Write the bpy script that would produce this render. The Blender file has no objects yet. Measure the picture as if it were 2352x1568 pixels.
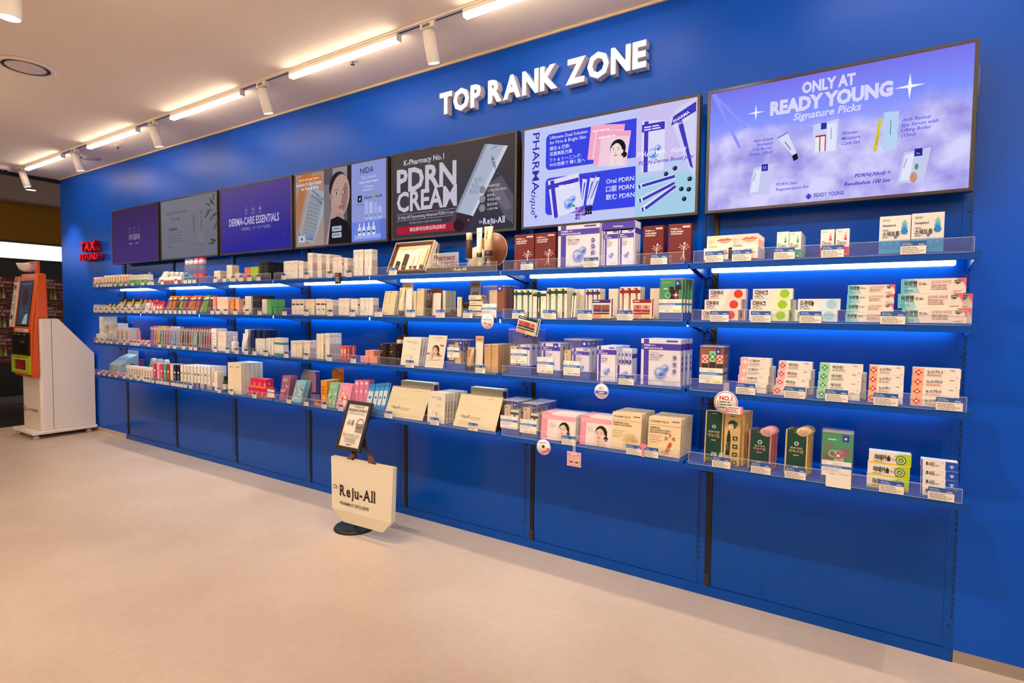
import bpy, bmesh, math, random
from mathutils import Vector, Matrix, Euler
random.seed(7)
SC = bpy.context.scene
COL = SC.collection
R = math.radians

# ---------------------------------------------------------------- camera
F_PX = 1292.5557
PITCH, ROLL, YAW = 0.0470, 0.0105, 0.5717
CAM = Vector((6.6947, -2.7949, 1.3640))
_fw = Vector((-math.sin(YAW), math.cos(YAW), 0)); _rt = Vector((math.cos(YAW), math.sin(YAW), 0)); _up = Vector((0, 0, 1))
FWD = _fw * math.cos(PITCH) - _up * math.sin(PITCH)
_u2 = _up * math.cos(PITCH) + _fw * math.sin(PITCH)
RGT = _rt * math.cos(ROLL) + _u2 * math.sin(ROLL)
UPV = _u2 * math.cos(ROLL) - _rt * math.sin(ROLL)
cd = bpy.data.cameras.new('camera'); cam = bpy.data.objects.new('camera', cd); COL.objects.link(cam)
M = Matrix((RGT, UPV, -FWD)).transposed().to_4x4(); M.translation = CAM
cam.matrix_world = M
cd.sensor_width = 36.0; cd.lens = F_PX / 2352 * 36.0; cd.clip_start = 0.05; cd.clip_end = 60
SC.camera = cam

# ---------------------------------------------------------------- world, exposure
w = bpy.data.worlds.new('world'); SC.world = w; w.use_nodes = True
bg = w.node_tree.nodes['Background']; bg.inputs[0].default_value = (1.0, 0.90, 0.81, 1); bg.inputs[1].default_value = 0.3
vs = SC.view_settings; vs.view_transform = 'Standard'; vs.look = 'None'; vs.gamma = 1.0; vs.use_curve_mapping = False
vs.exposure = 0.1
LAMP_L = 22.0        # linear track lamps, emission strength
ROOM_L = 60.0       # stronger copies of these lamps, added out of view
LED_L = 9.0          # shelf led bars
SPOT_W = 46.0        # track spots
SCREEN = 0.95

# ---------------------------------------------------------------- survey helpers: where on a shelf line a thing stands
def colX(px, y, z):
    k = (px - 1176) / F_PX
    r = Vector((0, y, z)) - Vector((0, CAM.y, CAM.z))
    a = RGT.x - k * FWD.x
    b = k * (FWD.y * r.y + FWD.z * r.z) - (RGT.y * r.y + RGT.z * r.z)
    return CAM.x + b / a
def rowZ(py, x, y):
    k = (784 - py) / F_PX
    dx, dy = x - CAM.x, y - CAM.y
    a = UPV.z - k * FWD.z
    b = k * (FWD.x * dx + FWD.y * dy) - (UPV.x * dx + UPV.y * dy)
    return CAM.z + b / a

# ---------------------------------------------------------------- materials
def lin(h):
    h = h.lstrip('#')
    o = []
    for i in (0, 2, 4):
        c = int(h[i:i + 2], 16) / 255
        o.append(c / 12.92 if c <= 0.04045 else ((c + 0.055) / 1.055) ** 2.4)
    return (o[0], o[1], o[2], 1)
_M = {}
def _new(name):
    m = bpy.data.materials.new(name); m.use_nodes = True
    return m, m.node_tree, m.node_tree.nodes['Principled BSDF']
def paper(hexc, rough=0.45, grain=True):
    key = ('p', hexc, rough)
    if key in _M: return _M[key]
    m, nt, b = _new('print_' + hexc.lstrip('#'))
    c = lin(hexc)
    b.inputs['Roughness'].default_value = rough
    b.inputs['Specular IOR Level'].default_value = 0.35
    n = nt.nodes.new('ShaderNodeTexNoise'); n.inputs['Scale'].default_value = 180; n.inputs['Detail'].default_value = 2
    tc = nt.nodes.new('ShaderNodeTexCoord'); nt.links.new(tc.outputs['Object'], n.inputs['Vector'])
    mx = nt.nodes.new('ShaderNodeMix'); mx.data_type = 'RGBA'
    mx.inputs['A'].default_value = (c[0] * .96, c[1] * .96, c[2] * .96, 1); mx.inputs['B'].default_value = c
    nt.links.new(n.outputs['Fac'], mx.inputs['Factor']); nt.links.new(mx.outputs['Result'], b.inputs['Base Color'])
    _M[key] = m; return m
def plastic(hexc, rough=0.3, metal=0.0, coat=0.0):
    key = ('k', hexc, rough, metal, coat)
    if key in _M: return _M[key]
    m, nt, b = _new('surface_' + hexc.lstrip('#'))
    b.inputs['Base Color'].default_value = lin(hexc); b.inputs['Roughness'].default_value = rough
    b.inputs['Metallic'].default_value = metal; b.inputs['Coat Weight'].default_value = coat
    n = nt.nodes.new('ShaderNodeTexNoise'); n.inputs['Scale'].default_value = 60
    mr = nt.nodes.new('ShaderNodeMapRange'); mr.inputs['To Min'].default_value = max(0, rough - .05); mr.inputs['To Max'].default_value = rough + .05
    nt.links.new(n.outputs['Fac'], mr.inputs['Value']); nt.links.new(mr.outputs['Result'], b.inputs['Roughness'])
    _M[key] = m; return m
def emit(hexc, s):
    key = ('e', hexc, s)
    if key in _M: return _M[key]
    m = bpy.data.materials.new('glow_' + hexc.lstrip('#')); m.use_nodes = True; nt = m.node_tree
    nt.nodes.remove(nt.nodes['Principled BSDF'])
    e = nt.nodes.new('ShaderNodeEmission'); e.inputs[0].default_value = lin(hexc); e.inputs[1].default_value = s
    nt.links.new(e.outputs[0], nt.nodes['Material Output'].inputs[0]); _M[key] = m; return m
def scr(hexc): return emit(hexc, SCREEN)
def clear(hexc='ffffff', haze=0.05, gloss=0.08, rough=0.06, name='clear_acrylic'):
    key = ('c', hexc, haze, gloss, rough)
    if key in _M: return _M[key]
    m = bpy.data.materials.new(name); m.use_nodes = True; nt = m.node_tree
    nt.nodes.remove(nt.nodes['Principled BSDF'])
    t = nt.nodes.new('ShaderNodeBsdfTransparent'); t.inputs[0].default_value = lin(hexc)
    d = nt.nodes.new('ShaderNodeBsdfDiffuse'); d.inputs[0].default_value = (.9, .9, .9, 1)
    g = nt.nodes.new('ShaderNodeBsdfGlossy'); g.inputs['Roughness'].default_value = rough
    a = nt.nodes.new('ShaderNodeMixShader'); a.inputs[0].default_value = haze
    nt.links.new(t.outputs[0], a.inputs[1]); nt.links.new(d.outputs[0], a.inputs[2])
    fr = nt.nodes.new('ShaderNodeLayerWeight'); fr.inputs[0].default_value = .5
    pw = nt.nodes.new('ShaderNodeMath'); pw.operation = 'POWER'; pw.inputs[1].default_value = 5; nt.links.new(fr.outputs['Facing'], pw.inputs[0])
    mu = nt.nodes.new('ShaderNodeMath'); mu.operation = 'MULTIPLY_ADD'; mu.inputs[1].default_value = .3; mu.inputs[2].default_value = gloss
    nt.links.new(pw.outputs[0], mu.inputs[0])
    b = nt.nodes.new('ShaderNodeMixShader'); nt.links.new(mu.outputs[0], b.inputs[0])
    nt.links.new(a.outputs[0], b.inputs[1]); nt.links.new(g.outputs[0], b.inputs[2])
    nt.links.new(b.outputs[0], nt.nodes['Material Output'].inputs[0]); _M[key] = m; return m
def blue_paint(name, rough, bump, col, spec=.24):
    m, nt, b = _new(name)
    b.inputs['Base Color'].default_value = lin(col); b.inputs['Roughness'].default_value = rough
    b.inputs['Specular IOR Level'].default_value = spec
    tc = nt.nodes.new('ShaderNodeTexCoord')
    n = nt.nodes.new('ShaderNodeTexNoise'); n.inputs['Scale'].default_value = 420; n.inputs['Detail'].default_value = 1
    nt.links.new(tc.outputs['Object'], n.inputs['Vector'])
    bp = nt.nodes.new('ShaderNodeBump'); bp.inputs['Strength'].default_value = bump; bp.inputs['Distance'].default_value = .001
    nt.links.new(n.outputs['Fac'], bp.inputs['Height']); nt.links.new(bp.outputs[0], b.inputs['Normal'])
    n2 = nt.nodes.new('ShaderNodeTexNoise'); n2.inputs['Scale'].default_value = 1.3
    nt.links.new(tc.outputs['Object'], n2.inputs['Vector'])
    mr = nt.nodes.new('ShaderNodeMapRange'); mr.inputs['To Min'].default_value = rough - .04; mr.inputs['To Max'].default_value = rough + .05
    nt.links.new(n2.outputs['Fac'], mr.inputs['Value']); nt.links.new(mr.outputs[0], b.inputs['Roughness'])
    return m
BLUE_WALL = blue_paint('blue_wall_paint', .36, .10, '0053cc')
BLUE_STEEL = blue_paint('blue_powder_coated_steel', .17, .05, '0049ac')
BLUE_SHELF = blue_paint('blue_shelf_steel', .30, .12, '0449aa')
GROOVE = plastic('0a1640', .6)
BLACK = plastic('0d0c0c', .4)
RAIL = plastic('2a211c', .35)
WHITE = plastic('efe9e2', .4)
ACRYL = clear('ffffff', .03, .02)
FILM = clear('fbfaff', .035, .035, .12, 'clear_film')
EDGE = clear('ffffff', .42, .12, .1, 'acrylic_cut_edge')

# ---------------------------------------------------------------- mesh building
class MB:
    def __init__(s): s.v = []; s.f = []; s.mi = []; s.sm = []; s.mats = []
    def _m(s, mat):
        for i, q in enumerate(s.mats):
            if q is mat: return i
        s.mats.append(mat); return len(s.mats) - 1
    def add(s, vs, fs, mat, smooth=False, M=None):
        b = len(s.v); k = s._m(mat)
        s.v += [tuple(M @ Vector(p)) if M else tuple(p) for p in vs]
        for f in fs: s.f.append([b + i for i in f]); s.mi.append(k); s.sm.append(smooth)
        return s
    def box(s, x0, x1, y0, y1, z0, z1, mat, M=None):
        return s.add([(x0, y0, z0), (x1, y0, z0), (x1, y1, z0), (x0, y1, z0), (x0, y0, z1), (x1, y0, z1), (x1, y1, z1), (x0, y1, z1)],
                     [(0, 3, 2, 1), (4, 5, 6, 7), (0, 1, 5, 4), (1, 2, 6, 5), (2, 3, 7, 6), (3, 0, 4, 7)], mat, False, M)
    def rbox(s, x0, x1, y0, y1, z0, z1, mat, r=.004, seg=2, M=None):
        bm = bmesh.new(); bmesh.ops.create_cube(bm, size=1)
        for v in bm.verts: v.co = Vector(((x0 + x1) / 2 + v.co.x * (x1 - x0), (y0 + y1) / 2 + v.co.y * (y1 - y0), (z0 + z1) / 2 + v.co.z * (z1 - z0)))
        bmesh.ops.bevel(bm, geom=bm.edges[:] , offset=r, segments=seg, affect='EDGES', profile=.5)
        return s.bm(bm, mat, M)
    def bm(s, bm, mat, M=None, smooth=False):
        bm.verts.index_update()
        s.add([v.co.copy() for v in bm.verts], [[v.index for v in f.verts] for f in bm.faces], mat, smooth, M); bm.free(); return s
    def prism(s, pts, d0, d1, mat, axis='y', M=None, smooth=False):
        # pts counter-clockwise in (x,z) for axis y, (y,z) for axis x, (x,y) for axis z
        def P(a, b, d):
            return (a, d, b) if axis == 'y' else ((d, a, b) if axis == 'x' else (a, b, d))
        n = len(pts); vs = [P(a, b, d0) for a, b in pts] + [P(a, b, d1) for a, b in pts]
        fs = [list(range(n)), list(range(2 * n - 1, n - 1, -1))] + [(i, i + n, (i + 1) % n + n, (i + 1) % n) for i in range(n)]
        if axis == 'x': pass
        elif axis == 'z': fs = [f[::-1] for f in fs]
        return s.add(vs, fs, mat, smooth, M)
    def lathe(s, prof, mat, c=(0, 0, 0), n=20, sy=1.0, M=None, smooth=True, cap=True):
        vs = []; fs = []
        for r, z in prof:
            for i in range(n):
                a = 2 * math.pi * i / n; vs.append((c[0] + r * math.cos(a), c[1] + r * math.sin(a) * sy, c[2] + z))
        for k in range(len(prof) - 1):
            for i in range(n): fs.append((k * n + i, k * n + (i + 1) % n, (k + 1) * n + (i + 1) % n, (k + 1) * n + i))
        s.add(vs, fs, mat, smooth, M)
        if cap:
            t = (len(prof) - 1) * n
            s.add(vs[:n], [list(range(n - 1, -1, -1))], mat, False, M); s.add(vs[t:], [list(range(n))], mat, False, M)
        return s
    def tube(s, pts, r, mat, n=8, closed=False, M=None):
        pts = [Vector(p) for p in pts]; vs = []; fs = []; N = len(pts); up = Vector((0.13, .21, 1)).normalized()
        for i, p in enumerate(pts):
            if closed: t = pts[(i + 1) % N] - pts[i - 1]
            else: t = pts[min(i + 1, N - 1)] - pts[max(i - 1, 0)]
            t.normalize(); a = t.cross(up)
            if a.length < .05: a = t.cross(Vector((1, 0, 0)))
            a.normalize(); b = t.cross(a)
            for k in range(n):
                q = 2 * math.pi * k / n; vs.append(p + a * r * math.cos(q) + b * r * math.sin(q))
        for i in range(N if closed else N - 1):
            j = (i + 1) % N
            for k in range(n): fs.append((i * n + k, j * n + k, j * n + (k + 1) % n, i * n + (k + 1) % n))
        if not closed: fs += [list(range(n - 1, -1, -1)), [(N - 1) * n + k for k in range(n)]]
        return s.add(vs, fs, mat, True, M)
    def mesh(s, name):
        me = bpy.data.meshes.new(name); me.from_pydata(s.v, [], s.f)
        for m in s.mats: me.materials.append(m)
        me.polygons.foreach_set('material_index', s.mi); me.polygons.foreach_set('use_smooth', s.sm); me.update(); return me

_T = {}
_scratch = bpy.data.scenes.new('lettering_scratch')      # evaluates lettering apart from the growing scene
def text_geo(body, bold=0.0):
    key = (body, bold)
    if key not in _T:
        c = bpy.data.curves.new('lettering', 'FONT'); c.body = body; c.resolution_u = 2; c.offset = bold
        o = bpy.data.objects.new('lettering', c); _scratch.collection.objects.link(o)
        vl = _scratch.view_layers[0]; vl.update(); dg = vl.depsgraph; ev = o.evaluated_get(dg); m = ev.to_mesh()
        vs = [(v.co.x, v.co.y) for v in m.vertices]; fs = [list(p.vertices) for p in m.polygons]
        ev.to_mesh_clear(); bpy.data.objects.remove(o); bpy.data.curves.remove(c)
        xs = [a for a, _ in vs] or [0]
        _T[key] = (vs, fs, min(xs), max(xs))
    return _T[key]

class Face:
    """flat print on one face: origin, right and up directions, outward normal"""
    def __init__(s, mb, o, u, v, w, h, eps=.0003, ink=paper):
        s.mb = mb; s.o = Vector(o); s.u = Vector(u).normalized(); s.v = Vector(v).normalized(); s.n = s.u.cross(s.v); s.w = w; s.h = h; s.k = 0; s.eps = eps; s.ink = ink
    def P(s, x, y): return s.o + s.u * x + s.v * y + s.n * (s.eps * s.k)
    def _c(s, c): return s.ink(c) if isinstance(c, str) else c
    def poly(s, pts, c, rel=True):
        s.k += 1; a, b = (s.w, s.h) if rel else (1, 1)
        s.mb.add([s.P(x * a, y * b) for x, y in pts], [list(range(len(pts)))], s._c(c)); return s
    def rect(s, x, y, w, h, c): return s.poly([(x, y), (x + w, y), (x + w, y + h), (x, y + h)], c)
    def rrect(s, x, y, w, h, r, c, n=4):
        X, Y, W_, H_ = x * s.w, y * s.h, w * s.w, h * s.h; pts = []
        for cx, cy, a0 in ((X + W_ - r, Y + r, -90), (X + W_ - r, Y + H_ - r, 0), (X + r, Y + H_ - r, 90), (X + r, Y + r, 180)):
            for i in range(n + 1): a = R(a0 + 90 * i / n); pts.append((cx + r * math.cos(a), cy + r * math.sin(a)))
        return s.poly(pts, c, False)
    def ell(s, cx, cy, rx, ry, c, n=18, a0=0, a1=360, rot=0):
        """centre relative, radii in metres"""
        X, Y = cx * s.w, cy * s.h; q = R(rot); pts = []
        for i in range(n + (0 if a1 - a0 >= 360 else 1)):
            a = R(a0 + (a1 - a0) * i / n); x, y = rx * math.cos(a), ry * math.sin(a)
            pts.append((X + x * math.cos(q) - y * math.sin(q), Y + x * math.sin(q) + y * math.cos(q)))
        return s.poly(pts, c, False)
    def ring(s, cx, cy, r0, r1, c, n=20):
        s.k += 1; X, Y = cx * s.w, cy * s.h; vs = []; fs = []
        for i in range(n):
            a = 2 * math.pi * i / n
            vs += [s.P(X + r0 * math.cos(a), Y + r0 * math.sin(a)), s.P(X + r1 * math.cos(a), Y + r1 * math.sin(a))]
            j = (i + 1) % n; fs.append((2 * i, 2 * i + 1, 2 * j + 1, 2 * j))
        s.mb.add(vs, fs, s._c(c)); return s
    def line(s, x0, y0, x1, y1, t, c):
        a = Vector((x0 * s.w, y0 * s.h)); b = Vector((x1 * s.w, y1 * s.h)); d = (b - a).normalized(); q = Vector((-d.y, d.x)) * t / 2
        return s.poly([a - q, b - q, b + q, a + q], c, False)
    def text(s, body, x, y, cap, c, bold=0.0, al='l', maxw=None, shear=0.0, rot=0, sx=1.0):
        """baseline at relative x,y; cap height in metres; al l c r; maxw relative"""
        vs, fs, x0, x1 = text_geo(body, bold)
        if not fs: return s
        s.k += 1; k = cap / .682; W_ = (x1 - x0) * k * sx
        if maxw and W_ > maxw * s.w: sx *= maxw * s.w / W_; W_ = maxw * s.w
        off = {'l': 0, 'c': -W_ / 2, 'r': -W_}[al]; q = R(rot); cq, sq = math.cos(q), math.sin(q); out = []
        for a, b in vs:
            X = (a - x0) * k * sx + off + shear * b * k; Y = b * k
            out.append(s.P(x * s.w + X * cq - Y * sq, y * s.h + X * sq + Y * cq))
        s.mb.add(out, fs, s._c(c)); return s
    def serif(s, body, x, y, cap, c, bold=0.02, maxw=None, rot=0):
        """slab-serif name lettering: plain glyphs with a foot or flag on each stem"""
        feet = {'R': ((.13, 0), (.13, 1), (.95, 0)), 'j': ((.45, 2),), 'u': ((.12, 2), (.78, 2), (.95, 0)), 'A': ((.06, 0), (.94, 0)), 'l': ((.5, 0), (.2, 1)), 'D': ((.13, 0), (.13, 1)), 'r': ((.2, 0), (.12, 2))}
        k = cap / .682; gl = []; X = 0
        for ch in body:
            g = text_geo(ch, bold); gl.append((ch, g, X)); X += (g[3] - g[2]) + .10
        sx = 1.0; W_ = (X - .1) * k
        if maxw and W_ > maxw * s.w: sx = maxw * s.w / W_
        q = R(rot); cq, sq = math.cos(q), math.sin(q); s.k += 1
        T = lambda a, b: s.P(x * s.w + a * cq - b * sq, y * s.h + a * sq + b * cq)
        for ch, (vs, fs, x0, x1), o in gl:
            s.mb.add([T((a - x0 + o) * k * sx, b * k) for a, b in vs], fs, s._c(c))
            for f, lv in feet.get(ch, ()):
                xc = (o + f * (x1 - x0)) * k * sx; hw = .105 * k * sx; z0 = (0, .70 if ch == 'l' else .63, .44)[lv] * k; t = .055 * k
                s.mb.add([T(xc - hw, z0), T(xc + hw, z0), T(xc + hw, z0 + t), T(xc - hw, z0 + t)], [(0, 1, 2, 3)], s._c(c))
        return s
    def greek(s, x, y, w, lines, lead, t, c, al='l', seed=0):
        """tiny illegible print: rows of word bars; lead and t in metres"""
        rnd = random.Random(seed + lines); s.k += 1; vs = []; fs = []
        for i in range(lines):
            L = w * s.w * rnd.uniform(.6, 1.0); X = x * s.w + (0 if al == 'l' else ((w * s.w - L) / 2 if al == 'c' else w * s.w - L)); end = X + L; Y = y * s.h - i * lead
            while X < end:
                q = min(end, X + t * rnd.uniform(2.5, 7)); b = len(vs)
                vs += [s.P(X, Y), s.P(q, Y), s.P(q, Y + t), s.P(X, Y + t)]; fs.append((b, b + 1, b + 2, b + 3)); X = q + t * .9
        s.mb.add(vs, fs, s._c(c)); return s

def front(mb, x, y, z, w, h, **k): return Face(mb, (x, y, z), (1, 0, 0), (0, 0, 1), w, h, **k)

# ---------------------------------------------------------------- objects
def ob(name, me, parent=None, loc=(0, 0, 0), rot=(0, 0, 0), kind=None):
    if isinstance(me, MB): me = me.mesh(name)
    o = bpy.data.objects.new(name, me); COL.objects.link(o); o.location = loc; o.rotation_euler = rot
    if parent: o.parent = parent
    if kind: o['kind'] = kind
    return o
def tag(o, label, cat, group=None):
    o['label'] = label; o['category'] = cat
    if group: o['group'] = group
    return o
def thing(name, label, cat, loc=(0, 0, 0), rot=(0, 0, 0), group=None):
    return tag(ob(name, None, None, loc, rot), label, cat, group)
def struct(name, mb, **k): return ob(name, mb, kind='structure', **k)
class Kit:
    """parts: list of (name, mesh, [(sub name, mesh), ...]); one bare mesh makes a single-mesh thing"""
    def __init__(s, parts): s.parts = parts
    def place(s, name, label, cat, loc, rot=(0, 0, 0), group=None):
        if not isinstance(s.parts, list):
            return tag(ob(name, s.parts, None, loc, rot), label, cat, group)
        t = thing(name, label, cat, loc, rot, group)
        for p in s.parts:
            o = ob(p[0], p[1], t)
            for q in (p[2] if len(p) > 2 else []): ob(q[0], q[1], o)
        return t
ORD = ['first', 'second', 'third', 'fourth', 'fifth', 'sixth', 'seventh', 'eighth', 'ninth', 'tenth', 'eleventh', 'twelfth', 'thirteenth', 'fourteenth', 'fifteenth', 'sixteenth', 'seventeenth', 'eighteenth', 'nineteenth', 'twentieth', 'twenty-first', 'twenty-second', 'twenty-third', 'twenty-fourth']
def level(i, n):
    if n == 1: return 'only'
    if i == n - 1: return 'topmost'
    return ['lowest', 'second-lowest', 'third-lowest', 'fourth-lowest'][i]
# ================================================================ the room
H = 2.927
XL, XR = -1.57, 9.6
def floor_mat():
    m, nt, b = _new('beige_floor_vinyl')
    tc = nt.nodes.new('ShaderNodeTexCoord')
    n = nt.nodes.new('ShaderNodeTexNoise'); n.inputs['Scale'].default_value = 1.6; n.inputs['Detail'].default_value = 6; n.inputs['Roughness'].default_value = .6
    n2 = nt.nodes.new('ShaderNodeTexNoise'); n2.inputs['Scale'].default_value = 26; n2.inputs['Detail'].default_value = 4
    for q in (n, n2): nt.links.new(tc.outputs['Object'], q.inputs['Vector'])
    ad = nt.nodes.new('ShaderNodeMath'); ad.operation = 'MULTIPLY_ADD'; ad.inputs[1].default_value = .35
    nt.links.new(n2.outputs['Fac'], ad.inputs[0]); nt.links.new(n.outputs['Fac'], ad.inputs[2])
    cr = nt.nodes.new('ShaderNodeValToRGB'); cr.color_ramp.elements[0].position = .45; cr.color_ramp.elements[1].position = .9
    cr.color_ramp.elements[0].color = lin('c4ae9b'); cr.color_ramp.elements[1].color = lin('d4c0ae')
    nt.links.new(ad.outputs[0], cr.inputs[0]); nt.links.new(cr.outputs[0], b.inputs['Base Color'])
    mr = nt.nodes.new('ShaderNodeMapRange'); mr.inputs['To Min'].default_value = .34; mr.inputs['To Max'].default_value = .5
    nt.links.new(n.outputs['Fac'], mr.inputs['Value']); nt.links.new(mr.outputs[0], b.inputs['Roughness'])
    b.inputs['Specular IOR Level'].default_value = .35
    bp = nt.nodes.new('ShaderNodeBump'); bp.inputs['Strength'].default_value = .06; bp.inputs['Distance'].default_value = .004
    nt.links.new(n2.outputs['Fac'], bp.inputs['Height']); nt.links.new(bp.outputs[0], b.inputs['Normal'])
    return m
FLOOR_M = floor_mat()
CEIL_M = paper('fdf1e0', .85)
struct('floor', MB().box(-1.75, XR, -6.5, .2, -.05, 0, FLOOR_M))
mf, nt, b = _new('dark_mall_stone'); b.inputs['Roughness'].default_value = .25
n = nt.nodes.new('ShaderNodeTexNoise'); n.inputs['Scale'].default_value = 7; n.inputs['Detail'].default_value = 6
cr = nt.nodes.new('ShaderNodeValToRGB'); cr.color_ramp.elements[0].color = lin('1c1613'); cr.color_ramp.elements[1].color = lin('4a3f38')
nt.links.new(n.outputs['Fac'], cr.inputs[0]); nt.links.new(cr.outputs[0], b.inputs['Base Color'])
struct('floor_mall', MB().box(-6.5, -1.75, -6.5, 3.5, -.05, -.001, mf))
struct('ceiling', MB().box(XL - .04, XR, -6.5, .2, H, H + .06, CEIL_M))
struct('ceiling_mall', MB().box(-6.5, XL - .1, -6.5, 3.5, H - .01, H + .05, paper('a08c7c', .85)))
struct('wall_light_block_end', MB().box(-6.5, -1.75, 3.5, 3.6, 0, H, paper('3a332e', .8)))  # unseen wall, added to keep world light out of the mall
struct('wall_light_block_near', MB().box(-6.5, -1.75, -6.6, -6.5, 0, H, paper('3a332e', .8)))  # unseen too, added to close the mall against world light
struct('wall_front', MB().box(-1.75, XR, -6.7, -6.5, 0, H, paper('cfbfae', .7)))
struct('wall_right', MB().box(XR, XR + .2, -6.7, .2, 0, H, paper('cfbfae', .7)))
struct('trim_1', MB().box(XL - .1, XL - .04, -6.5, .2, H - .045, H + .05, plastic('14110f', .5)))
struct('trim_2', MB().box(XL, XR, -.012, -.001, H - .012, H, paper('e8d3b0', .6)))
# blue wall: head above the bays, sides right and left of them
struct('wall_back', MB().box(XL, XR, 0, .2, 2.33, H, BLUE_WALL).box(XL, 0, 0, .2, .05, 2.33, BLUE_WALL).box(7, XR, 0, .2, .05, 2.33, BLUE_WALL).box(0, 7, .014, .2, 0, 2.33, GROOVE))
struct('baseboard_right', MB().box(7.002, XR, -.0, .19, 0, .05, plastic('b0a69c', .3, .6)))
struct('baseboard_left', MB().box(XL, -.002, -.0, .19, 0, .05, plastic('d8c8b8', .35, .3)))

# ---------------------------------------------------------------- display bays
def slots_mesh(cols):
    mb = MB()
    for x in cols:
        z = .175
        while z < 2.3:
            mb.box(x - .0022, x + .0022, -.0006, .003, z, z + .0135, BLACK); z += .025
    return mb.mesh('slot_row')
up_mid = MB().box(-.034, -.0008, 0, .013, .05, 2.33, BLUE_STEEL).box(.0008, .034, 0, .013, .05, 2.33, BLUE_STEEL).mesh('upright')
up_l = MB().box(.0, .034, 0, .013, .05, 2.33, BLUE_STEEL).mesh('upright')
up_r = MB().box(-.034, 0, 0, .013, .05, 2.33, BLUE_STEEL).mesh('upright')
sl_mid, sl_l, sl_r = slots_mesh((-.0068, .0068)), slots_mesh((.0068,)), slots_mesh((-.0068,))
panel = MB().box(.062, .9655, .001, .012, .052, 2.33, BLUE_STEEL).mesh('back_panel')
kick = MB().box(0, 1, -.004, .012, 0, .0495, BLUE_STEEL).mesh('kick_plate')
rail = MB().box(.037, .041, -.006, .012, .115, 2.33, RAIL).box(.056, .060, -.006, .012, .115, 2.33, RAIL).box(.041, .056, -.001, .012, .115, 2.33, BLACK).box(.046, .051, -.005, .012, .115, 2.33, RAIL).mesh('power_rail')
rcap = MB().box(.0365, .0605, -.008, .012, .051, .1145, RAIL).mesh('rail_end_cap')
bolt = MB().lathe([(.0035, 0), (.0035, .002), (.0015, .003)], BLACK, n=10, M=Matrix.Rotation(R(90), 4, 'X')).mesh('bolt')
BAYN = ['first', 'second', 'third', 'fourth', 'fifth', 'sixth', 'seventh']
for k in range(7):
    t = thing('display_bay', f'blue steel wall bay with slotted uprights, {BAYN[k]} from the kiosk end', 'display bay', (k, 0, 0), group='blue wall display bays')
    ob('back_panel', panel, t); ob('kick_plate', kick, t)
    ob('power_rail', rail, t); ob('rail_end_cap', rcap, t)
    u = ob('upright', up_l if k == 0 else up_mid, t); ob('slot_row', sl_l if k == 0 else sl_mid, u, kind='stuff')
    for dx, z in ((.0145, .147), (-.0145, .147), (.0145, 1.72), (-.0145, 1.72)):
        if k == 0 and dx < 0: continue
        ob('bolt', bolt, u, (dx, 0, z))
    if k == 6:
        u = ob('upright', up_r, t, (1, 0, 0)); ob('slot_row', sl_r, u, kind='stuff')
        for z in (.147, 1.22, 1.78): ob('bolt', bolt, u, (-.0145, 0, z))

# ---------------------------------------------------------------- shelves
ZS = [1.606, 1.351, 1.0475, .7212]
SHN = ['top', 'second', 'third', 'bottom']
DEP = .28
SW = .985
board = MB().box(.004, .996, -DEP + .002, -.008, -.0045, -.0005, BLUE_SHELF).mesh('board')
fascia = MB().rbox(.004, .996, -DEP, -DEP + .002, -.032, -.0003, BLUE_SHELF, .0006, 1).box(.004, .996, -DEP + .002, -DEP + .014, -.032, -.030, BLUE_SHELF).mesh('fascia')
brk = MB().prism([(-DEP + .02, -.006), (-DEP + .02, -.02), (-.002, -.062), (-.002, -.006)], -.0015, .0015, BLUE_SHELF, 'x').mesh('bracket')
ledh = MB().box(.035, .955, -.06, -.012, -.0115, -.0048, plastic('b9a89c', .35, .6)).mesh('led_housing')
ledd = MB().rbox(.04, .95, -.046, -.020, -.033, -.0117, emit('d6f0ff', LED_L), .004, 2).mesh('led_diffuser')
def coil():
    mb = MB(); c = Vector((.035, -.05, -.078)); rr = .021
    for q in range(2):
        pts = [(c.x + (rr - q * .002) * math.cos(a), c.y + .004 * q - .002, c.z + (rr - q * .002) * math.sin(a)) for a in [2 * math.pi * i / 20 for i in range(20)]]
        mb.tube(pts, .0022, BLACK, 6, True)
    mb.tube([(c.x, -.05, c.z + rr), (c.x - .004, -.06, -.035), (.05, -.09, -.014)], .002, BLACK, 6)
    mb.tube([(c.x, -.05, c.z + rr), (c.x + .012, -.045, -.04), (.055, -.01, -.05)], .002, BLACK, 6)
    mb.tube([(c.x - .004, -.056, c.z + rr + .004), (c.x + .004, -.056, c.z + rr + .004)], .003, RAIL, 6)
    return mb.mesh('cable_coil')
coil_m = coil()
guard = MB().box(.02, .975, -DEP - .0034, -DEP - .0008, -.006, .044, ACRYL).mesh('acrylic_guard')
gedge = MB().box(.02, .975, -DEP - .0034, -DEP - .0008, .0442, .0458, EDGE).box(.0185, .0198, -DEP - .0034, -DEP - .0008, -.006, .0458, EDGE).box(.9752, .9765, -DEP - .0034, -DEP - .0008, -.006, .0458, EDGE).box(.02, .975, -DEP - .0034, -DEP - .0008, -.0072, -.0062, EDGE).mesh('guard_edge')
for k in range(7):
    for s in range(4):
        t = thing('display_shelf', f'{SHN[s]} blue steel shelf with clear guard in {BAYN[k]} bay from the kiosk', 'shelf', (k, 0, ZS[s]), group='blue steel display shelves')
        ob('board', board, t); ob('fascia', fascia, t)
        for x in (.012, .988): ob('bracket', brk, t, (x, 0, 0))
        h = ob('led_housing', ledh, t); ob('led_diffuser', ledd, h)
        ob('cable_coil', coil_m, t)
        g = ob('acrylic_guard', guard, t); ob('guard_edge', gedge, g)
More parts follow.
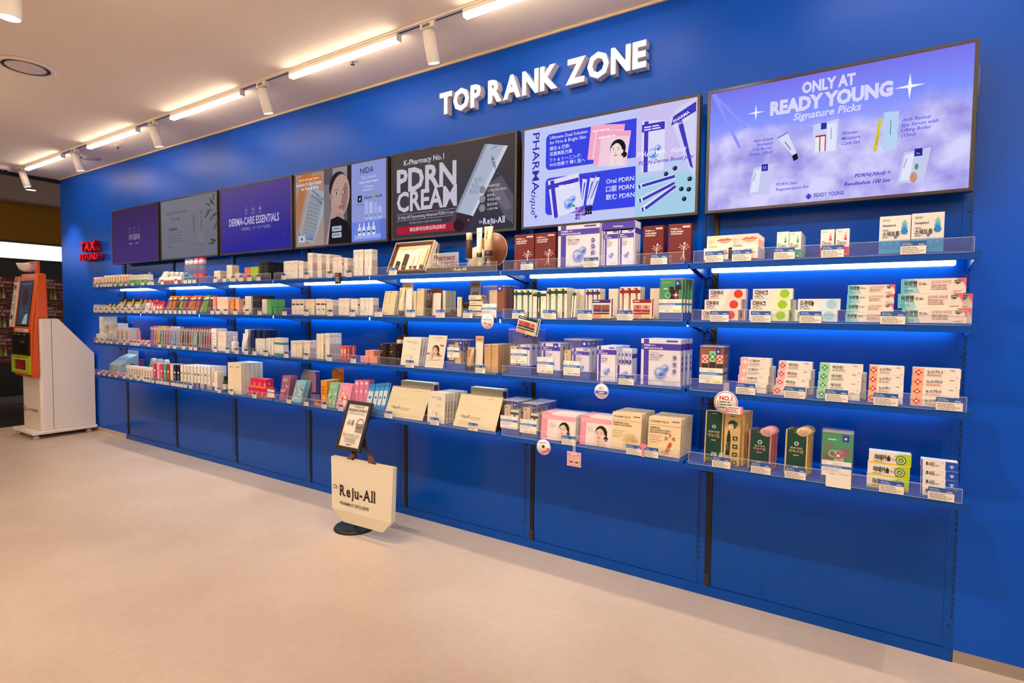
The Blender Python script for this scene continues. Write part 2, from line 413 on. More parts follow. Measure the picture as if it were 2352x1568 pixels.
# ================================================================ ceiling fixtures
LAMPW = emit('ffe8cc', LAMP_L)
TRACKM = plastic('efe6da', .5)
def track(y, x0, x1, label):
    t = thing('lighting_track', label, 'lighting track', (0, y, H), group='ceiling lighting tracks')
    ob('rail', MB().box(x0, x1, -.022, -.006, -.012, -.0005, TRACKM).box(x0, x1, .006, .022, -.012, -.0005, TRACKM).box(x0, x1, -.006, .006, -.0115, -.0005, BLACK), t)
lin_body = MB().box(0, .945, -.019, .019, -.0335, -.0125, TRACKM).mesh('housing')
lin_diff = MB().rbox(0, .945, -.017, .017, -.054, -.034, LAMPW, .004, 2).mesh('diffuser')
lin_room = MB().rbox(0, .945, -.017, .017, -.054, -.034, emit('ffe8cc', ROOM_L), .004, 2).mesh('diffuser')
lin_cap = MB().box(-.004, -.0005, -.0195, .0195, -.0545, -.013, WHITE).mesh('end_cap')
def linear_lamp(x, y, label, room=False):
    t = thing('linear_lamp', label, 'lamp', (x, y, H), group='linear track lamps')
    ob('housing', lin_body, t); d = ob('diffuser', lin_room if room else lin_diff, t); ob('end_cap', lin_cap, d); ob('end_cap', lin_cap, d, (.9495, 0, 0))
cyl = MB().lathe([(.0001, .0), (.032, 0), (.034, .003), (.034, .157), (.032, .16), (.0001, .16)], WHITE, n=28, cap=False).mesh('lamp_body')
lens = MB().lathe([(0, -.0008), (.030, -.0008)], emit('fff0dc', 9.0), n=28, cap=False).mesh('lens')
adapter = MB().rbox(-.05, .05, -.017, .017, -.045, -.0125, WHITE, .002).box(-.006, .006, -.005, .005, -.062, -.045, WHITE).box(-.03, .02, -.0175, -.017, -.038, -.02, paper('8a8078')).mesh('adapter')
def spot(x, y, label, tilt=16, tx=0.0, power=1.0):
    t = thing('track_spotlight', label, 'spotlight', (x, y, H), group='cylinder track spotlights')
    ob('adapter', adapter, t)
    # body hangs from its upper end at the stem, leaning its mouth towards the wall
    a = R(tilt); piv = Vector((0, 0, -.060))
    rot = Euler((a, R(tx), 0)); Mx = rot.to_matrix()
    b = ob('lamp_body', cyl, t, piv + Mx @ Vector((0, 0, -.152)), rot); ob('lens', lens, b)
    l = bpy.data.lights.new('spot_light', 'SPOT'); l.energy = SPOT_W * power; l.color = (1, .9, .78); l.spot_size = R(75); l.spot_blend = .8; l.shadow_soft_size = .025
    lo = bpy.data.objects.new('spot_light', l); COL.objects.link(lo); lo.parent = t; lo.location = piv + Mx @ Vector((0, 0, -.158)); lo.rotation_euler = rot
TY = -.455
track(TY, -1.35, 9.4, 'white ceiling track running along the blue wall')
for i, x in enumerate((-1.08, .465, 1.98, 3.475, 4.886, 6.4, 7.9)):
    linear_lamp(x, TY, f'glowing linear lamp on wall track, {ORD[i]} from the kiosk end')
for i, x in enumerate((-1.22, .15, 1.675, 3.165, 4.64, 6.12, 7.63)):
    spot(x, TY, f'white cylinder spotlight on wall track, {ORD[i]} from the kiosk end')
track(-1.80, -1.2, 9.4, 'white ceiling track in front of the round vent')
x_ = colX(22, -1.80, 2.70); z_ = rowZ(43, x_, -1.80)
t = thing('cylinder_downlight', 'thick white cylinder downlight at upper left corner of view', 'downlight', (x_, -1.80, z_))
b_ = ob('lamp_body', MB().lathe([(.041, .004), (.045, 0), (.047, .002), (.047, H - .013 - z_), (.0001, H - .013 - z_)], WHITE, n=36, cap=False), t); ob('lens', MB().lathe([(.0001, .0035), (.041, .0035)], emit('fff0dc', 9.0), n=36, cap=False), b_)
l = bpy.data.lights.new('spot_light', 'SPOT'); l.energy = 70; l.color = (1, .9, .78); l.spot_size = R(100); l.spot_blend = .9; l.shadow_soft_size = .04
lo = bpy.data.objects.new('spot_light', l); COL.objects.link(lo); lo.parent = t; lo.location = (0, 0, -.004)
for i, (x, y) in enumerate([(x, -1.8) for x in (-.7, .75, 3.55, 5.0, 6.45, 7.9)] + [(x, -3.3) for x in (-.6, 1.0, 2.6, 4.2, 5.8, 7.4)] + [(x, -4.9) for x in (-.6, 1.4, 3.4, 5.4, 7.4)]):  # unseen lamps added as fill; the first two brighten the kiosk end
    linear_lamp(x, y, f'added glowing linear lamp on room ceiling out of view, {ORD[i]} in order', True)
track(-3.3, -1.4, 9.4, 'white ceiling track behind the viewer'); track(-4.9, -1.4, 9.4, 'white ceiling track farthest from the blue wall')
for i, (x, pw_) in enumerate(((1.8, 2.2), (4.6, 1.7), (6.1, 1.35), (7.6, .5))):  # unseen spots added to brighten the product fronts
    spot(x, -1.8, f'added white cylinder spotlight turned to the shelves, {ORD[i]} out of view', 40, power=pw_)
def vent(x, y, r, label):
    t = thing('air_diffuser', label, 'air vent', (x, y, H), group='round ceiling vents')
    ob('flange', MB().lathe([(r * .80, -.001), (r, -.001), (r, -.006), (r * .86, -.016), (r * .80, -.012)], plastic('ece2d8', .45), n=48, cap=False), t)
    ob('throat', MB().lathe([(r * .8, -.011), (r * .8, -.002), (0.0001, -.002)], plastic('5c5350', .5), n=48, cap=False), t)
    ob('centre_disc', MB().lathe([(.0001, -.006), (r * .66, -.006), (r * .68, -.012), (r * .5, -.017), (.0001, -.019)], plastic('e2d8cf', .45), n=48, cap=False), t)
vent(2.06, -1.39, .155, 'large round white ceiling vent at left of view')
vent(-.10, -.235, .10, 'small round white ceiling vent beside the blue wall')
def sprinkler(x, y, label):
    t = thing('sprinkler', label, 'sprinkler', (x, y, H), group='ceiling sprinklers')
    ob('rosette', MB().lathe([(.0001, -.002), (.03, -.002), (.028, -.007), (.012, -.010), (.0001, -.010)], plastic('e8ddd2', .4), n=24, cap=False), t)
    ob('nozzle', MB().lathe([(.006, -.010), (.006, -.026), (.013, -.028), (.013, -.030), (.0001, -.030)], plastic('6a625c', .35, .7), n=14, cap=False), t)
sprinkler(3.93, -.35, 'small ceiling sprinkler beside the fourth linear lamp'); sprinkler(.62, -.28, 'small ceiling sprinkler near the small round vent')
t = thing('dome_camera', 'white security dome camera on ceiling at left edge', 'camera', (-1.36, -.58, H))
ob('housing', MB().lathe([(.0001, -.0005), (.075, -.0005), (.078, -.01), (.072, -.035), (.05, -.045), (.0001, -.045)], WHITE, n=32, cap=False), t)
ob('dome', MB().lathe([(.042, -.045), (.04, -.060), (.028, -.074), (.0001, -.080)], plastic('17120f', .12), n=28, cap=False), t)
# mall side lamps
for i, (x, y) in enumerate(((-2.55, .02), (-2.6, .45))):
    t = thing('downlight', ['glowing round recessed downlight in mall ceiling', 'small unlit round recessed light in mall ceiling'][i], 'downlight', (x, y, H - .01))
    ob('trim_ring', MB().lathe([(.055, -.0005), (.075, -.0005), (.072, -.006), (.055, -.004)], plastic('8f7d70', .5), n=28, cap=False), t)
    ob('lens', MB().lathe([(.0001, -.001), (.054, -.001)], emit('ffeedd', 6.0) if i == 0 else plastic('9a8a80', .5), n=28, cap=False), t)

# ================================================================ facade across the mall
FX = -3.85
struct('wall_left', MB().box(FX - .2, FX, -6.5, 3.5, 2.36, H, paper('8a6310', .8)).box(FX - .2, FX - .02, -6.5, 3.5, .0, 2.3595, plastic('0c0a0a', .35)))
struct('trim_3', MB().box(FX - .1, FX + .03, -6.5, 3.5, 2.335, 2.36, plastic('2c2725', .5)).box(FX - .1, FX + .03, -6.5, 3.5, 2.085, 2.11, plastic('2c2725', .5)))
struct('baseboard_mall', MB().box(FX - .1, FX + .02, -6.5, 3.5, 0, .105, plastic('6d6763', .35, .5)))
tag(ob('light_box', MB().box(FX + .0005, FX + .02, -6.5, 3.5, 2.112, 2.333, emit('fdf6f8', 1.6))), 'long glowing white light band above the dark shop front', 'light box')
def poster_mesh():
    mb = MB(); pw, ph = .30, .415
    mb.box(0, .003, 0, pw, 0, ph, paper('5c0a0c', .35))
    F = Face(mb, (.003, 0, 0), (0, 1, 0), (0, 0, 1), pw, ph)
    wh = 'd8cfc8'
    F.text('MEET :', .06, .875, .034, wh, .01); F.text('CHICKEN &', .06, .755, .034, wh, .01, maxw=.86); F.text('WINE', .06, .64, .034, wh, .01)
    F.greek(.50, .65, .42, 1, .01, .008, 'b0a098', seed=3)
    for i, c in enumerate(('2f4a12', '6f8f1e', '86924a')):
        x = .1 + i * .155
        F.poly([(x, .22), (x + .11, .22), (x + .11, .40), (x + .075, .50), (x + .07, .60), (x + .04, .60), (x + .035, .50), (x, .40)], c)
        F.rect(x, .245, .11, .10, ('3a3a20', '8f8a3a', 'cfc6ae')[i])
    F.ell(.76, .36, .055, .035, '3b2014'); F.ell(.74, .38, .03, .02, '6b4a2a'); F.ell(.80, .33, .028, .018, '8a6a4a')
    F.rect(.56, .48, .26, .045, '7a6a62'); F.greek(.56, .23, .36, 1, .01, .006, 'a08a80', seed=5)
    F.greek(.06, .11, .88, 1, .01, .010, '8a7a74', seed=8); F.greek(.3, .05, .35, 1, .01, .008, 'a09088', seed=9)
    return mb.mesh('poster')
pm = poster_mesh()
for r in range(3):
    for c in range(5):
        y = -.37 + .303 * c
        z = 1.845 - .4165 * (r + 1) - .0
        tag(ob('poster', pm, None, (FX - .0195, y, z)), f'dark red wine poster on shop front, {["top", "middle", "bottom"][r]} row, {ORD[c]} from left', 'poster', 'dark red wine posters')

# ================================================================ wall signs
def letter_mesh(ch, cap, depth, face, side, bold):
    vs, fs, x0, x1 = text_geo(ch, bold); k = cap / .682
    mb = MB(); mb.add([(a * k, -depth, b * k) for a, b in vs], fs, face)
    e = {}
    for f in fs:
        for i in range(len(f)):
            a, b = f[i], f[(i + 1) % len(f)]; key = (min(a, b), max(a, b)); e.setdefault(key, []).append((a, b))
    for v in e.values():
        if len(v) == 1:
            a, b = v[0]; A, B = vs[a], vs[b]
            mb.add([(A[0] * k, -depth, A[1] * k), (B[0] * k, -depth, B[1] * k), (B[0] * k, 0, B[1] * k), (A[0] * k, 0, A[1] * k)], [(0, 3, 2, 1)], side)
    mb.add([(a * k, 0, b * k) for a, b in vs], [f[::-1] for f in fs], side)
    return mb.mesh('letter'), x0 * k, x1 * k
def sign(name, label, lines, y, depth, face, side):
    t = thing(name, label, 'sign', (lines[0][1], y, lines[0][2]))
    for body, X, Z, W, cap, bold in lines:
        # total advance at this cap height, then stretched to the measured width
        widths = []; k = cap / .682; tot = 0; gap = .16 if 'REF' in body else .07
        for ch in body:
            if ch == ' ': widths.append(None); tot += .28; continue
            _, _, a, b = text_geo(ch, bold); widths.append((a, b)); tot += b - a + gap
        tot -= gap; sx = W / (tot * k); x = 0
        for ch, wd in zip(body, widths):
            if wd is None: x += .28; continue
            me, a, b = letter_mesh(ch, cap, depth, face, side, bold)
            o = ob('letter', me, t, (X - lines[0][1] + (x - wd[0]) * k * sx, 0, Z - lines[0][2])); o.scale = (sx, 1, 1)
            x += wd[1] - wd[0] + gap
    return t
sign('wall_sign', 'large white raised letters reading TOP RANK ZONE', [('TOP RANK ZONE', 4.375, 2.606, 1.325, .118, .044)], -.002, .048, emit('ffffff', 1.15), plastic('e9e3e6', .35))
sign('tax_refund_sign', 'red raised letters reading TAX REFUND above the kiosk', [('TAX', -.85, 2.025, .385, .098, .028), ('REFUND', -.868, 1.925, .45, .066, .018)], -.012, .062, emit('ff2a3c', .95), plastic('a00a18', .35))

# ================================================================ tax refund kiosk
def kiosk():
    t = thing('refund_kiosk', 'orange and white tax refund kiosk with slanted screen', 'kiosk', (-.95, -.3, 0))
    O = Vector((-.95, -.3, 0))
    WM = plastic('faf0e6', .35); OR = plastic('e05a06', .32); 
    def P(name, mb, par=t):
        me = mb if not isinstance(mb, MB) else mb.mesh(name)
        for v in me.vertices: v.co -= O
        return ob(name, me, par)
    side = [(-.515, .085), (-.02, .085), (-.02, .885), (-.345, 1.272), (-.515, 1.272)]
    bm = bmesh.new(); x0, x1 = -1.205, -.69
    vs0 = [bm.verts.new((x0, y, z)) for y, z in side]; vs1 = [bm.verts.new((x1, y, z)) for y, z in side]
    bm.faces.new(vs0[::-1]); bm.faces.new(vs1); n = len(side)
    for i in range(n): bm.faces.new((vs0[i], vs0[(i + 1) % n], vs1[(i + 1) % n], vs1[i]))
    bmesh.ops.recalc_face_normals(bm, faces=bm.faces[:])
    ed = [e for e in bm.edges if abs(e.verts[0].co.y + .515) < 1e-4 and abs(e.verts[1].co.y + .515) < 1e-4 and abs(e.verts[0].co.z - e.verts[1].co.z) > .5]
    bmesh.ops.bevel(bm, geom=ed, offset=.03, segments=5, affect='EDGES', profile=.5)
    body = P('body', MB().bm(bm, WM))
    P('panel_seam', MB().box(-.6905, -.6893, -.409, -.405, .085, 1.27, plastic('3a332e', .6)).box(-1.2, -.6893, -.409, -.405, 1.2715, 1.2728, plastic('3a332e', .6)), body)
    mb = MB(); F = front(mb, -1.17, -.5155, .24, .40, .09)
    F.ell(.08, .5, .022, .036, 'b8322a'); F.ell(.08, .5, .012, .02, 'e6c0b0'); F.text('GLOBAL', .2, .34, .026, 'b09a8a', .0, maxw=.33); F.text('TAX FREE', .55, .34, .026, 'a03a30', .02, maxw=.42)
    P('logo_lettering', mb, body)
    base = P('base_plate', MB().rbox(-1.25, -.665, -.60, -.01, .045, .082, WM, .012, 3))
    for x, y in ((-1.2, -.55), (-.72, -.55), (-1.2, -.08), (-.72, -.08)):
        P('levelling_foot', MB().lathe([(.0001, .0), (.03, 0), (.03, .022), (.012, .026), (.012, .045)], plastic('cfc5ba', .4), (x, y, 0), 16, cap=False))
    # orange head: slanted face above, upright face below
    prof = [(-.5165, .655), (-.5165, 1.2745), (-.43, 1.2745), (-.43, 1.735), (-.45, 1.752), (-.512, 1.752), (-.582, 1.17), (-.59, .70), (-.575, .655)]
    bm = bmesh.new(); L = []; 
    for xx, s in ((-1.195, 0), (-.685, 1)):
        L.append([bm.verts.new((xx + ((.045 if not s else -.02) * max(0, (z - 1.17) / .58)), y, z)) for y, z in prof])
    n = len(prof); bm.faces.new(L[0]); bm.faces.new(L[1][::-1])
    for i in range(n): bm.faces.new((L[0][i], L[1][i], L[1][(i + 1) % n], L[0][(i + 1) % n]))
    bmesh.ops.recalc_face_normals(bm, faces=bm.faces[:])
    bmesh.ops.bevel(bm, geom=bm.edges[:], offset=.010, segments=2, affect='EDGES', profile=.5)
    head = P('head', MB().bm(bm, OR))
    d = Vector((0, -.512 + .582, 1.752 - 1.17)).normalized()
    def slant(x0, z0, w, h, eps=.001):
        y = -.582 + (z0 - 1.17) * (.07 / .582)
        return Face(mb, (x0, y - .001, z0), (1, 0, 0), d, w, h, eps=eps)
    mb = MB(); F = slant(-1.13, 1.19, .375, .49); F.rrect(0, 0, 1, 1, .008, plastic('191413', .25)); F.rect(.12, .03, .84, .94, scr('343c48'))
    F.rect(.14, .9, .8, .05, scr('4a4f58')); F.ell(.55, .60, .10, .12, scr('4a2f30')); F.ell(.55, .60, .085, .105, scr('3c2a2e'))
    for i in range(5): F.rect(.3, .42 - i * .05, .5, .012, scr('4a535e'))
    F.poly([(.55, .05), (.92, .05), (.92, .28), (.7, .24)], scr('8f9690'))
    P('screen', mb, head)
    mb = MB(); F = slant(-1.13, 1.69, .4, .05); F.text('TAX REFUND', .30, .3, .022, 'f6d2b8', .02)
    P('heading_lettering', mb, head)
    np_ = MB(); dd = d
    np_.box(0, .135, -.006, 0, 0, .55, WM, Matrix.Translation((-1.285, -.585, 1.18)) @ Matrix.Rotation(-math.atan2(.07, .582), 4, 'X'))
    F = Face(np_, Vector((-1.285, -.5917, 1.18)), (1, 0, 0), d, .135, .55, eps=.0006)
    F.rect(.0, .88, 1, .12, 'd8641e'); F.ell(.75, .92, .02, .028, '7fa0d0')
    for i, (y, h, c) in enumerate(((.68, .17, 'e8ddd4'), (.5, .14, 'f2ebe4'), (.30, .17, 'efe6de'), (.06, .2, 'f4ece4'))):
        F.rect(.08, y, .84, h, c); F.greek(.14, y + h - .03, .7, 4, .016, .006, '6b5d54', seed=i)
        if i in (0, 3): F.rect(.3, y + h * .45, .35, h * .4, '332a26')
    P('notice_panel', np_)
    mb = MB(); F = front(mb, -1.12, -.5845, 1.13, .38, .035, eps=.0012); F.rect(0, 0, 1, 1, 'efe4da'); F.greek(.05, .55, .9, 2, .012, .006, 'b0706a', seed=2)
    P('instruction_strip', mb, head)
    mb = MB().rbox(-1.185, -.70, -.597, -.585, .885, 1.125, plastic('1c1814', .35), .004)
    F = front(mb, -1.185, -.5975, .885, .485, .24, eps=.0008)
    F.rect(.5, .08, .36, .44, '0a0908'); F.rect(.42, .66, .2, .1, '2e2823'); F.rect(.68, .72, .14, .05, '2e2823')
    for x, w_ in ((.12, .12), (.36, .2), (.72, .14)): F.rect(x, .9, w_, .03, 'b9aca0')
    F.rect(.56, .58, .22, .025, 'b9aca0')
    P('card_reader', mb, head)
    mb = MB(); zo = .69; fw, fh = .50, .19; x0 = -1.195
    LM = plastic('9fc010', .35)
    for a in ((0, fw, 0, .035), (0, fw, fh - .04, fh), (0, .06, .035, fh - .04), (fw - .065, fw, .035, fh - .04)): mb.box(x0 + a[0], x0 + a[1], -.606, -.588, zo + a[2], zo + a[3], LM)
    F = front(mb, x0, -.606, zo, fw, fh, eps=.0006); F.text('CASH', .38, .86, .016, '3a4a08', .02)
    P('slot_bezel', mb, head)
    mb = MB(); 
    for a in ((.055, .445, .03, .036), (.055, .445, .148, .154), (.055, .063, .036, .148), (.431, .439, .036, .148)): mb.box(x0 + a[0], x0 + a[1], -.609, -.6061, zo + a[2], zo + a[3], plastic('eee6d8', .35))
    P('slot_rim', mb, head)
    P('slot_recess', MB().box(x0 + .06, x0 + .436, -.590, -.5885, zo + .035, zo + .15, plastic('8c1a08', .4)), head)
    arm = P('arm', MB().box(-.80, -.74, -.50, -.475, 1.7525, 1.865, OR).box(-1.06, -.74, -.50, -.475, 1.8652, 1.878, OR))
    for z in (1.80,): P('screw', MB().lathe([(.004, 0), (.004, .003)], plastic('d0c8c0', .3, .8), n=8, M=Matrix.Translation((-.77, -.50, z)) @ Matrix.Rotation(R(90), 4, 'X')), arm)
    P('dome_cover', MB().lathe([(.0001, 1.775), (.045, 1.777), (.075, 1.80), (.096, 1.852), (.098, 1.864), (.0001, 1.8645)], plastic('efe8e2', .4), (-1.03, -.4875, 0), 28, cap=False))
kiosk()

# ================================================================ poster stand and tote bag
SX, SY = 3.955, -.365
t = thing('poster_stand', 'black floor stand holding a tilted framed season event poster', 'poster stand', (SX, SY, 0))
ob('base', MB().lathe([(.0001, 0), (.128, 0), (.13, .008), (.12, .018), (.08, .026), (.025, .034), (.0001, .034)], plastic('16130f', .45), n=40, cap=False), t)
ob('pole', MB().lathe([(.0115, .033), (.0115, .54)], plastic('1a1613', .4), n=16), t)
FW, FH = .225, .312
Mx = Matrix.Translation((0, -.045, .505)) @ Matrix.Rotation(R(-20), 4, 'X') @ Matrix.Translation((-FW / 2, 0, 0))
fr = MB(); bk = plastic('241f1b', .4)
for a in ((0, FW, 0, .022), (0, FW, FH - .022, FH), (0, .022, .022, FH - .022), (FW - .022, FW, .022, FH - .022)): fr.rbox(a[0], a[1], -.02, 0, a[2], a[3], bk, .004, 2, Mx)
fo = ob('frame', fr, t)
ps = MB().box(.02, FW - .02, -.012, -.008, .02, FH - .02, paper('f0e4d6', .3), Mx)
F = Face(ps, Mx @ Vector((.022, -.0121, .022)), (1, 0, 0), Mx.to_3x3() @ Vector((0, 0, 1)), FW - .044, FH - .044)
F.text('Dr.', .26, .94, .007, '2a2220', .02); F.serif('Reju-All', .35, .925, .014, '2a2220', .02)
F.text('SEASON EVENT', .5, .83, .0165, '2a2220', .03, 'c', .92); F.text('FREE Dr.Reju-All BAG', .5, .765, .010, '4a4038', .0, 'c', .8, .15)
for i in range(4): F.rect(.12 + i * .085, .5, .07, .1 + .03 * (i % 2), ['cfc4b8', 'b9aea2', 'd8cfc4', '8a7f76'][i]); F.rect(.14 + i * .085, .53, .04, .02, '6a5f58')
F.text('→', .52, .52, .012, '2a2220'); 
F.poly([(.62, .36), (.94, .36), (.97, .56), (.60, .56)], '8e8680'); F.ring(.78, .57, .026, .030, '4a3a34', 16); F.text('Reju-All', .78, .45, .008, '3a302c', .02, 'c')
F.text('"Gift for your Parents and Friends"', .5, .27, .0075, '2a2220', .015, 'c', .86); F.greek(.1, .235, .8, 1, .01, .003, '6a6058', 'c', 1)
F.greek(.1, .19, .8, 4, .008, .003, '8a8078', 'c', 4); F.greek(.3, .04, .4, 1, .01, .005, '3a302c', 'c')
sh = ob('poster_sheet', ps, t)
ob('cover_sheet', MB().box(.021, FW - .021, -.0145, -.0138, .021, FH - .021, ACRYL, Mx), fo)
# tote bag, hung by its straps in front of the pole
BX, BY = 4.128, -.44
bt = thing('tote_bag', 'cream canvas tote bag with brown straps on poster stand', 'tote bag', (BX, BY, 0), (0, 0, R(2)))
CB = paper('efe6d0', .7)
W2, T, zb, zc, zt = .258, .03, .072, .150, .474
prof = [(-W2 + .095, zb), (W2 - .095, zb), (W2 - .012, zc), (W2, zt), (-W2, zt), (-W2 + .012, zc)]
fr_ = [(x, -T + (.010 if z == zb else 0) - (.006 if z == zc else 0), z) for x, z in prof]; bk_ = [(x, 0, z) for x, z in prof]
mb = MB().add(fr_, [(0, 1, 2, 5), (5, 2, 3, 4)], CB).add(bk_, [(5, 2, 1, 0), (4, 3, 2, 5)], CB)
for i in (0, 1, 2, 4, 5): j = (i + 1) % 6; mb.add([fr_[i], bk_[i], bk_[j], fr_[j]], [(0, 1, 2, 3)], CB)
mb.box(-W2 + .002, W2 - .002, -T - .0012, -T - .0002, zt - .022, zt, paper('ece1c4', .7))
F = Face(mb, (-W2, -T - .0065, zc), (1, 0, 0), Vector((0, .006, zt - zc)), 2 * W2, zt - zc, eps=.0004)
F.serif('Dr.', .055, .39, .026, '3a2018', .005, .085); F.serif('Reju-All', .158, .29, .062, '3a2018', .03, .575); F.text('PHARMACY EXCLUSIVE', .165, .115, .019, '2a1a14', .012, maxw=.47)
ob('bag_body', mb, bt)
ST = paper('5a3426', .6)
def strap(y):
    mb = MB(); hx, hz, hy = -.15, .60, .045
    for xa, xt in ((-.105, hx - .035), (.075, hx + .04)):
        mb.add([(xa - .02, y, .40), (xa + .02, y, .40), (xa + .02, y, zt), (xa - .02, y, zt)], [(0, 1, 2, 3)], ST)
        pts = [Vector((xa, y, zt)), Vector((xa * .6 + xt * .4, .045, zt + .022)), Vector((xa * .3 + xt * .7, .062, zt + .06)), Vector((xt, .09, hz))]
        for a, b in zip(pts, pts[1:]): mb.add([a - Vector((.02, 0, 0)), a + Vector((.02, 0, 0)), b + Vector((.018, 0, 0)), b - Vector((.018, 0, 0))], [(0, 1, 2, 3)], ST)
    return mb
ob('strap', strap(-T + .003), bt); ob('strap', strap(-.003), bt)
# ================================================================ wall screens
TVW, TVH, TVY = .9655, .5533, -.105
FRM = plastic('332a25', .38)
def sky_screen():
    m = bpy.data.materials.new('screen_sky'); m.use_nodes = True; nt = m.node_tree; nt.nodes.remove(nt.nodes['Principled BSDF'])
    tc = nt.nodes.new('ShaderNodeTexCoord'); sp = nt.nodes.new('ShaderNodeSeparateXYZ'); nt.links.new(tc.outputs['Generated'], sp.inputs[0])
    g = nt.nodes.new('ShaderNodeValToRGB'); e = g.color_ramp.elements
    e[0].position = .35; e[0].color = lin('b4b0f6'); e[1].position = 1; e[1].color = lin('7a74ea'); q = e.new(.75); q.color = lin('7f90fc')
    nt.links.new(sp.outputs['Z'], g.inputs[0])
    def noise(scale, det):
        n = nt.nodes.new('ShaderNodeTexNoise'); n.inputs['Scale'].default_value = scale; n.inputs['Detail'].default_value = det
        nt.links.new(tc.outputs['Object'], n.inputs['Vector']); return n
    n = noise(4.0, 6); n2 = noise(7, 5)
    # cloud bank: dense below, thinning upwards
    ma = nt.nodes.new('ShaderNodeMath'); ma.operation = 'MULTIPLY_ADD'; ma.inputs[1].default_value = 1.1; nt.links.new(n.outputs['Fac'], ma.inputs[0])
    su = nt.nodes.new('ShaderNodeMath'); su.operation = 'SUBTRACT'; su.inputs[0].default_value = .62; nt.links.new(sp.outputs['Z'], su.inputs[1])
    sc_ = nt.nodes.new('ShaderNodeMath'); sc_.operation = 'MULTIPLY'; sc_.inputs[1].default_value = 2.2; nt.links.new(su.outputs[0], sc_.inputs[0])
    nt.links.new(sc_.outputs[0], ma.inputs[2])
    c = nt.nodes.new('ShaderNodeMapRange'); c.interpolation_type = 'SMOOTHSTEP'; c.inputs['From Min'].default_value = .35; c.inputs['From Max'].default_value = .75; nt.links.new(ma.outputs[0], c.inputs['Value'])
    cc = nt.nodes.new('ShaderNodeValToRGB'); cc.color_ramp.elements[0].position = .34; cc.color_ramp.elements[1].position = .62
    cc.color_ramp.elements[0].color = lin('9a90e2'); cc.color_ramp.elements[1].color = lin('d6d2fe'); nt.links.new(n2.outputs['Fac'], cc.inputs[0])
    mx = nt.nodes.new('ShaderNodeMix'); mx.data_type = 'RGBA'; nt.links.new(c.outputs[0], mx.inputs['Factor']); nt.links.new(g.outputs[0], mx.inputs['A']); nt.links.new(cc.outputs[0], mx.inputs['B'])
    em = nt.nodes.new('ShaderNodeEmission'); em.inputs[1].default_value = SCREEN; nt.links.new(mx.outputs['Result'], em.inputs[0]); nt.links.new(em.outputs[0], nt.nodes['Material Output'].inputs[0])
    return m
def grad_screen(a, b, name):
    m = bpy.data.materials.new(name); m.use_nodes = True; nt = m.node_tree; nt.nodes.remove(nt.nodes['Principled BSDF'])
    tc = nt.nodes.new('ShaderNodeTexCoord'); sp = nt.nodes.new('ShaderNodeSeparateXYZ'); nt.links.new(tc.outputs['Generated'], sp.inputs[0])
    ad = nt.nodes.new('ShaderNodeMath'); ad.operation = 'MULTIPLY_ADD'; ad.inputs[1].default_value = -.25; nt.links.new(sp.outputs['X'], ad.inputs[0]); nt.links.new(sp.outputs['Z'], ad.inputs[2])
    g = nt.nodes.new('ShaderNodeValToRGB'); g.color_ramp.elements[0].color = lin(a); g.color_ramp.elements[1].color = lin(b); nt.links.new(ad.outputs[0], g.inputs[0])
    em = nt.nodes.new('ShaderNodeEmission'); em.inputs[1].default_value = SCREEN; nt.links.new(g.outputs[0], em.inputs[0]); nt.links.new(em.outputs[0], nt.nodes['Material Output'].inputs[0])
    return m
frame_mb = MB()
for a in ((0, TVW, 0, .012), (0, TVW, TVH - .012, TVH), (0, .012, .012, TVH - .012), (TVW - .012, TVW, .012, TVH - .012)): frame_mb.box(a[0], a[1], -.0, .045, a[2], a[3], FRM)
frame_me = frame_mb.mesh('frame')
back_me = MB().box(.004, TVW - .004, .012, .05, .004, TVH - .004, BLACK).mesh('back_shell')
mount_me = MB().box(.3, .66, .0502, .1045, .14, .42, BLACK).mesh('wall_mount')
def star(F, x, y, r, c):
    pts = []
    for i in range(8):
        a = math.pi / 4 * i + math.pi / 2; q = r if i % 2 == 0 else r * .16
        pts.append((x * F.w + q * math.cos(a), y * F.h + q * math.sin(a)))
    F.poly(pts, c, False)
def bubbles(F, x, y, r, c1='7d9be8', c2='a9c2f4', c3='4a6fd0'):
    for (dx, dy, q) in ((0, 0, 1.0), (.95, .95, .62)):
        X, Y = x + dx * r / F.w, y + dy * r / F.h; q *= r
        F.ring(X, Y, q * 1.12, q * 1.2, c2); F.ell(X, Y, q, q, c1); F.ell(X - q * .15 / F.w, Y + q * .2 / F.h, q * .66, q * .6, c2)
        F.ell(X + q * .2 / F.w, Y - q * .25 / F.h, q * .5, q * .34, c3, 12, rot=30); F.ell(X - q * .35 / F.w, Y + q * .4 / F.h, q * .2, q * .14, 'e8f0ff', 10)
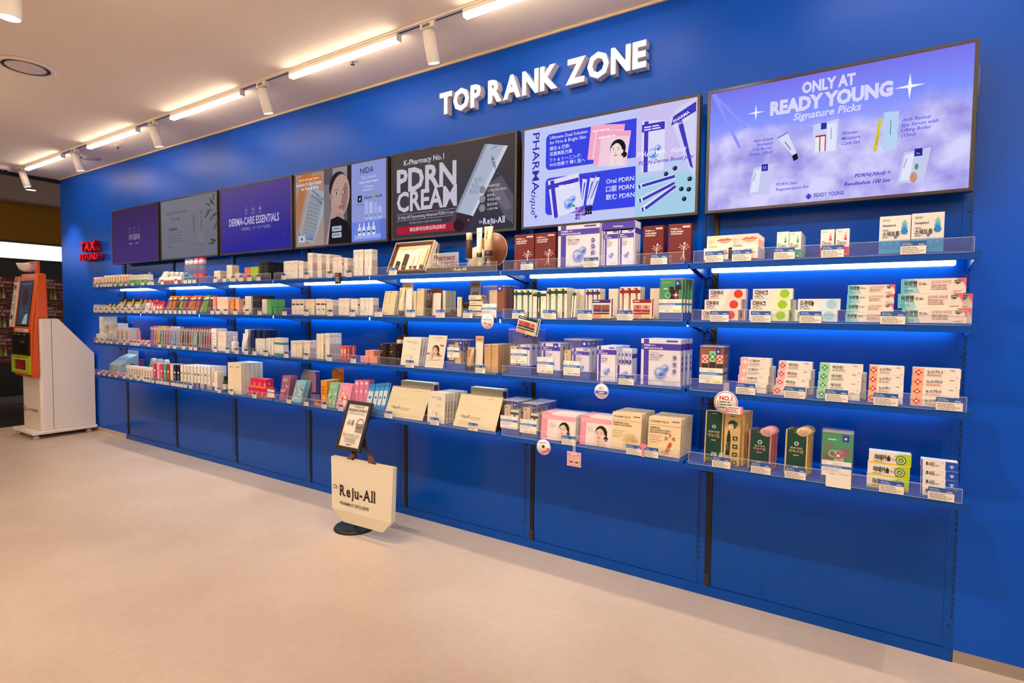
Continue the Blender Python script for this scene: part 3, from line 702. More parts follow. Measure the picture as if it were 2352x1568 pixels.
def portrait(F, x, y, s, skin='e8c4b0', hair='2a1e1c', lip='c2666a', robe=None):
    """three-quarter head looking out; x,y chin-to-brow centre relative, s face half-height in metres"""
    d = lambda a, b: (x + a * s / F.w, y + b * s / F.h)
    def E(a, b, rx, ry, c, rot=0): q = d(a, b); F.ell(q[0], q[1], rx * s, ry * s, c, 20, rot=rot)
    E(.12, .25, 1.0, 1.12, hair); E(.95, -.55, .34, .34, hair)
    F.poly([d(.05, -.9), d(.75, -.6), d(.95, -1.75), d(-.2, -1.75)], skin)
    E(-.08, -.02, .74, 1.0, skin, 6)
    F.poly([d(-.78, .42), d(-.55, .9), d(.2, 1.1), d(.85, .7), d(.86, -.1), d(.66, .35), d(.25, .85), d(-.1, .95), d(-.5, .72)], hair)
    E(.70, -.12, .13, .22, skin)
    for a in (-.42, .22):
        E(a, .16, .15, .06, 'f4ece8'); E(a, .16, .07, .065, '2a1c1a'); F.line(*d(a - .18, .36), *d(a + .17, .40), .05 * s, '4a3430')
    F.line(*d(-.14, .12), *d(-.22, -.22), .035 * s, 'cf9f8c'); E(-.16, -.25, .1, .045, 'cf9f8c')
    E(-.14, -.5, .22, .085, lip); E(-.14, -.56, .17, .05, 'd88a88')
    # hand touching the cheek
    for i in range(4): E(-.78 + i * .13, -.72 - i * .05, .075, .36, skin, 18 - i * 4)
    F.poly([d(-.95, -1.75), d(-.25, -1.75), d(-.32, -.95), d(-.82, -.9)], skin)
    if robe: F.poly([d(-.2, -1.3), d(.5, -1.1), d(1.3, -1.3), d(1.5, -1.75), d(-.3, -1.75)], robe)
def jelly_print(F, icons=True, txt=True):
    PU, W_ = '4b3fb2', 'eceaf6'
    w, h = F.w, F.h
    F.rect(.07, 0, .13, 1, PU); F.rect(0, .765, 1, .135, PU); F.rect(.64, .94, .28, .035, PU); F.rect(0, .9, .07, .1, W_)
    F.text('PHARMA', .08, .845, h * .036, 'f2f0ff', .03, maxw=.17); F.text('tique', .26, .845, h * .036, 'f2f0ff', 0, shear=.3, maxw=.1); F.text('PDRN-Derma Boost Jelly', .08, .785, h * .036, 'f2f0ff', .03, maxw=.48)
    F.text('Dual Action', .24, .70, h * .026, '5a5a70', 0, maxw=.22); F.text('PDRN + Collagen', .24, .645, h * .030, '3c3c58', .02, maxw=.34); F.greek(.24, .60, .32, 2, h * .05, h * .028, 'b8b8cc', seed=4)
    r = min(w, h) * .135; bubbles(F, .50, .27, r)
    if icons:
        for i in range(3): F.ell(.86, .62 - i * .145, w * .042, w * .042, PU); F.ring(.86, .62 - i * .145, w * .012, w * .02, 'e8e6fa', 10); F.greek(.80, .555 - i * .145, .12, 1, .01, h * .012, '8a8aa6', seed=i)
    F.greek(.42, .06, .5, 2, h * .022, h * .010, 'a8a8c0', 'r', 6); F.ring(.28, .06, w * .02, w * .026, '6a6a9a', 12)
def screen_content(k, F):
    if k == 6:
        L = 'd9d5fb'; B = '4c55e4'; N = '3b37b8'
        for a, b in ((.36, .86), (.30, .70)): F.poly([(0.005, .99), (a * .45, b - .2), (a * .45 + .012, b - .19), (.02, .995)], '8f93f8')
        F.text('ONLY AT', .50, .865, .042, L, .045, 'c', .205); F.text('READY YOUNG', .503, .735, .052, L, .055, 'c', .47); F.text('Signature Picks', .495, .662, .028, L, .022, 'c', .26, .2)
        star(F, .207, .775, .036, 'eeebff'); star(F, .795, .775, .05, 'f4f2ff')
        for i, q in enumerate(('Abib Ectoin', 'Panthenol', '11% Barrier', 'Cream (50ml)')): F.text(q, .283, .533 - i * .036, .0115, B, .012, 'r', None, .25)
        for i, q in enumerate(('Winter', 'Moisture', 'Care Set')): F.text(q, .558, .49 - i * .039, .0125, B, .012, 'l', None, .25)
        for i, q in enumerate(('Abib Retinal', 'Eye Serum with', 'Lifting Roller', '(15ml)')): F.text(q, .772, .525 - i * .037, .0125, B, .012, 'l', None, .25)
        F.text('PDRN(30ml) +', .74, .155, .0135, N, .02, 'r', None, .25); F.text('Reedleshot 100 Set', .74, .098, .0135, N, .02, 'r', None, .25)
        F.text('PDRN Skin', .303, .152, .0125, B, .012, 'l', None, .25); F.text('Regeneration Set', .303, .112, .0125, B, .012, 'l', None, .25)
        # plus badge and name
        for a in ((.428, .036, .02, .012), (.4345, .022, .008, .04)): F.rect(*a, N)
        F.ring(.4385, .045, .008, .0105, N, 12); F.text('READY YOUNG', .46, .034, .0155, N, .012, 'l', .115)
        # tube
        F.poly([(.305, .535), (.345, .568), (.385, .40), (.367, .385)], 'd4dcf6'); F.line(.303, .538, .346, .572, .004, '5a5f80'); F.poly([(.366, .38), (.386, .397), (.392, .352), (.374, .336)], '15161c'); F.line(.335, .50, .36, .43, .004, '6a7098')
        # boxes and pouches
        F.poly([(.448, .60), (.545, .618), (.54, .37), (.448, .366)], 'c9cff2'); F.rect(.478, .555, .022, .05, '2e30a8'); F.rect(.458, .385, .018, .125, 'e8e6f0'); F.rect(.478, .385, .018, .125, 'e8e6f0')
        for a in (.474, .495): F.rect(a, .385, .004, .125, 'b02a3a')
        F.rect(.458, .50, .04, .012, 'b02a3a'); F.rect(.502, .38, .036, .21, 'dfe4fa'); F.line(.518, .56, .518, .47, .002, '5a5f80')
        F.poly([(.71, .612), (.762, .605), (.758, .325), (.708, .332)], 'b5d0f2'); F.line(.735, .55, .735, .44, .0025, '5a78a0'); F.poly([(.692, .57), (.704, .575), (.689, .33), (.676, .33)], 'cfc83a'); F.line(.694, .45, .686, .38, .002, '7a7a20')
        for (x, y) in ((.24, .23), (.82, .205)):
            F.poly([(x - .035, y + .09), (x + .055, y + .11), (x + .035, y - .14), (x - .055, y - .125)], 'c4c8ee'); F.poly([(x - .03, y + .07), (x + .0, y + .08), (x - .012, y - .11), (x - .046, y - .11)], 'dfe3f8'); F.rect(x + .0, y + .055, .027, .055, '2b2ca6'); F.ring(x + .013, y + .082, .0045, .006, 'e0e0ff', 10)
            F.line(x - .024, y + .05, x - .034, y - .02, .002, '5a5f88')
        F.poly([(.822, .29), (.84, .31), (.843, .28)], '2a2a34'); F.ell(.829, .185, .006, .012, '3aa05a'); F.ell(.82, .11, .012, .02, 'c8907a')
    elif k == 5:
        F.rect(.688, 0, .312, 1, 'b9c8ee'); F.rect(.688, .48, .312, .52, 'c9bfee'); F.rect(.688, .0, .312, .36, 'a2cde4')
        F.text('PHARMA', .058, .955, .042, '2d35a8', .01, rot=-90, sx=1.32); F.text('tique', .052, .375, .036, '2d35a8', .0, rot=-90, shear=.35, sx=1.25); F.text('+', .072, .07, .03, '2d35a8', .02)
        for (y0, y1) in ((.555, .915), (.10, .475)):
            F.rrect(.147, y0, .50, y1 - y0, .026, '3a45e2'); F.rect(.60, y0, .088, y1 - y0, '3a45e2')
        wt = 'dfe4fb'
        for q, y, c in (('Ultimate Dual Solution', .862, .0165), ('for Firm & Bright Skin', .812, .0165), ('提拉 & 焕肤:', .752, .0155), ('双重美肌方案', .697, .0155), ('フト & トーニング：', .637, .0155), ('Wの効果で 輝く肌へ', .588, .0155)): F.text(q, .172, y, c, wt, .008)
        for q, y in (('Oral PDRN', .345), ('口服 PDRN', .27), ('飲む PDRN', .193)): F.text(q, .523, y, .0215, wt, .012)
        # two pink mask packs
        for (x, y) in ((.41, .58), (.445, .51)):
            F.poly([(x, y + .02), (x + .02, y + .35), (x + .215, y + .30), (x + .19, y - .02)], 'efc9dd'); F.poly([(x + .02, y + .35), (x + .215, y + .30), (x + .212, y + .25), (x + .018, y + .30)], 'f2a6c4'); F.poly([(x, y + .02), (x + .02, y + .35), (x + .05, y + .342), (x + .028, y + .016)], 'f2a6c4')
            F.greek(x + .03, y + .275, .14, 1, .01, .007, 'fbe4ee', seed=2)
        portrait(F, .582, .64, .042, 'f0d8d6', '1c1a22')
        # carton, sachets and grapes
        F.poly([(.165, .445), (.36, .485), (.385, .13), (.20, .055)], 'dcdcf6'); F.poly([(.163, .40), (.36, .44), (.362, .40), (.164, .355)], '4339b8'); F.poly([(.18, .44), (.205, .445), (.235, .07), (.21, .06)], '4339b8'); F.greek(.235, .375, .11, 2, .012, .006, 'e8e8ff', seed=3); bubbles(F, .30, .19, .026)
        for i, (x, a) in enumerate(((.375, 3), (.41, 10), (.43, 18))):
            x2 = x + .04 + i * .012; F.poly([(x, .16), (x + .018, .155), (x2, .44), (x2 - .028, .45)], 'd8d8f4'); F.poly([(x + .008, .22), (x + .012, .22), (x2 - .012, .38), (x2 - .02, .38)], '4339b8'); F.poly([(x2 - .028, .45), (x2, .44), (x2 - .002, .41), (x2 - .03, .42)], '4339b8')
        for i in range(14): F.ell(.352 + (i % 4) * .016 + random.uniform(-.003, .003), .135 - (i // 4) * .032, .0085, .0085, ['7a55b8', '9a78d0', '6a48a8'][i % 3], 10)
        for i in range(9): F.ell(.412 + (i % 3) * .014, .13 - (i // 3) * .026, .0075, .0075, ['1d1b3e', '2c2a5c'][i % 2], 10)
        F.ell(.335, .165, .01, .006, '3a9a4a', 10, rot=-30)
        # still life on the right
        F.poly([(.722, .87), (.845, .845), (.84, .40), (.722, .40)], 'd9d9f4'); F.rect(.722, .765, .12, .07, '4339b8'); F.rect(.735, .40, .022, .46, '4339b8'); bubbles(F, .785, .56, .024); F.greek(.735, .80, .09, 2, .012, .006, 'e8e8ff', seed=3)
        F.poly([(.87, .84), (.905, .93), (.997, .99), (.997, .30), (.975, .36)], 'd0d0f0'); F.poly([(.885, .86), (.997, .955), (.997, .87), (.875, .78)], '4339b8'); F.poly([(.90, .84), (.925, .86), (.99, .38), (.975, .40)], '4339b8')
        F.text('PHARMA', .89, .80, .014, 'eceaff', .02, rot=25); F.text('PDRN-Derma Bo', .893, .755, .014, 'eceaff', .01, rot=25, maxw=.1)
        for (x0, y0, x1, y1) in ((.705, .27, .90, .33), (.71, .145, .90, .27), (.725, .06, .905, .24)):
            F.line(x0, y0, x1, y1, .024, 'dcdcf6'); F.line(x0 + .025, y0 + .008, x1, y1, .014, '4339b8'); F.line(x0 + .006, y0, x0 + .016, y0 + .004, .02, '4339b8')
        for (x, y) in ((.855, .36), (.90, .40), (.975, .29), (.935, .21), (.972, .20), (.95, .12)): F.ell(x, y, .011, .011, '1f2430', 14); F.ell(x - .003, y + .005, .004, .004, '6a7080', 8)
        F.text('PHARMA', .705, .54, .0245, 'f0eeff', .005, maxw=.165); F.text('tique', .875, .542, .0245, 'f0eeff', 0, shear=.4, maxw=.1); F.text('PDRN-Derma Boost Jelly', .71, .468, .0175, '4a3cc0', .012, shear=.25, maxw=.28)
    elif k == 4:
        L = 'c0bccb'
        F.poly([(.0, .55), (.12, .7), (.2, .45), (.1, .3), (0, .35)], '413b44'); F.poly([(.80, .50), (.90, .58), (.99, .35), (.99, .05), (.93, .12)], '5a5462'); F.poly([(.83, .42), (.89, .5), (.98, .22), (.93, .2)], '6a6474')
        F.text('K-Pharmacy No.1', .10, .865, .0325, L, .02, maxw=.40); F.text('PDRN', .035, .56, .135, L, .032, maxw=.52); F.text('CREAM', .035, .32, .118, L, .028, maxw=.525)
        F.line(.035, .283, .55, .283, .0018, L); F.line(.035, .208, .555, .208, .0018, L); F.text('Dr.Reju-All Rejuvenating Advanced PDRN Cream', .046, .228, .0195, L, .006, maxw=.50)
        F.text('닥터리쥬올 어드벤스드 피디알엔 리쥬비네이팅 크림', .15, .158, .011, 'a8a4b0', 0, maxw=.28)
        F.poly([(.035, .04), (.545, .035), (.56, .13), (.035, .135)], 'a81f34'); F.text('现在即可在附近药店购买', .155, .072, .0185, 'e6dde2', .006)
        F.poly([(.778, .945), (.948, .878), (.69, .17), (.545, .235)], 'a9b1c6'); F.poly([(.778, .945), (.80, .936), (.565, .228), (.545, .235)], '8890a6'); F.poly([(.92, .89), (.948, .878), (.69, .17), (.668, .18)], 'c4cadb')
        F.text('Dr.', .823, .80, .01, '34323c', .02, rot=-66); F.serif('Reju-All', .826, .765, .0195, '34323c', .02, None, -66); F.text('PDRN', .832, .868, .011, '4a4852', .0, rot=14)
        for i in range(3): F.greek(.70 - i * .02, .58 - i * .06, .08, 3, .010, .004, '7a7f92', seed=i)
        F.poly([(.535, .25), (.69, .175), (.645, .04), (.60, .01), (.545, .04), (.515, .13)], '3e2a36'); F.poly([(.535, .25), (.565, .235), (.54, .05), (.515, .13)], '55404c'); F.ell(.578, .085, .042, .036, '2c1e28', 20, rot=-25)
        for i, (a, b) in enumerate((('99%高纯度', '三文鱼 DNA PDRN'), ('医用级', '专利技术加'), ('最佳浓度', '1,200 PPM'))):
            y = .449 - i * .1; F.ell(.762, y, .022, .022, '8f8a98', 20); F.ring(.762, y, .011, .0135, '5a5660', 12); F.text(a, .80, y + .018, .0125, L, .004); F.text(b, .80, y - .03, .0125, L, .004, maxw=.14)
        F.text('Dr.', .742, .088, .0135, 'd6d2f0', .02); F.serif('Reju-All', .772, .072, .033, 'd6d2f0', .025, .16)
        for i in range(26): F.ell(random.uniform(.5, .97), random.uniform(.05, .7), .0011, .0011, '8f8a98', 5)
        star(F, .66, .13, .012, 'b0abb8'); star(F, .88, .60, .008, '8f8a98')
    elif k == 3:
        F.rect(0, 0, .34, 1, 'a08478'); F.poly([(0, 0), (.34, 0), (.34, .55), (.2, 1), (.0, 1)], '9c8a86'); F.poly([(.02, .2), (.12, .72), (.2, 1), (.08, 1), (0, .6)], 'a86f4a')
        F.poly([(.03, .12), (.17, .80), (.335, .72), (.335, .45), (.22, .03)], '9ba0ae'); F.poly([(.06, .15), (.175, .70), (.325, .62), (.21, .06)], '8b8f9c'); F.line(.165, .74, .06, .22, .006, 'b88a3a')
        for i in range(9): F.line(.10 + .006 * i, .20 + i * .05, .24 + .006 * i, .13 + i * .05, .003, '5f636e')
        F.text('INVISIBLE FIT', .195, .745, .018, '4a4c56', .015, rot=-33, maxw=.20); F.text('SUN CREAM', .185, .69, .018, '4a4c56', .015, rot=-33, maxw=.17)
        F.poly([(.03, .965), (.305, .945), (.305, .88), (.03, .90)], 'c2681e'); F.text('Built for Everyday Defense', .045, .905, .0165, 'f0dcc4', .006, maxw=.24); F.text('Invisible Fit Sun Cream', .01, .835, .023, 'd8d4dc', .015, maxw=.30); F.text('for Face & Body', .07, .775, .023, 'd8d4dc', .015, maxw=.21)
        F.text('A.', .03, .16, .02, '2a2c34', .02); F.rect(.035, .06, .075, .09, 'b9bccb'); F.ell(.073, .105, .011, .011, '34449a', 14); F.text('MADE IN', .13, .125, .012, '4c6ab8', .01); F.text('KOREA', .13, .085, .016, '34549f', .03); F.text('1', .135, .035, .018, '1f2128', .03)
        F.rect(.34, 0, .31, 1, '57525a'); F.rect(.44, .55, .16, .45, '8d8790'); F.rect(.60, 0, .05, 1, '2c282e'); F.rect(.34, .0, .08, .8, '746c74')
        F.ell(.505, .735, .098, .112, '2b2326', 24); F.ell(.44, .62, .03, .08, '2b2326', 16); F.ell(.522, .625, .098, .150, 'b0908a', 28, rot=-8); F.ell(.575, .60, .03, .10, '8f706c', 16, rot=-8); F.poly([(.43, .45), (.56, .38), (.60, .10), (.42, .10)], 'a0827e')
        F.ell(.425, .63, .015, .03, '9c7c78', 12)
        for a in (.48, .572): F.ell(a, .665, .017, .008, 'c8b4b4', 12); F.ell(a + .003, .665, .008, .008, '2a2022', 10); F.line(a - .022, .708, a + .024, .712, .004, '5a4642')
        F.line(.545, .65, .557, .55, .006, '8e6c68'); F.ell(.547, .54, .018, .008, '8e6c68', 10); F.ell(.535, .475, .03, .013, '9c4a54', 14); F.ell(.533, .468, .022, .007, 'b0626a', 12)
        F.poly([(.335, .0), (.36, .0), (.43, .48), (.47, .53), (.455, .44), (.50, .58), (.49, .47), (.46, .25), (.40, .0)], 'a98a86'); F.poly([(.39, .0), (.42, .33), (.50, .36), (.60, .28), (.65, .12), (.65, 0)], '1c1a1f')
        for i in range(2): F.rrect(.435, .165 - i * .085, .105, .068, .006, 'aeb4cc'); F.text('SPF50+', .4875, .183 - i * .085, .017, '24262e', .015, 'c', .085)
        F.rect(.65, 0, .35, 1, '8a93cf'); F.rect(.65, 0, .35, .25, '6b7fd8'); F.rect(.94, .0, .06, .26, '5f74cc')
        F.text('NIDA', .742, .86, .036, '262a4a', .01, maxw=.17); F.text('Top 3 Ranked', .825, .79, .017, 'bcc3ec', .01, 'c', .16); F.greek(.69, .735, .28, 1, .012, .011, 'b4bbe8', 'c', 2); F.text('1 In Rating', .825, .675, .014, 'c6cdf0', .01, 'c', .12); F.greek(.75, .635, .15, 1, .012, .009, 'b4bbe8', 'c', 3)
        F.rrect(.715, .50, .045, .085, .006, '1c1c22'); F.text('d', .737, .525, .02, 'd6dcf4', .03, 'c'); F.text('TikTok Shop', .735, .465, .008, '24263a', .01, 'c', .07); F.text('amazon', .785, .535, .018, '262a44', .015, maxw=.08); F.ell(.825, .525, .02, .004, 'b0803a', 12, 180, 360); F.rrect(.872, .53, .02, .045, .003, '7fae3a'); F.text('shopify', .896, .535, .018, '262a44', .015, maxw=.07)
        for i, (x, h_) in enumerate(((.79, .24), (.835, .22), (.88, .2), (.925, .15))): F.rect(x, .27, .034, h_, ['a4ade0', 'b0b8e6', '9fa9de', 'a8b1e2'][i]); F.rect(x + .004, .30, .026, .04, '7d88c8')
        F.rect(.68, .03, .27, .05, '93a2ea')
        for i, x in enumerate((.72, .765, .815, .865)): F.rrect(x, .07, .034, .11, .005, 'c6cdf2'); F.rect(x + .004, .11, .026, .02, '2a2e4a'); F.rect(x + .012, .18, .01, .05, 'dfe4fa')
    elif k == 2:
        F.text('DERMA-CARE ESSENTIALS', .128, .415, .058, 'b4b0d6', .02, maxw=.715); F.text('・研粧精品', .30, .33, .02, '8f8ab8', 0); F.text('・ダーマケア必需品', .46, .33, .02, '8f8ab8', 0)
        for i, c in enumerate(('5fa0d8', '9fa84a', 'a8b4d8')): x = .388 + i * .1; F.ring(x, .637, .0215, .0235, '6f78c4', 24); F.ell(x, .63, .007, .012, c, 12); F.greek(x - .03, .565, .06, 1, .01, .006, '7f7ab0', 'c', i)
        F.text('+', .90, .17, .03, '5a58b4', -.01)
    elif k == 1:
        F.text('Brighten Your Smile,', .30, .755, .030, '45434c', -.005, 'c', .40); F.text('Naturally', .28, .645, .030, '45434c', -.005, 'c', .2); F.greek(.14, .475, .18, 1, .02, .024, '54525c', 'c', 5); F.line(.12, .44, .40, .435, .002, '5a5862')
        F.greek(.11, .37, .30, 3, .024, .010, '625f6a', 'c', 3); F.rect(.15, .19, .015, .02, '3a3840')
        for x, y0, h_, c in ((.60, .25, .44, '6f6c78'), (.73, .22, .52, '74717d')):
            F.rect(x - .035, y0, .085, h_, c); F.text('ICIBLANT', x, y0 + h_ - .1, .02 if x > .7 else .016, '34323c', .01, rot=-90); F.ring(x + .012, y0 + h_ - .035, .010, .015, '44424c', 14)
        F.line(.66, .20, .80, .20, .003, '4a4852')
        for (x, y, a, l) in ((.90, .88, 115, .035), (.93, .84, 140, .045), (.86, .82, 160, .04), (.95, .93, 80, .03), (.88, .72, 190, .045), (.84, .66, 215, .05), (.97, .64, 200, .05), (.92, .60, 220, .05), (.98, .47, 230, .05), (.93, .24, 170, .04), (.95, .20, 210, .04), (.90, .19, 195, .035)):
            F.ell(x, y, l, .008, ['3e463c', '4a5246', '353c34'][int(a) % 3], 10, rot=a)
        F.line(.99, .98, .80, .68, .003, '3a4038'); F.line(.995, .55, .90, .60, .003, '3a4038')
    else:
        F.text('HYGIENE', .38, .415, .052, '9a86a8', .01, maxw=.24); F.greek(.38, .33, .10, 1, .01, .014, '7a6890', seed=2); F.greek(.52, .33, .10, 1, .01, .014, '7a6890', seed=3)
        for i, c in enumerate(('c05a68', '4a78c0', '4a6ab0')): x = .40 + i * .1; F.ring(x, .62, .021, .0225, '5a4480', 24); F.ell(x, .62, .007, .011, c, 12); F.greek(x - .03, .55, .06, 1, .01, .006, '6a5488', 'c', i)
TVL = ['dark purple wall screen reading HYGIENE', 'grey wall screen with leaves and product tubes', 'violet wall screen reading DERMA-CARE ESSENTIALS', 'wall screen with a woman touching her cheek and NIDA', 'charcoal wall screen advertising PDRN CREAM with a tube', 'white and blue wall screen with vertical brand name', 'largest-looking wall screen showing clouds and READY YOUNG picks']
for k in range(7):
    t = thing('wall_screen', TVL[k], 'screen', (k + .0175, TVY, 1.841), group='wall screens above the shelves')
    ob('frame', frame_me, t); ob('back_shell', back_me, t); ob('wall_mount', mount_me, t)
    bgm = {6: sky_screen, 5: lambda: scr('c0c6f4'), 4: lambda: grad_screen('3a3644', '4f4642', 'screen_charcoal'), 3: lambda: scr('57525a'), 2: lambda: grad_screen('2f2a8e', '5e4a86', 'screen_violet'), 1: lambda: grad_screen('6b6a78', '75747f', 'screen_grey'), 0: lambda: grad_screen('45306e', '3a2850', 'screen_purple')}[k]()  # dimming of the left screens at a steep view is put into colour
    mb = MB().box(.0122, TVW - .0122, .004, .008, .0122, TVH - .0122, bgm)
    F = front(mb, .0122, .0038, .0122, TVW - .0244, TVH - .0244, eps=.00012, ink=scr)
    screen_content(k, F)
    ob('display_panel', mb, t)
# ================================================================ merchandise
YF = -.262
def sx(px, s, y=YF): return colX(px, y, ZS[s])
def fit(px0, px1, py, s, y=YF):
    x0 = sx(px0, s, y); return x0, sx(px1, s, y) - x0, rowZ(py, x0, y) - ZS[s]
def carton(w, h, d, base, fr=None, rt=None, top=None, lf=None, bev=.0006):
    mb = MB(); mb.rbox(0, w, 0, d, 0, h, paper(base), bev, 1)
    if fr: fr(front(mb, 0, 0, 0, w, h))
    if rt: rt(Face(mb, (w, 0, 0), (0, 1, 0), (0, 0, 1), d, h))
    if lf: lf(Face(mb, (0, d, 0), (0, -1, 0), (0, 0, 1), d, h))
    if top: top(Face(mb, (0, 0, h), (1, 0, 0), (0, 1, 0), w, d))
    return mb.mesh('carton')
def put(kit, name, label, cat, x, s, y=YF, z=0.0, rz=0, rx=0, group=None):
    if not isinstance(kit, Kit): kit = Kit(kit)
    if rx < 0:      # a pack that leans back stands on its rear lower edge
        ms = [p[1] for p in kit.parts] if isinstance(kit.parts, list) else [kit.parts]
        z += max(v.co.y for m in ms for v in m.vertices if v.co.z < .02) * math.sin(R(-rx)) + .0003
    return kit.place(name, label, cat, (x, y, ZS[s] + z), (R(rx), 0, R(rz)), group)
def jit(a): return random.uniform(-a, a)
def deeprow(kit, name, label, cat, x, s, n, step, y=YF, group=None, rx=0, dx=0.0, z=0, j=.001):
    """one file of alike packs from the front edge backwards; label has {o}"""
    for i in range(n):
        put(kit, name, label.format(o=('front' if i == 0 else ORD[i])), cat, x + dx * i + (jit(j) if i else 0), s, y + step * i, z, jit(.4) if i else 0, rx, group)
def siderow(kit, name, label, cat, x, s, n, pitch, y=YF, group=None, rx=0, rz=0, o0=0, dy=0.0):
    for i in range(n):
        put(kit, name, label.format(o=ORD[i + o0]), cat, x + pitch * i, s, y + jit(.0015) + dy * i, 0, rz, rx, group)
def stack(mesh, name, label, cat, pxs, s, h, y=YF, group=None, dy=.002):
    n = len(pxs)
    for i, p in enumerate(pxs):      # lowest first
        put(mesh, name, label.format(o=level(i, n)), cat, sx(p, s, y), s, y + dy * i, (h + .0004) * i, jit(.5), 0, group)
# ---- price tags
def tag_mesh(w, h, hdr='2f5aa8', blank=False):
    mb = MB().box(0, w, -.0012, 0, 0, h, paper('f4efe8'))
    if not blank:
        F = front(mb, 0, -.0012, 0, w, h); F.rect(0, .64, 1, .36, hdr); F.greek(.06, .84, .5, 2, h * .12, h * .05, 'c8d4ea', seed=1); F.rect(.7, .7, .22, .08, 'c8d4ea')
        F.greek(.06, .48, .85, 4, h * .13, h * .05, '8f8a86', seed=int(w * 1000))
    return mb.mesh('price_tag')
TAGS = {6: {0: [1640, 1703, 1801, 1912, 2097], 1: [1652, 1747, 1861, 2050], 2: [1712, 1825, 1921, 2034, 2180], 3: [1656, 1747, 1826, 1922, 2047, 2161]},
        5: {0: [1210, 1357, 1513], 1: [1190, 1262, 1343, 1435], 2: [1438], 3: [1306, 1456, 1493]},
        4: {0: [902], 1: [869, 943, 1011, 1074], 2: [941, 1103], 3: [892, 998, 1086]},
        3: {0: [651, 703, 757, 801], 1: [653, 703, 758, 809], 2: [657, 702, 756, 811], 3: [663, 703, 744, 782]},
        2: {0: [494, 515, 535, 553, 572, 593], 1: [487, 500, 518, 540, 567, 596], 2: [494, 522, 543, 565, 584, 610], 3: [503, 531, 584]}}
L0 = {0: [105, 148, 183, 220, 250, 297, 357, 410, 480, 588, 650, 690, 795, 940, 1040, 1085, 1132], 1: [93, 143, 205, 263, 316, 376, 443, 505, 540, 598, 668, 735, 780, 832, 880, 930, 980, 1030, 1083, 1133],
      2: [103, 160, 215, 253, 316, 393, 470, 505, 540, 653, 765, 858, 925, 1020, 1098, 1145, 1250], 3: [122, 180, 237, 305, 390, 461, 541, 615, 650, 693, 740, 775, 815, 850, 900, 930, 965, 1000, 1040, 1095, 1158, 1262]}
big_tag, mid_tag, small_tag, blank_tag = tag_mesh(.076, .046), tag_mesh(.066, .044), tag_mesh(.05, .042, '2a3f78'), tag_mesh(.085, .05, blank=True)
for k in (6, 5, 4, 3, 2):
    for s in range(4):
        me = big_tag if k >= 5 else (mid_tag if k == 4 else small_tag); n = 0
        for p in TAGS[k][s]:
            w_ = .076 if k >= 5 else (.066 if k == 4 else .05)
            x = colX(p, -DEP - .005, ZS[s]) - w_ / 2
            x = min(max(x, k + .021), k + .974 - w_); m_ = blank_tag if (k, s, p) == (6, 3, 1922) else me
            tag(ob('price_tag', m_, None, (x, -DEP - .0037, ZS[s] - .006 if m_ is not blank_tag else ZS[s] - .016)),
                ('blank white tag below the green zip pouch on bottom shelf' if m_ is blank_tag else f'{ORD[n]} blue-headed price tag from left on {SHN[s]} shelf of {BAYN[k]} bay'), 'price tag', 'price tags on the shelf guards'); n += 1
for s in range(4):
    last = -9; n = 0
    for q in L0[s]:
        p = 200 + q / 4.613; x = colX(p, -DEP - .005, ZS[s]) - .025
        if x < last + .051: x = last + .051
        if x > 1.92: break
        if .945 < x < 1.02: x = 1.022
        x = max(x, .021); last = x
        tag(ob('price_tag', small_tag, None, (x, -DEP - .0037, ZS[s] - .006)), f'{ORD[n]} small price tag from the kiosk end on {SHN[s]} shelf', 'price tag', 'price tags on the shelf guards'); n += 1

# ---- shared prints and kits
def setcard(F, name=None):
    F.rect(0, 0, 1, 1, 'f5f1ea'); F.greek(.3, .85, .4, 2, F.h * .09, F.h * .03, 'b8b2ac', 'c', 2); F.rect(0, .55, 1, .16, '2f6fc0')
    F.text(name or 'Skin Care Solution Set', .05, .59, F.h * .075, 'e8f0fa', .02, maxw=.75); F.greek(.05, .44, .6, 3, F.h * .08, F.h * .03, 'a8a29c', seed=3)
    F.rect(.62, .08, .3, .10, 'e8d83a'); F.greek(.28, .11, .22, 1, .01, F.h * .05, '9a948e', seed=4); F.ring(.1, .87, F.h * .05, F.h * .07, '7aa0d0', 10)
def slab(w, h, t, base, fn=None, x=0, y=0, z=0):
    mb = MB().box(x, x + w, y, y + t, z, z + h, paper(base))
    if fn: fn(front(mb, x, y, z, w, h))
    return mb
def emblem(F): F.rect(0, 0, 1, 1, '2a3fb0'); F.ring(.5, .45, F.w * .16, F.w * .22, 'e6ecff', 12); F.rect(.44, .3, .12, .3, 'e6ecff'); F.rect(.35, .40, .3, .1, 'e6ecff')
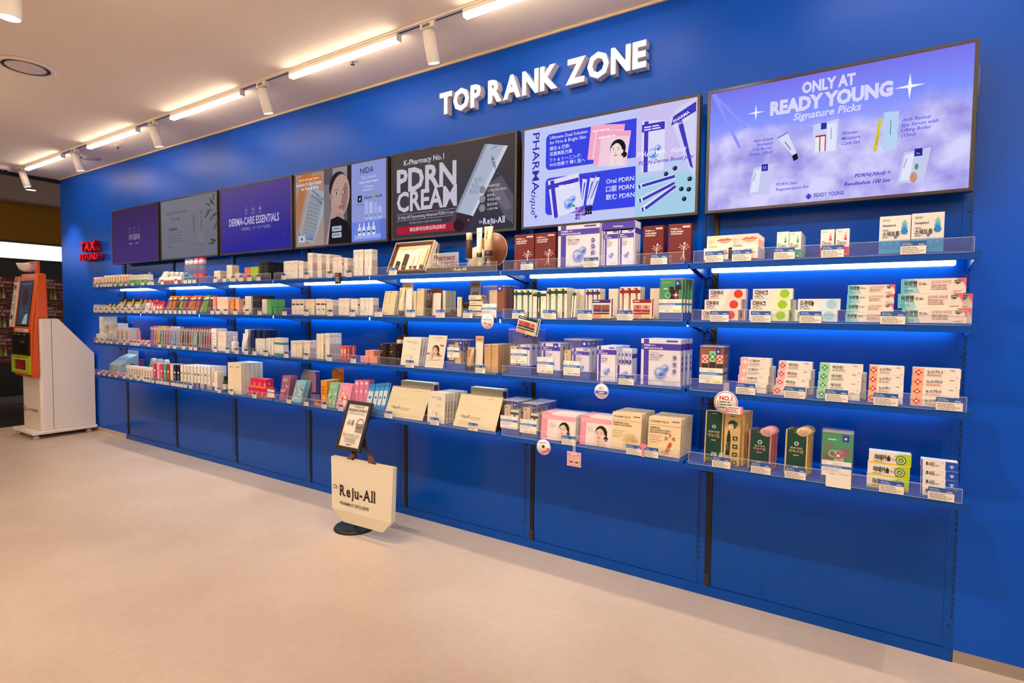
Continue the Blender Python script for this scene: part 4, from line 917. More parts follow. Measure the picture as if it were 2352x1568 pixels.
def pouch(w, h, d, inner, card=(.08, .22, .84, .3), name=None, badge=True, base='1b4fb0'):
    """clear zip bag; inner: (x,z,w,h,t,colour,print) relative boxes"""
    bag = MB(); b = [(0, 0), (w, 0), (w, d), (0, d)]
    bag.box(0, w, 0, d, 0, h, FILM)
    parts = [('bag_film', bag.mesh('bag_film'), [('zip_strip', MB().box(.002, w - .002, -.0008, d + .0008, h * .955, h * .972, EDGE).mesh('zip_strip'))])]
    parts.append(('base_band', MB().box(.0015, w - .0015, .0006, d - .001, .0008, h * .2, paper(base, .3)).mesh('base_band')))
    for (rx, rz, rw, rh, t, c, fn) in inner:
        mb = MB().box(rx * w, (rx + rw) * w, .0015, min(.0015 + t, d - .001), rz * h, (rz + rh) * h, paper(c))
        if fn: fn(front(mb, rx * w, .0015, rz * h, rw * w, rh * h, eps=.0001))
        parts.append(('inner_carton', mb.mesh('inner_carton')))
    if card:
        mb = MB().box(card[0] * w, (card[0] + card[2]) * w, -.0022, -.0010, card[1] * h, (card[1] + card[3]) * h, paper('f5f1ea'))
        setcard(front(mb, card[0] * w, -.0022, card[1] * h, card[2] * w, card[3] * h, eps=.0001), name); parts.append(('set_card', mb.mesh('set_card')))
    if badge:
        q = w * .2; mb = MB().box(w * .66, w * .66 + q, -.0009, -.0003, h * .80, h * .80 + q * 1.1, paper('2a3fb0')); emblem(front(mb, w * .66, -.0009, h * .80, q, q * 1.1, eps=.0001)); parts.append(('badge', mb.mesh('badge')))
    return Kit(parts)
def tube_kit(h, r, body, cap, caph=.022, txt=None, ink='3a302c'):
    """squeeze tube standing on its cap, flat crimp on top"""
    n = 20; vs = []; fs = []; lv = [(caph, r, r), (caph + .004, r * 1.05, r * 1.05), (h * .55, r * 1.1, r * .8), (h * .93, r * 1.25, r * .12), (h * .935, r * 1.27, .0012), (h, r * 1.27, .0012)]
    for z, a, b in lv:
        for i in range(n): q = 2 * math.pi * i / n; vs.append((a * math.cos(q), b * math.sin(q), z))
    for k in range(len(lv) - 1):
        for i in range(n): fs.append((k * n + i, k * n + (i + 1) % n, (k + 1) * n + (i + 1) % n, (k + 1) * n + i))
    fs.append([(len(lv) - 1) * n + i for i in range(n)])
    mb = MB().add(vs, fs, plastic(body, .35), True)
    if txt:
        F = Face(mb, (0, -r * 1.06, h * .40), (1, 0, 0), Vector((0, r * .55, h * .4)), r, h * .5); F.text(txt, -.25, .9, r * .42, ink, .02, rot=-90); F.greek(-.6, .98, 1.2, 1, .01, r * .12, ink, seed=2)
    return Kit([('body', mb.mesh('body')), ('cap', MB().lathe([(.0001, 0), (r * .95, 0), (r, .002), (r, caph - .0005), (.0001, caph - .0005)], plastic(cap, .3), n=20, cap=False).mesh('cap'))])
def bottle_kit(h, r, body, cap, caph=.03, label=None, clearb=False, nr=.5):
    bm_ = clear(body, .10, .05, .05, 'tinted_bottle') if clearb else plastic(body, .3)
    mb = MB().lathe([(.0001, 0), (r * .94, 0), (r, .003), (r, h - caph - r * .6), (r * .9, h - caph - r * .25), (r * nr, h - caph - .002), (r * nr, h - caph)], bm_, n=20, cap=False)
    parts = [('bottle_body', mb.mesh('bottle_body')), ('cap', MB().lathe([(.0001, h - caph + .0005), (r * nr * 1.3, h - caph + .0005), (r * nr * 1.3, h - .002), (r * nr * 1.2, h), (.0001, h)], plastic(cap, .3), n=18, cap=False).mesh('cap'))]
    if label: parts.append(('label_band', MB().lathe([(r * 1.012, h * .15), (r * 1.012, h * .5)], paper(label), n=20, cap=False).mesh('label_band')))
    return Kit(parts)
def greek_front(c='a8a09a', n=6, seed=0, x=.12, y=.85, w=.7):
    return lambda F: F.greek(x, y, w, n, F.h * .09, F.h * .022, c, seed=seed)

# ================================================================ seventh bay (under the cloud screen)
G = 'goods in the seventh bay'
# top shelf ------------------------------------------------------
def culip(tint, green):
    w, h, d = .118, .056, .026
    def f(F): F.greek(.12, .66, .32, 1, .01, .004, '8a8078', seed=1); F.text('큐립', .52, .52, .014, '2a2624', .01); F.greek(.75, .55, .15, 1, .01, .004, '8a8078', seed=1); F.rect(0, .0, 1, .12, green)
    lips = 'd86a62'
    def g(F):
        F.poly([(.0, 0), (1, 0), (1, 1), (0, 1)], tint); F.poly([(.38, .64), (.58, .78), (.68, .72), (.78, .80), (.97, .68), (.70, .62)], lips); F.poly([(.38, .63), (.70, .61), (.97, .66), (.80, .42), (.66, .38), (.52, .46)], 'e89a8c')
        F.line(.38, .635, .97, .665, .0012, '8a2f30'); F.text('CuLip', .08, .1, .010, '5f8a3a' if green != 'c0283a' else '7a1a24', .02); F.greek(.08, .62, .22, 3, .007, .0025, 'b8a898', seed=2)
    back = MB().box(.006, w - .004, d + .0005, d + .0022, 0, .112, paper(tint)); g(front(back, .006, d + .0005, .054, w - .01, .058))
    return Kit([('carton', carton(w, h, d, 'f6efe6', f)), ('header_card', back.mesh('header_card'))])
for i, (p, tint, gr) in enumerate(((1616, 'f6dcc0', '5f8a3a'), (1672, 'f8cfbe', 'c0283a'))):
    deeprow(culip(tint, gr), 'lip_balm_pack', 'lip balm pack with lips card, {o} in the ' + ('left, green-based file' if i == 0 else 'right, red-based file'), 'lip balm', sx(p, 0), 0, 6, .031, group=G)
def drops(F, c1, c2, c3, y=.62, r=.1, x=.72):
    for k, (c, q, yy) in enumerate(((c3, .8, .2), (c2, .9, .1), (c1, 1.0, 0))):
        rr = r * F.w * q; F.ell(x, y + yy, rr, rr, c, 14); X = x * F.w; Y = (y + yy) * F.h; F.poly([(X - rr * .93, Y + rr * .36), (X + rr * .93, Y + rr * .36), (X, Y + rr * 1.7)], c, False)
def deo(F): F.rect(0, 0, 1, .32, '1fa07c'); drops(F, '12906e', '5fc0a6', 'b4e0d4'); F.greek(.12, .92, .35, 2, F.h * .03, F.h * .012, '8a8a86'); F.text('데오클렌', .1, .40, F.h * .085, '2c2a2a', .015, maxw=.66); F.greek(.1, .53, .3, 1, .01, F.h * .03, '3a8a72'); F.text('20g', .55, .05, F.h * .06, 'd8f4ea', .01)
def swv(F): F.rect(0, 0, 1, .34, 'e8426a'); drops(F, 'e01f58', 'f07a9a', 'f8c4d2'); F.greek(.12, .92, .35, 2, F.h * .03, F.h * .012, '8a8a86'); F.text('스웨티브', .1, .42, F.h * .085, '2c2a2a', .015, maxw=.68); F.greek(.1, .54, .3, 1, .01, F.h * .03, 'd05a78'); F.text('12g', .62, .05, F.h * .06, 'fbe0e8', .01)
def swr(F):
    F.rect(0, 0, 1, .36, '1d86d0'); F.rect(0, 0, 1, .16, '2f9fd4'); drops(F, '1486dc', '5fb8d8', '8ccad8', .58, .115, .80); F.greek(.1, .9, .25, 2, F.h * .03, F.h * .012, '8a8a86'); F.text('Sweatrol', .1, .73, F.h * .055, '26405a', .02); F.text('스웨트롤', .1, .48, F.h * .095, '2c2a2a', .02, maxw=.55); F.greek(.1, .62, .3, 1, .01, F.h * .03, '7ab0d8'); F.ell(.52, .44, F.w * .05, F.w * .05, '2a7ad0'); F.greek(.1, .43, .3, 1, .01, F.h * .02, '8a8a86')
    for i in range(4): F.ring(.16 + i * .22, .27, F.w * .03, F.w * .038, '9fd0f0', 10)
def barc(F): F.greek(.2, .9, .6, 9, F.h * .09, F.h * .02, 'b4aca6', seed=5)
for i, p in enumerate((1783, 1811.5)):
    x, w_, h_ = fit(p, p + 28, 533, 0); me = carton(w_ - .001, h_, .028, 'f4f0ea', deo, barc)
    deeprow(me, 'deodorant_carton', 'white deodorant carton with green drops, {o} of the ' + ('left' if i == 0 else 'right') + ' file', 'carton', x, 0, 6 if i else 2, .029, group=G)
for i, p in enumerate((1883.5, 1918)):
    x, w_, h_ = fit(p, p + 32, 528 - i * 2, 0); me = carton(w_ - .001, h_, .03, 'f4f0ea', swv, barc)
    deeprow(me, 'antiperspirant_carton', 'white carton with pink drops, {o} of the ' + ('left' if i == 0 else 'right') + ' file', 'carton', x, 0, 2, .031, group=G)
for i, (p, q, t_) in enumerate(((2018, 2090, 498), (2091, 2167, 491))):
    x, w_, h_ = fit(p, q, t_, 0, -.25); me = carton(w_ - .001, h_, .05, 'f4f0ea', swr, barc)
    deeprow(me, 'sweat_wipe_box', 'large white and blue box with blue drops, {o} of the ' + ('left' if i == 0 else 'right') + ' file', 'box', x, 0, 2, .052, -.25, G)
# second shelf: stacks of long ointment cartons ----------------------
def disc(name, col, pale, sub='b0605a'):
    def f(F):
        F.poly([(.45, 0), (1, 0), (1, 1), (.6, 1)], pale); F.ell(.80, .52, F.h * .40, F.h * .40, col, 24)
        F.text(name, .05, .44, F.h * .34, '221f1f', .03, maxw=.34); F.greek(.05, .25, .30, 1, .01, F.h * .09, sub, seed=2); F.greek(.06, .84, .12, 1, .01, F.h * .05, 'a8a29c'); F.greek(.05, .10, .36, 1, .01, F.h * .06, '9a948e', seed=6)
    return f
def bep(F):
    F.poly([(0, 0), (.30, 0), (.20, 1), (0, 1)], 'a9dbe2'); F.poly([(0, 0), (.12, 0), (.08, 1), (0, 1)], '6fc6d6'); F.text('비판텐', .05, .54, F.h * .26, '23343e', .035, maxw=.2); F.text('연고', .27, .56, F.h * .15, '23343e', .01); F.line(.05, .44, .25, .44, F.h * .02, '23343e'); F.greek(.34, .60, .1, 1, .01, F.h * .04, '6a8088')
    F.text('급·만성 피부염', .47, .66, F.h * .17, 'd86a72', .005, maxw=.3); F.greek(.47, .52, .28, 3, F.h * .13, F.h * .05, 'b08a86', seed=3); F.ring(.07, .18, F.h * .07, F.h * .09, '4a7a86', 12); F.text('100g', .11, .14, F.h * .11, '4a6a74', 0)
    F.poly([(.84, 1), (1, 1), (1, .35), (.955, .78)], 'e66a84'); F.poly([(.82, .86), (.92, .86), (.915, .72), (.87, .6), (.825, .72)], '46505e'); F.line(.83, .76, .915, .78, F.h * .05, 'c8ccd4')
    F.ell(.83, .22, F.h * .12, F.h * .09, 'f0c8c4', 12); F.ell(.89, .26, F.h * .16, F.h * .12, 'f0c8c4', 12); F.ell(.83, .22, F.h * .10, F.h * .07, 'f6ece2', 12); F.ell(.89, .26, F.h * .14, F.h * .10, 'f6ece2', 12)
def endgreek(F): F.greek(.15, .8, .7, 3, F.h * .2, F.h * .06, 'b0a8a2', seed=8)
def mkstack(pxs, w_px, top_px, s, n, base, f, name, label, d=.042, y=YF, end=endgreek, deep=1):
    x, w_, tot = fit(pxs[0], pxs[0] + w_px, top_px, s, y); h_ = tot / n - .0005; me = carton(w_, h_, d, base, f, end)
    stack(me, name, label, 'carton', pxs, s, h_, y, G)
    if deep > 1:
        for i in range(n - 1): put(me, name, label.format(o=level(i, n)).replace('stack', 'rear stack').replace('at right', 'behind, at right'), 'carton', sx(pxs[0], s, y) + .02, s, y + d + .006, (h_ + .0004) * i, 0, 0, G)
mkstack([1611, 1617, 1626], 84, 664, 1, 3, 'f6f0ea', disc('디판큐어', 'd8402f', 'f8dcd2'), 'ointment_carton', '{o} ointment carton with red disc, stack beside the zip pouches', deep=2)
mkstack([1720, 1723, 1727], 91, 663, 1, 3, 'f6f0ea', disc('디판버그', '9ad02a', 'e8f4cc', '7a9a4a'), 'ointment_carton', '{o} ointment carton with lime green disc in its stack', deep=2)
mkstack([1826, 1831], 97, 686, 1, 2, 'f4f2ee', disc(':D-판테놀', 'a4d4e8', 'dceef4', '5a9ab8'), 'ointment_carton', '{o} ointment carton with pale blue disc, stack of two', deep=1)
mkstack([1941, 1943, 1943.5, 1944.5], 108, 654, 1, 4, 'f6ece2', bep, 'ointment_carton', '{o} cream and aqua ointment carton in the stack of four')
mkstack([2071, 2061, 2067], 149, 640, 1, 3, 'f6ece2', bep, 'ointment_carton', '{o} large cream and aqua ointment carton at right end', .05, deep=2)
# third shelf -----------------------------------------------------
def cross(F, c, x=.09, y=.5, q=.2):
    a = F.h * q
    for dx, dy in ((0, 1), (0, -1), (1, 0), (-1, 0), (0, 0)): F.poly([(x * F.w + dx * a - a / 2, y * F.h + dy * a - a / 2), (x * F.w + dx * a + a / 2, y * F.h + dy * a - a / 2), (x * F.w + dx * a + a / 2, y * F.h + dy * a + a / 2), (x * F.w + dx * a - a / 2, y * F.h + dy * a + a / 2)], c if (dx or dy) else 'ffffff', False)
def dermo(name, tint, col):
    def f(F): F.rect(0, 0, .24, 1, tint); cross(F, col, .12); F.text(name, .30, .48, F.h * .27, '2a2828', .012, maxw=.33); F.greek(.30, .28, .42, 1, .01, F.h * .055, col, seed=2); F.greek(.30, .18, .36, 1, .01, F.h * .04, 'a8a29c', seed=4); F.greek(.78, .82, .16, 1, .01, F.h * .06, '7a746e'); F.greek(.9, .1, .06, 1, .01, F.h * .06, '8a8480')
    return f
def acl(F): F.rect(0, 0, .26, 1, 'f2b4ba'); cross(F, 'fbe6e6', .17, .5, .22); F.text('아크클리어', .30, .58, F.h * .2, '2a2828', .01, maxw=.33); F.greek(.30, .36, .4, 3, F.h * .12, F.h * .05, 'b8b0aa', seed=2); F.greek(.7, .85, .2, 1, .01, F.h * .05, 'd8a0a4')
def pinkside(F): F.greek(.2, .75, .6, 3, F.h * .2, F.h * .07, 'd8a8a8', seed=3)
mkstack([1691, 1694, 1696, 1698], 69, 820, 2, 4, 'f8f0e8', acl, 'acne_gel_carton', '{o} white carton with solid pink left end in its stack', .05, end=pinkside, deep=2)
mkstack([1776, 1781, 1784, 1786], 76, 828, 2, 4, 'f8f2ea', dermo('애크논', 'f6c4bc', 'd8404a'), 'acne_cream_carton', '{o} white carton with red cross on pink, narrower stack', .05, deep=2)
mkstack([1875, 1877, 1878, 1880], 99, 833, 2, 4, 'f8f2ea', dermo('애크린', '9fdcb4', '1f9a4a'), 'acne_cream_carton', '{o} white carton with green cross in its stack', .05, deep=2)
mkstack([1993, 1993.5, 1993.5, 1994], 80, 838, 2, 4, 'f8f2ea', dermo('노스카나', 'f8b898', 'd8402f'), 'scar_gel_carton', '{o} white carton with red cross on orange, shorter stack', .05)
mkstack([2091, 2092, 2093, 2094], 110, 843, 2, 4, 'f8f2ea', dermo('노스카나', 'f8b898', 'd8402f'), 'scar_gel_carton', '{o} long white carton with orange end, stack nearest wall end', .05)
def plusbox(c, k): return lambda F: (F.rect(0, .45, 1, .55, c), cross(F, k, .5, .72, .12), F.text('노스카나' if c == 'f8b898' else '애크린', .5, .18, F.h * .12, '4a4644', 0, 'c', .8, rot=90))
x, w_, h_ = fit(1604, 1660, 792, 2, -.265)
pk = pouch(w_, h_, .024, [(.02, .2, .96, .72, .004, '9a5a24', None), (.10, .42, .26, .36, .012, 'f6f0ea', plusbox('f6c4bc', 'd8404a')), (.40, .42, .26, .44, .012, 'f6f0ea', plusbox('9fdcb4', '1f9a4a')), (.70, .42, .26, .36, .012, 'f6f0ea', plusbox('f8b898', 'd8402f'))], (.02, .13, .96, .35), 'Total Acne Solution Set')
deeprow(pk, 'zip_pouch_set', 'clear zip pouch with brown backing and small crosses, {o} in file', 'pouch', x, 2, 4, .03, -.265, G, -3)
# bottom shelf ----------------------------------------------------
def minox(gold=False, pct='5%', big=False):
    def f(F):
        F.rect(.07, 0, .86, 1, '123f36'); F.ell(.5, .70, F.w * .10, F.w * .10, 'e6e0d6', 16); F.ell(.5, .70, F.w * .05, F.w * .07, '2a3a34', 10)
        F.text('탈모증 치료제', .5, .585, F.h * .028, 'e8e4da', .01, 'c', .6); F.text('미녹시딜', .5, .50, F.h * .055, 'd8b46a' if gold else 'd89aa8', .01, 'c', .62); F.greek(.3, .43, .4, 1, .01, F.h * .02, 'c8b080', 'c'); F.greek(.3, .945, .4, 1, .01, F.h * .008, 'd8c890', 'c'); F.text(pct, .38, .14, F.h * .065, 'f0ece2', .02, shear=.2); F.greek(.1, .08, .7, 2, F.h * .03, F.h * .012, '8ab0a4', seed=3)
    return f
GOLD = 'd8b97a'; PINKM = 'c8808a'
x, w_, h_ = fit(1616, 1657, 945, 3, -.262)
put(carton(w_, h_, .05, GOLD, minox(True, '5% 겔', True)), 'hair_tonic_box', 'tall gold-sided dark green hair tonic box below round badge', 'box', x, 3, -.262, 0, 0, -5, G)
def penbox(F):
    F.ell(.5, .80, F.w * .28, F.w * .28, '3a3a34', 20); F.ell(.42, .76, F.w * .2, F.w * .17, 'e8cfb4', 16); F.poly([(.55, .78), (.8, .86), (.82, .80), (.6, .70)], '1f6a5c'); F.greek(.25, .95, .5, 1, .01, F.h * .014, '4a4230', 'c')
    F.poly([(.10, .0), (.36, .0), (.42, .55), (.34, .68), (.26, .68), (.18, .55)], '14352e'); F.poly([(.10, .0), (.36, .0), (.38, .2), (.13, .2)], 'b8a878'); F.text('미녹시딜', .33, .30, F.w * .10, 'c8b060', 0, rot=96)
    for i in range(4): F.rect(.55, .50 - i * .155, .3, .075, '22423a'); F.poly([(.6, .52 - i * .155), (.8, .52 - i * .155), (.7, .56 - i * .155)], 'd8cca8'); F.greek(.55, .47 - i * .155, .3, 1, .01, F.h * .008, '8a7a50')
x, w_, h_ = fit(1660, 1697, 951, 3, -.258)
put(carton(w_, h_, .022, 'd9b877', penbox), 'hair_tonic_box', 'gold hair tonic box printed with a green pen applicator', 'box', x, 3, -.256, 0, 0, -4, G)
me = carton(w_, h_ * 1.04, .014, 'd9b877')
deeprow(me, 'hair_tonic_box', 'plain gold box behind the pen applicator box, {o} in file', 'box', x + .012, 3, 5, .0165, -.228, G, -3, .004)
def seal_kit(w_, h_, d, side, f, sealc):
    s_ = MB(); q = .026
    F = front(s_, w_ * .5, -.0012, h_ * .86, .05, .05); s_.lathe([(.0001, 0), (q, 0), (q, .0008), (.0001, .0008)], paper(sealc), n=24, sy=.72, cap=False, M=Matrix.Translation((w_ * .78, -.0006, h_ * .97)) @ Matrix.Rotation(R(90), 4, 'X'))
    F = front(s_, w_ * .78 - q, -.0016, h_ * .97 - q, 2 * q, 2 * q); F.greek(.22, .58, .56, 3, .006, .0022, '8a6a5a', 'c', 2)
    return Kit([('carton', carton(w_, h_, d, side, f)), ('round_seal', s_.mesh('round_seal'))])
for p, q, t_, side, f, sealc, lab in ((1716, 1768, 988, PINKM, minox(False, '3%'), 'efb6bc', 'pink-edged dark green hair tonic box with pink seal, {o} in file'), (1800, 1852, 988, GOLD, minox(True, '5%'), 'e8cfa0', 'gold-edged dark green hair tonic box with cream seal, {o} in file')):
    x, w_, h_ = fit(p, q, t_, 3, -.262); k_ = seal_kit(w_, h_, .020, side, f, sealc)
    deeprow(k_, 'hair_tonic_box', lab, 'box', x, 3, 4, .023, -.262, G, -9, .004)
def teal(F): F.greek(.2, .8, .4, 1, .01, F.h * .03, 'd8f0e0'); F.ring(.35, .45, F.w * .10, F.w * .13, 'c8ecd4', 14)
x, w_, h_ = fit(1883, 1957, 990, 3, -.262)
pk = pouch(w_, h_ * 1.02, .02, [(.02, .2, .96, .76, .003, '3f9a6a', teal), (.08, .42, .3, .32, .010, 'a8243a', None), (.42, .40, .3, .22, .010, 'f4e4e0', lambda F: cross(F, 'd8404a', .4, .5, .22)), (.62, .5, .26, .16, .012, 'c2307a', None)], (.04, .1, .92, .30), 'Scar 3-Step Solution Set')
deeprow(pk, 'zip_pouch_set', 'tall green zip pouch on bottom shelf, {o} in file', 'pouch', x, 3, 3, .026, -.262, G, -5)
def made(F): F.rect(0, 0, .62, .12, 'e8d02a'); F.poly([(.62, 0), (1, 0), (1, .5), (.72, .35)], '8cc828'); F.poly([(.6, .8), (.75, 1), (1, 1), (1, .0), (.9, .0)], 'b4dc3a'); F.rect(0, 0, 1, .10, 'f0d820'); F.text('마데카솔', .14, .36, F.h * .34, '2c2a2a', .035, maxw=.38); F.text('연고', .54, .40, F.h * .14, 'c03a3a', .01); F.ell(.76, .48, F.h * .36, F.h * .36, '3f6a2f', 24); F.ell(.76, .48, F.h * .29, F.h * .29, 'e6ecd0', 22); F.ell(.76, .48, F.h * .21, F.h * .21, '6a9a3a', 20); F.ell(.76, .46, F.h * .12, F.h * .09, 'd8c84a', 12); F.greek(.12, .2, .35, 1, .01, F.h * .05, '8a8a7a')
mkstack([1990, 1991, 1993], 97, 1034, 3, 3, 'f6f2e8', made, 'wound_ointment_carton', '{o} white, yellow and green ointment carton in its stack', .05, y=-.255)
def fuc(F): F.rect(.66, 0, .34, 1, '1c4fc0'); F.rect(0, 0, .035, 1, '1c4fc0'); F.text('후시딘', .12, .36, F.h * .34, '2c2a2a', .03, maxw=.24); F.greek(.38, .40, .2, 1, .01, F.h * .06, '6a6a70'); F.ell(.83, .38, F.h * .24, F.h * .24, 'e6ecf8', 14, 20, 160); F.ell(.83, .34, F.h * .1, F.h * .07, 'e6ecf8', 10); F.greek(.55, .8, .07, 1, .01, F.h * .05, '9a94a0')
mkstack([2115, 2114.5, 2114, 2113], 85, 1054, 3, 4, 'f6f2ec', fuc, 'antibiotic_ointment_carton', '{o} white and royal blue ointment carton at right end', .045)
# round hanging badge clipped to the third shelf
t = thing('hanging_badge', 'round white badge reading NO.1 clipped above the green boxes', 'badge', (sx(1663, 3, -.292), -.292, rowZ(924, sx(1663, 3, -.292), -.292)))
mb = MB(); mb.lathe([(.0001, 0), (.049, 0), (.049, .001), (.0001, .001)], paper('f8f2ee'), n=40, cap=False, M=Matrix.Rotation(R(90), 4, 'X'))
F = front(mb, -.05, -.001, -.05, .10, .10); F.ring(.5, .5, .0425, .046, 'e05a74', 36); F.text('NO.1', .5, .60, .017, 'd83a58', .04, 'c'); F.greek(.25, .50, .5, 3, .012, .0045, '4a6a58', seed=2)
for i in range(3): F.ring(.2, .52 - i * .12, .003, .0045, '3a9a5a', 8)
F.rect(.5, .08, .12, .2, 'e58a9a')
ob('badge_disc', mb, t)
ob('badge_tab', slab(.065, .032, .001, 'f6eeea', lambda F: (F.greek(.1, .7, .7, 3, .008, .0035, '8a6a70', seed=3), F.rect(.85, .0, .15, 1, 'e58a9a')), .005, -.0024, -.045), t)
ob('clip', MB().box(-.012, .012, -.0012, .0, .05, .086, clear('ffffff', .25, .06)), t)
# ================================================================ sixth bay (white and blue screen)
G = 'goods in the sixth bay'
def ginseng(F):
    F.rect(.62, .90, .33, .045, 'd8c8b8'); F.text('PHARMA', .1, .86, F.h * .036, 'f0e4e0', .03, maxw=.3); F.text('tique', .41, .86, F.h * .036, 'f0e4e0', 0, shear=.3, maxw=.15); F.text('Re-RED GINSENG', .1, .79, F.h * .038, 'f0e4e0', .03, maxw=.55); F.text('CONCENTRATE', .1, .73, F.h * .038, 'f0e4e0', .03, maxw=.5)
    F.ell(.72, .50, F.w * .055, F.w * .055, 'ecdcd4', 14); k = 'd8b8ac'
    for a in range(-60, 241, 50): F.line(.70, .42, .70 + .2 * math.cos(R(a)), .42 + .07 * math.sin(R(a)), F.w * .02, k); F.ell(.70 + .2 * math.cos(R(a)), .42 + .07 * math.sin(R(a)), F.w * .05, F.h * .012, k, 8, rot=a)
    F.poly([(.66, .40), (.74, .40), (.72, .22), (.68, .22)], k); F.line(.68, .24, .55, .08, F.w * .025, k); F.line(.71, .24, .76, .07, F.w * .025, k); F.line(.69, .22, .68, .1, F.w * .02, k); F.ring(.1, .17, F.w * .05, F.w * .065, 'c8a8a0', 14); F.ring(.1, .07, F.w * .05, F.w * .065, 'c8a8a0', 14)
RED = '6b1c24'
for i, (p, q, t_) in enumerate(((1181, 1226, 540), (1228, 1275, 536))):
    x, w_, h_ = fit(p, q, t_, 0, -.24); put(carton(w_, h_, .06, RED, ginseng), 'ginseng_box', ['dark red ginseng box, outer one beside the brown tray', 'dark red ginseng box touching the large lilac carton'][i], 'box', x, 0, -.24, group=G)
x, w_, h_ = fit(1281, 1376, 520, 0, -.235)
put(carton(w_, h_, .07, 'e9e7f4', jelly_print), 'jelly_carton', 'large lilac and purple jelly carton on the top shelf', 'carton', x, 0, -.235, group=G)
x, w_, h_ = fit(1381, 1457, 512, 0, -.235)
def tray():
    d = .075; P_ = '4b3fb2'; LI = paper('e4e2f2'); mb = MB()
    mb.box(0, w_, d - .003, d, 0, h_, LI).box(0, .004, 0, d - .003, 0, h_, LI).box(w_ - .004, w_, 0, d - .003, 0, h_, LI).box(.004, w_ - .004, 0, d - .003, 0, .004, LI)
    mb.box(.004, w_ - .004, 0, d - .003, h_ * .84, h_, paper(P_)); F = front(mb, 0, 0, 0, w_, h_); F.rect(0, .83, 1, .15, P_); F.text('PHARMAtique', .5, .88, h_ * .035, 'f0eeff', .02, 'c', .3)
    Face(mb, (w_, 0, 0), (0, 1, 0), (0, 0, 1), d, h_).rect(0, .72, 1, .13, P_)
    small = []
    for i in range(2):
        sw_ = w_ * .43; m2 = MB().box(w_ * (.055 + .465 * i), w_ * (.055 + .465 * i) + sw_, .006, .05, .0045, h_ * .80, paper('e9e7f4')); jelly_print(front(m2, w_ * (.055 + .465 * i), .006, .0045, sw_, h_ * .79), False); small.append(('inner_carton', m2.mesh('inner_carton')))
    return Kit([('display_tray', mb.mesh('display_tray'))] + small)
put(tray(), 'jelly_gift_set', 'open purple gift box holding two smaller jelly cartons', 'gift set', x, 0, -.235, group=G)
for i, (p, q, t_, rz) in enumerate(((1476, 1522, 520, 0), (1534, 1584, 515, 8))):
    x, w_, h_ = fit(p, q, t_, 0, -.235); put(carton(w_, h_, .065, RED, ginseng), 'ginseng_box', ['dark red ginseng box right of the open purple set', 'dark red ginseng box turned slightly, nearest the cloud screen'][i], 'box', x, 0, -.232, 0, rz, group=G)
# second shelf: slim cream cartons with coloured bands, clear pouches, cards
def band(c, tick=True):
    def f(F): F.rect(.30, .0, .3, .93, c); F.rect(0, .80, 1, .10, c); F.line(.45, .74, .45, .2, F.w * .07, 'c8d0c8'); F.greek(.66, .7, .25, 2, F.h * .05, F.h * .015, 'b0a890'); F.rect(.1, .93, .5, .03, c)
    return f
def side_text(F): F.greek(.2, .85, .6, 8, F.h * .085, F.h * .02, 'b8ac98', seed=3)
GR, PU2, RD = '17402e', '402a62', '8c1c2c'
def slim(px0, px1, py, n, c, name, lab, y=YF, rz=0, deep=2):
    x0, w_, h_ = fit(px0, px1, py, 1, y); p_ = w_ / n; me = carton(p_ - .001, h_, .03, 'f4ecd8', band(c), side_text)
    for i in range(n):
        for j in range(deep): put(me, name, lab.format(o=ORD[i]) + (', front row' if j == 0 else f', {ORD[j]} row'), 'carton', x0 + p_ * i, 1, y + .0315 * j, 0, 0, 0, G)
slim(1180, 1221, 665, 3, GR, 'cream_carton', 'slim cream carton with green bands, {o} of left trio')
slim(1224, 1254, 668, 1, GR, 'cream_carton', 'wide cream carton with one green band, {o} beside pen trio', deep=3)
slim(1256, 1302, 661, 3, GR, 'cream_carton', 'slim cream carton with green bands, {o} of right trio', deep=3)
x, w_, h_ = fit(1309, 1318, 668, 1); put(carton(w_, h_, .03, 'f4ecd8', band(GR)), 'cream_carton', 'slim green-banded carton leaning over beside the cream board', 'carton', x + .005, 1, -.262, .001, 0, -8, G)
slim(1345, 1378, 663, 3, PU2, 'cream_carton', 'slim cream carton with purple bands, {o} from left')
slim(1423, 1470, 659, 3, RD, 'cream_carton', 'slim cream carton with dark red bands, {o} from left')
for (p, q, t_, lab) in ((1319, 1341, 664, 'plain cream display board beside green-banded cartons'), (1397, 1418, 663, 'plain cream display board beside purple-banded cartons'), (1492, 1514, 662, 'plain cream display board beside the green zip pouches')):
    x, w_, h_ = fit(p, q, t_, 1, -.2); put(carton(w_, h_, .12, 'f2e2c8'), 'display_board', lab, 'display board', x, 1, -.2, group=G)
def vcard(c, imgs):
    def f(F):
        F.rect(0, .82, 1, .18, c); F.greek(.06, .89, .5, 1, .01, F.h * .05, 'e8e4da'); n = len(imgs); 
        for i, q in enumerate(imgs): F.rect(.05 + i * .92 / n, .46, .88 / n, .27, q); F.ell(.05 + (i + .5) * .92 / n, .6, F.w * .09, F.h * .07, 'a04a48', 10); F.rect(.05 + i * .92 / n, .36, .88 / n, .09, c)
        F.rect(.05, .24, .9, .07, c); F.rect(.05, .04, .44, .18, 'e88a80'); F.rect(.51, .04, .44, .18, 'ecc08a')
    return f
def vcard_kit(w, h, c, imgs):
    m2 = MB().box(w * 1.03, w * 1.16, .0, .001, .004, h * 1.08, paper('e6ded2')); F = front(m2, w * 1.03, 0, .004, w * .13, h * 1.04); F.rect(.25, .05, .5, .9, c)
    return Kit([('card', slab(w, h, .0012, 'f2ece0', vcard(c, imgs)).mesh('card')), ('printed_tube', m2.mesh('printed_tube')), ('clip', MB().box(w * .4, w * .5, .0014, .003, -.002, h * .8, clear('ffffff', .2, .05)).mesh('clip'))])
GY = -DEP - .0085
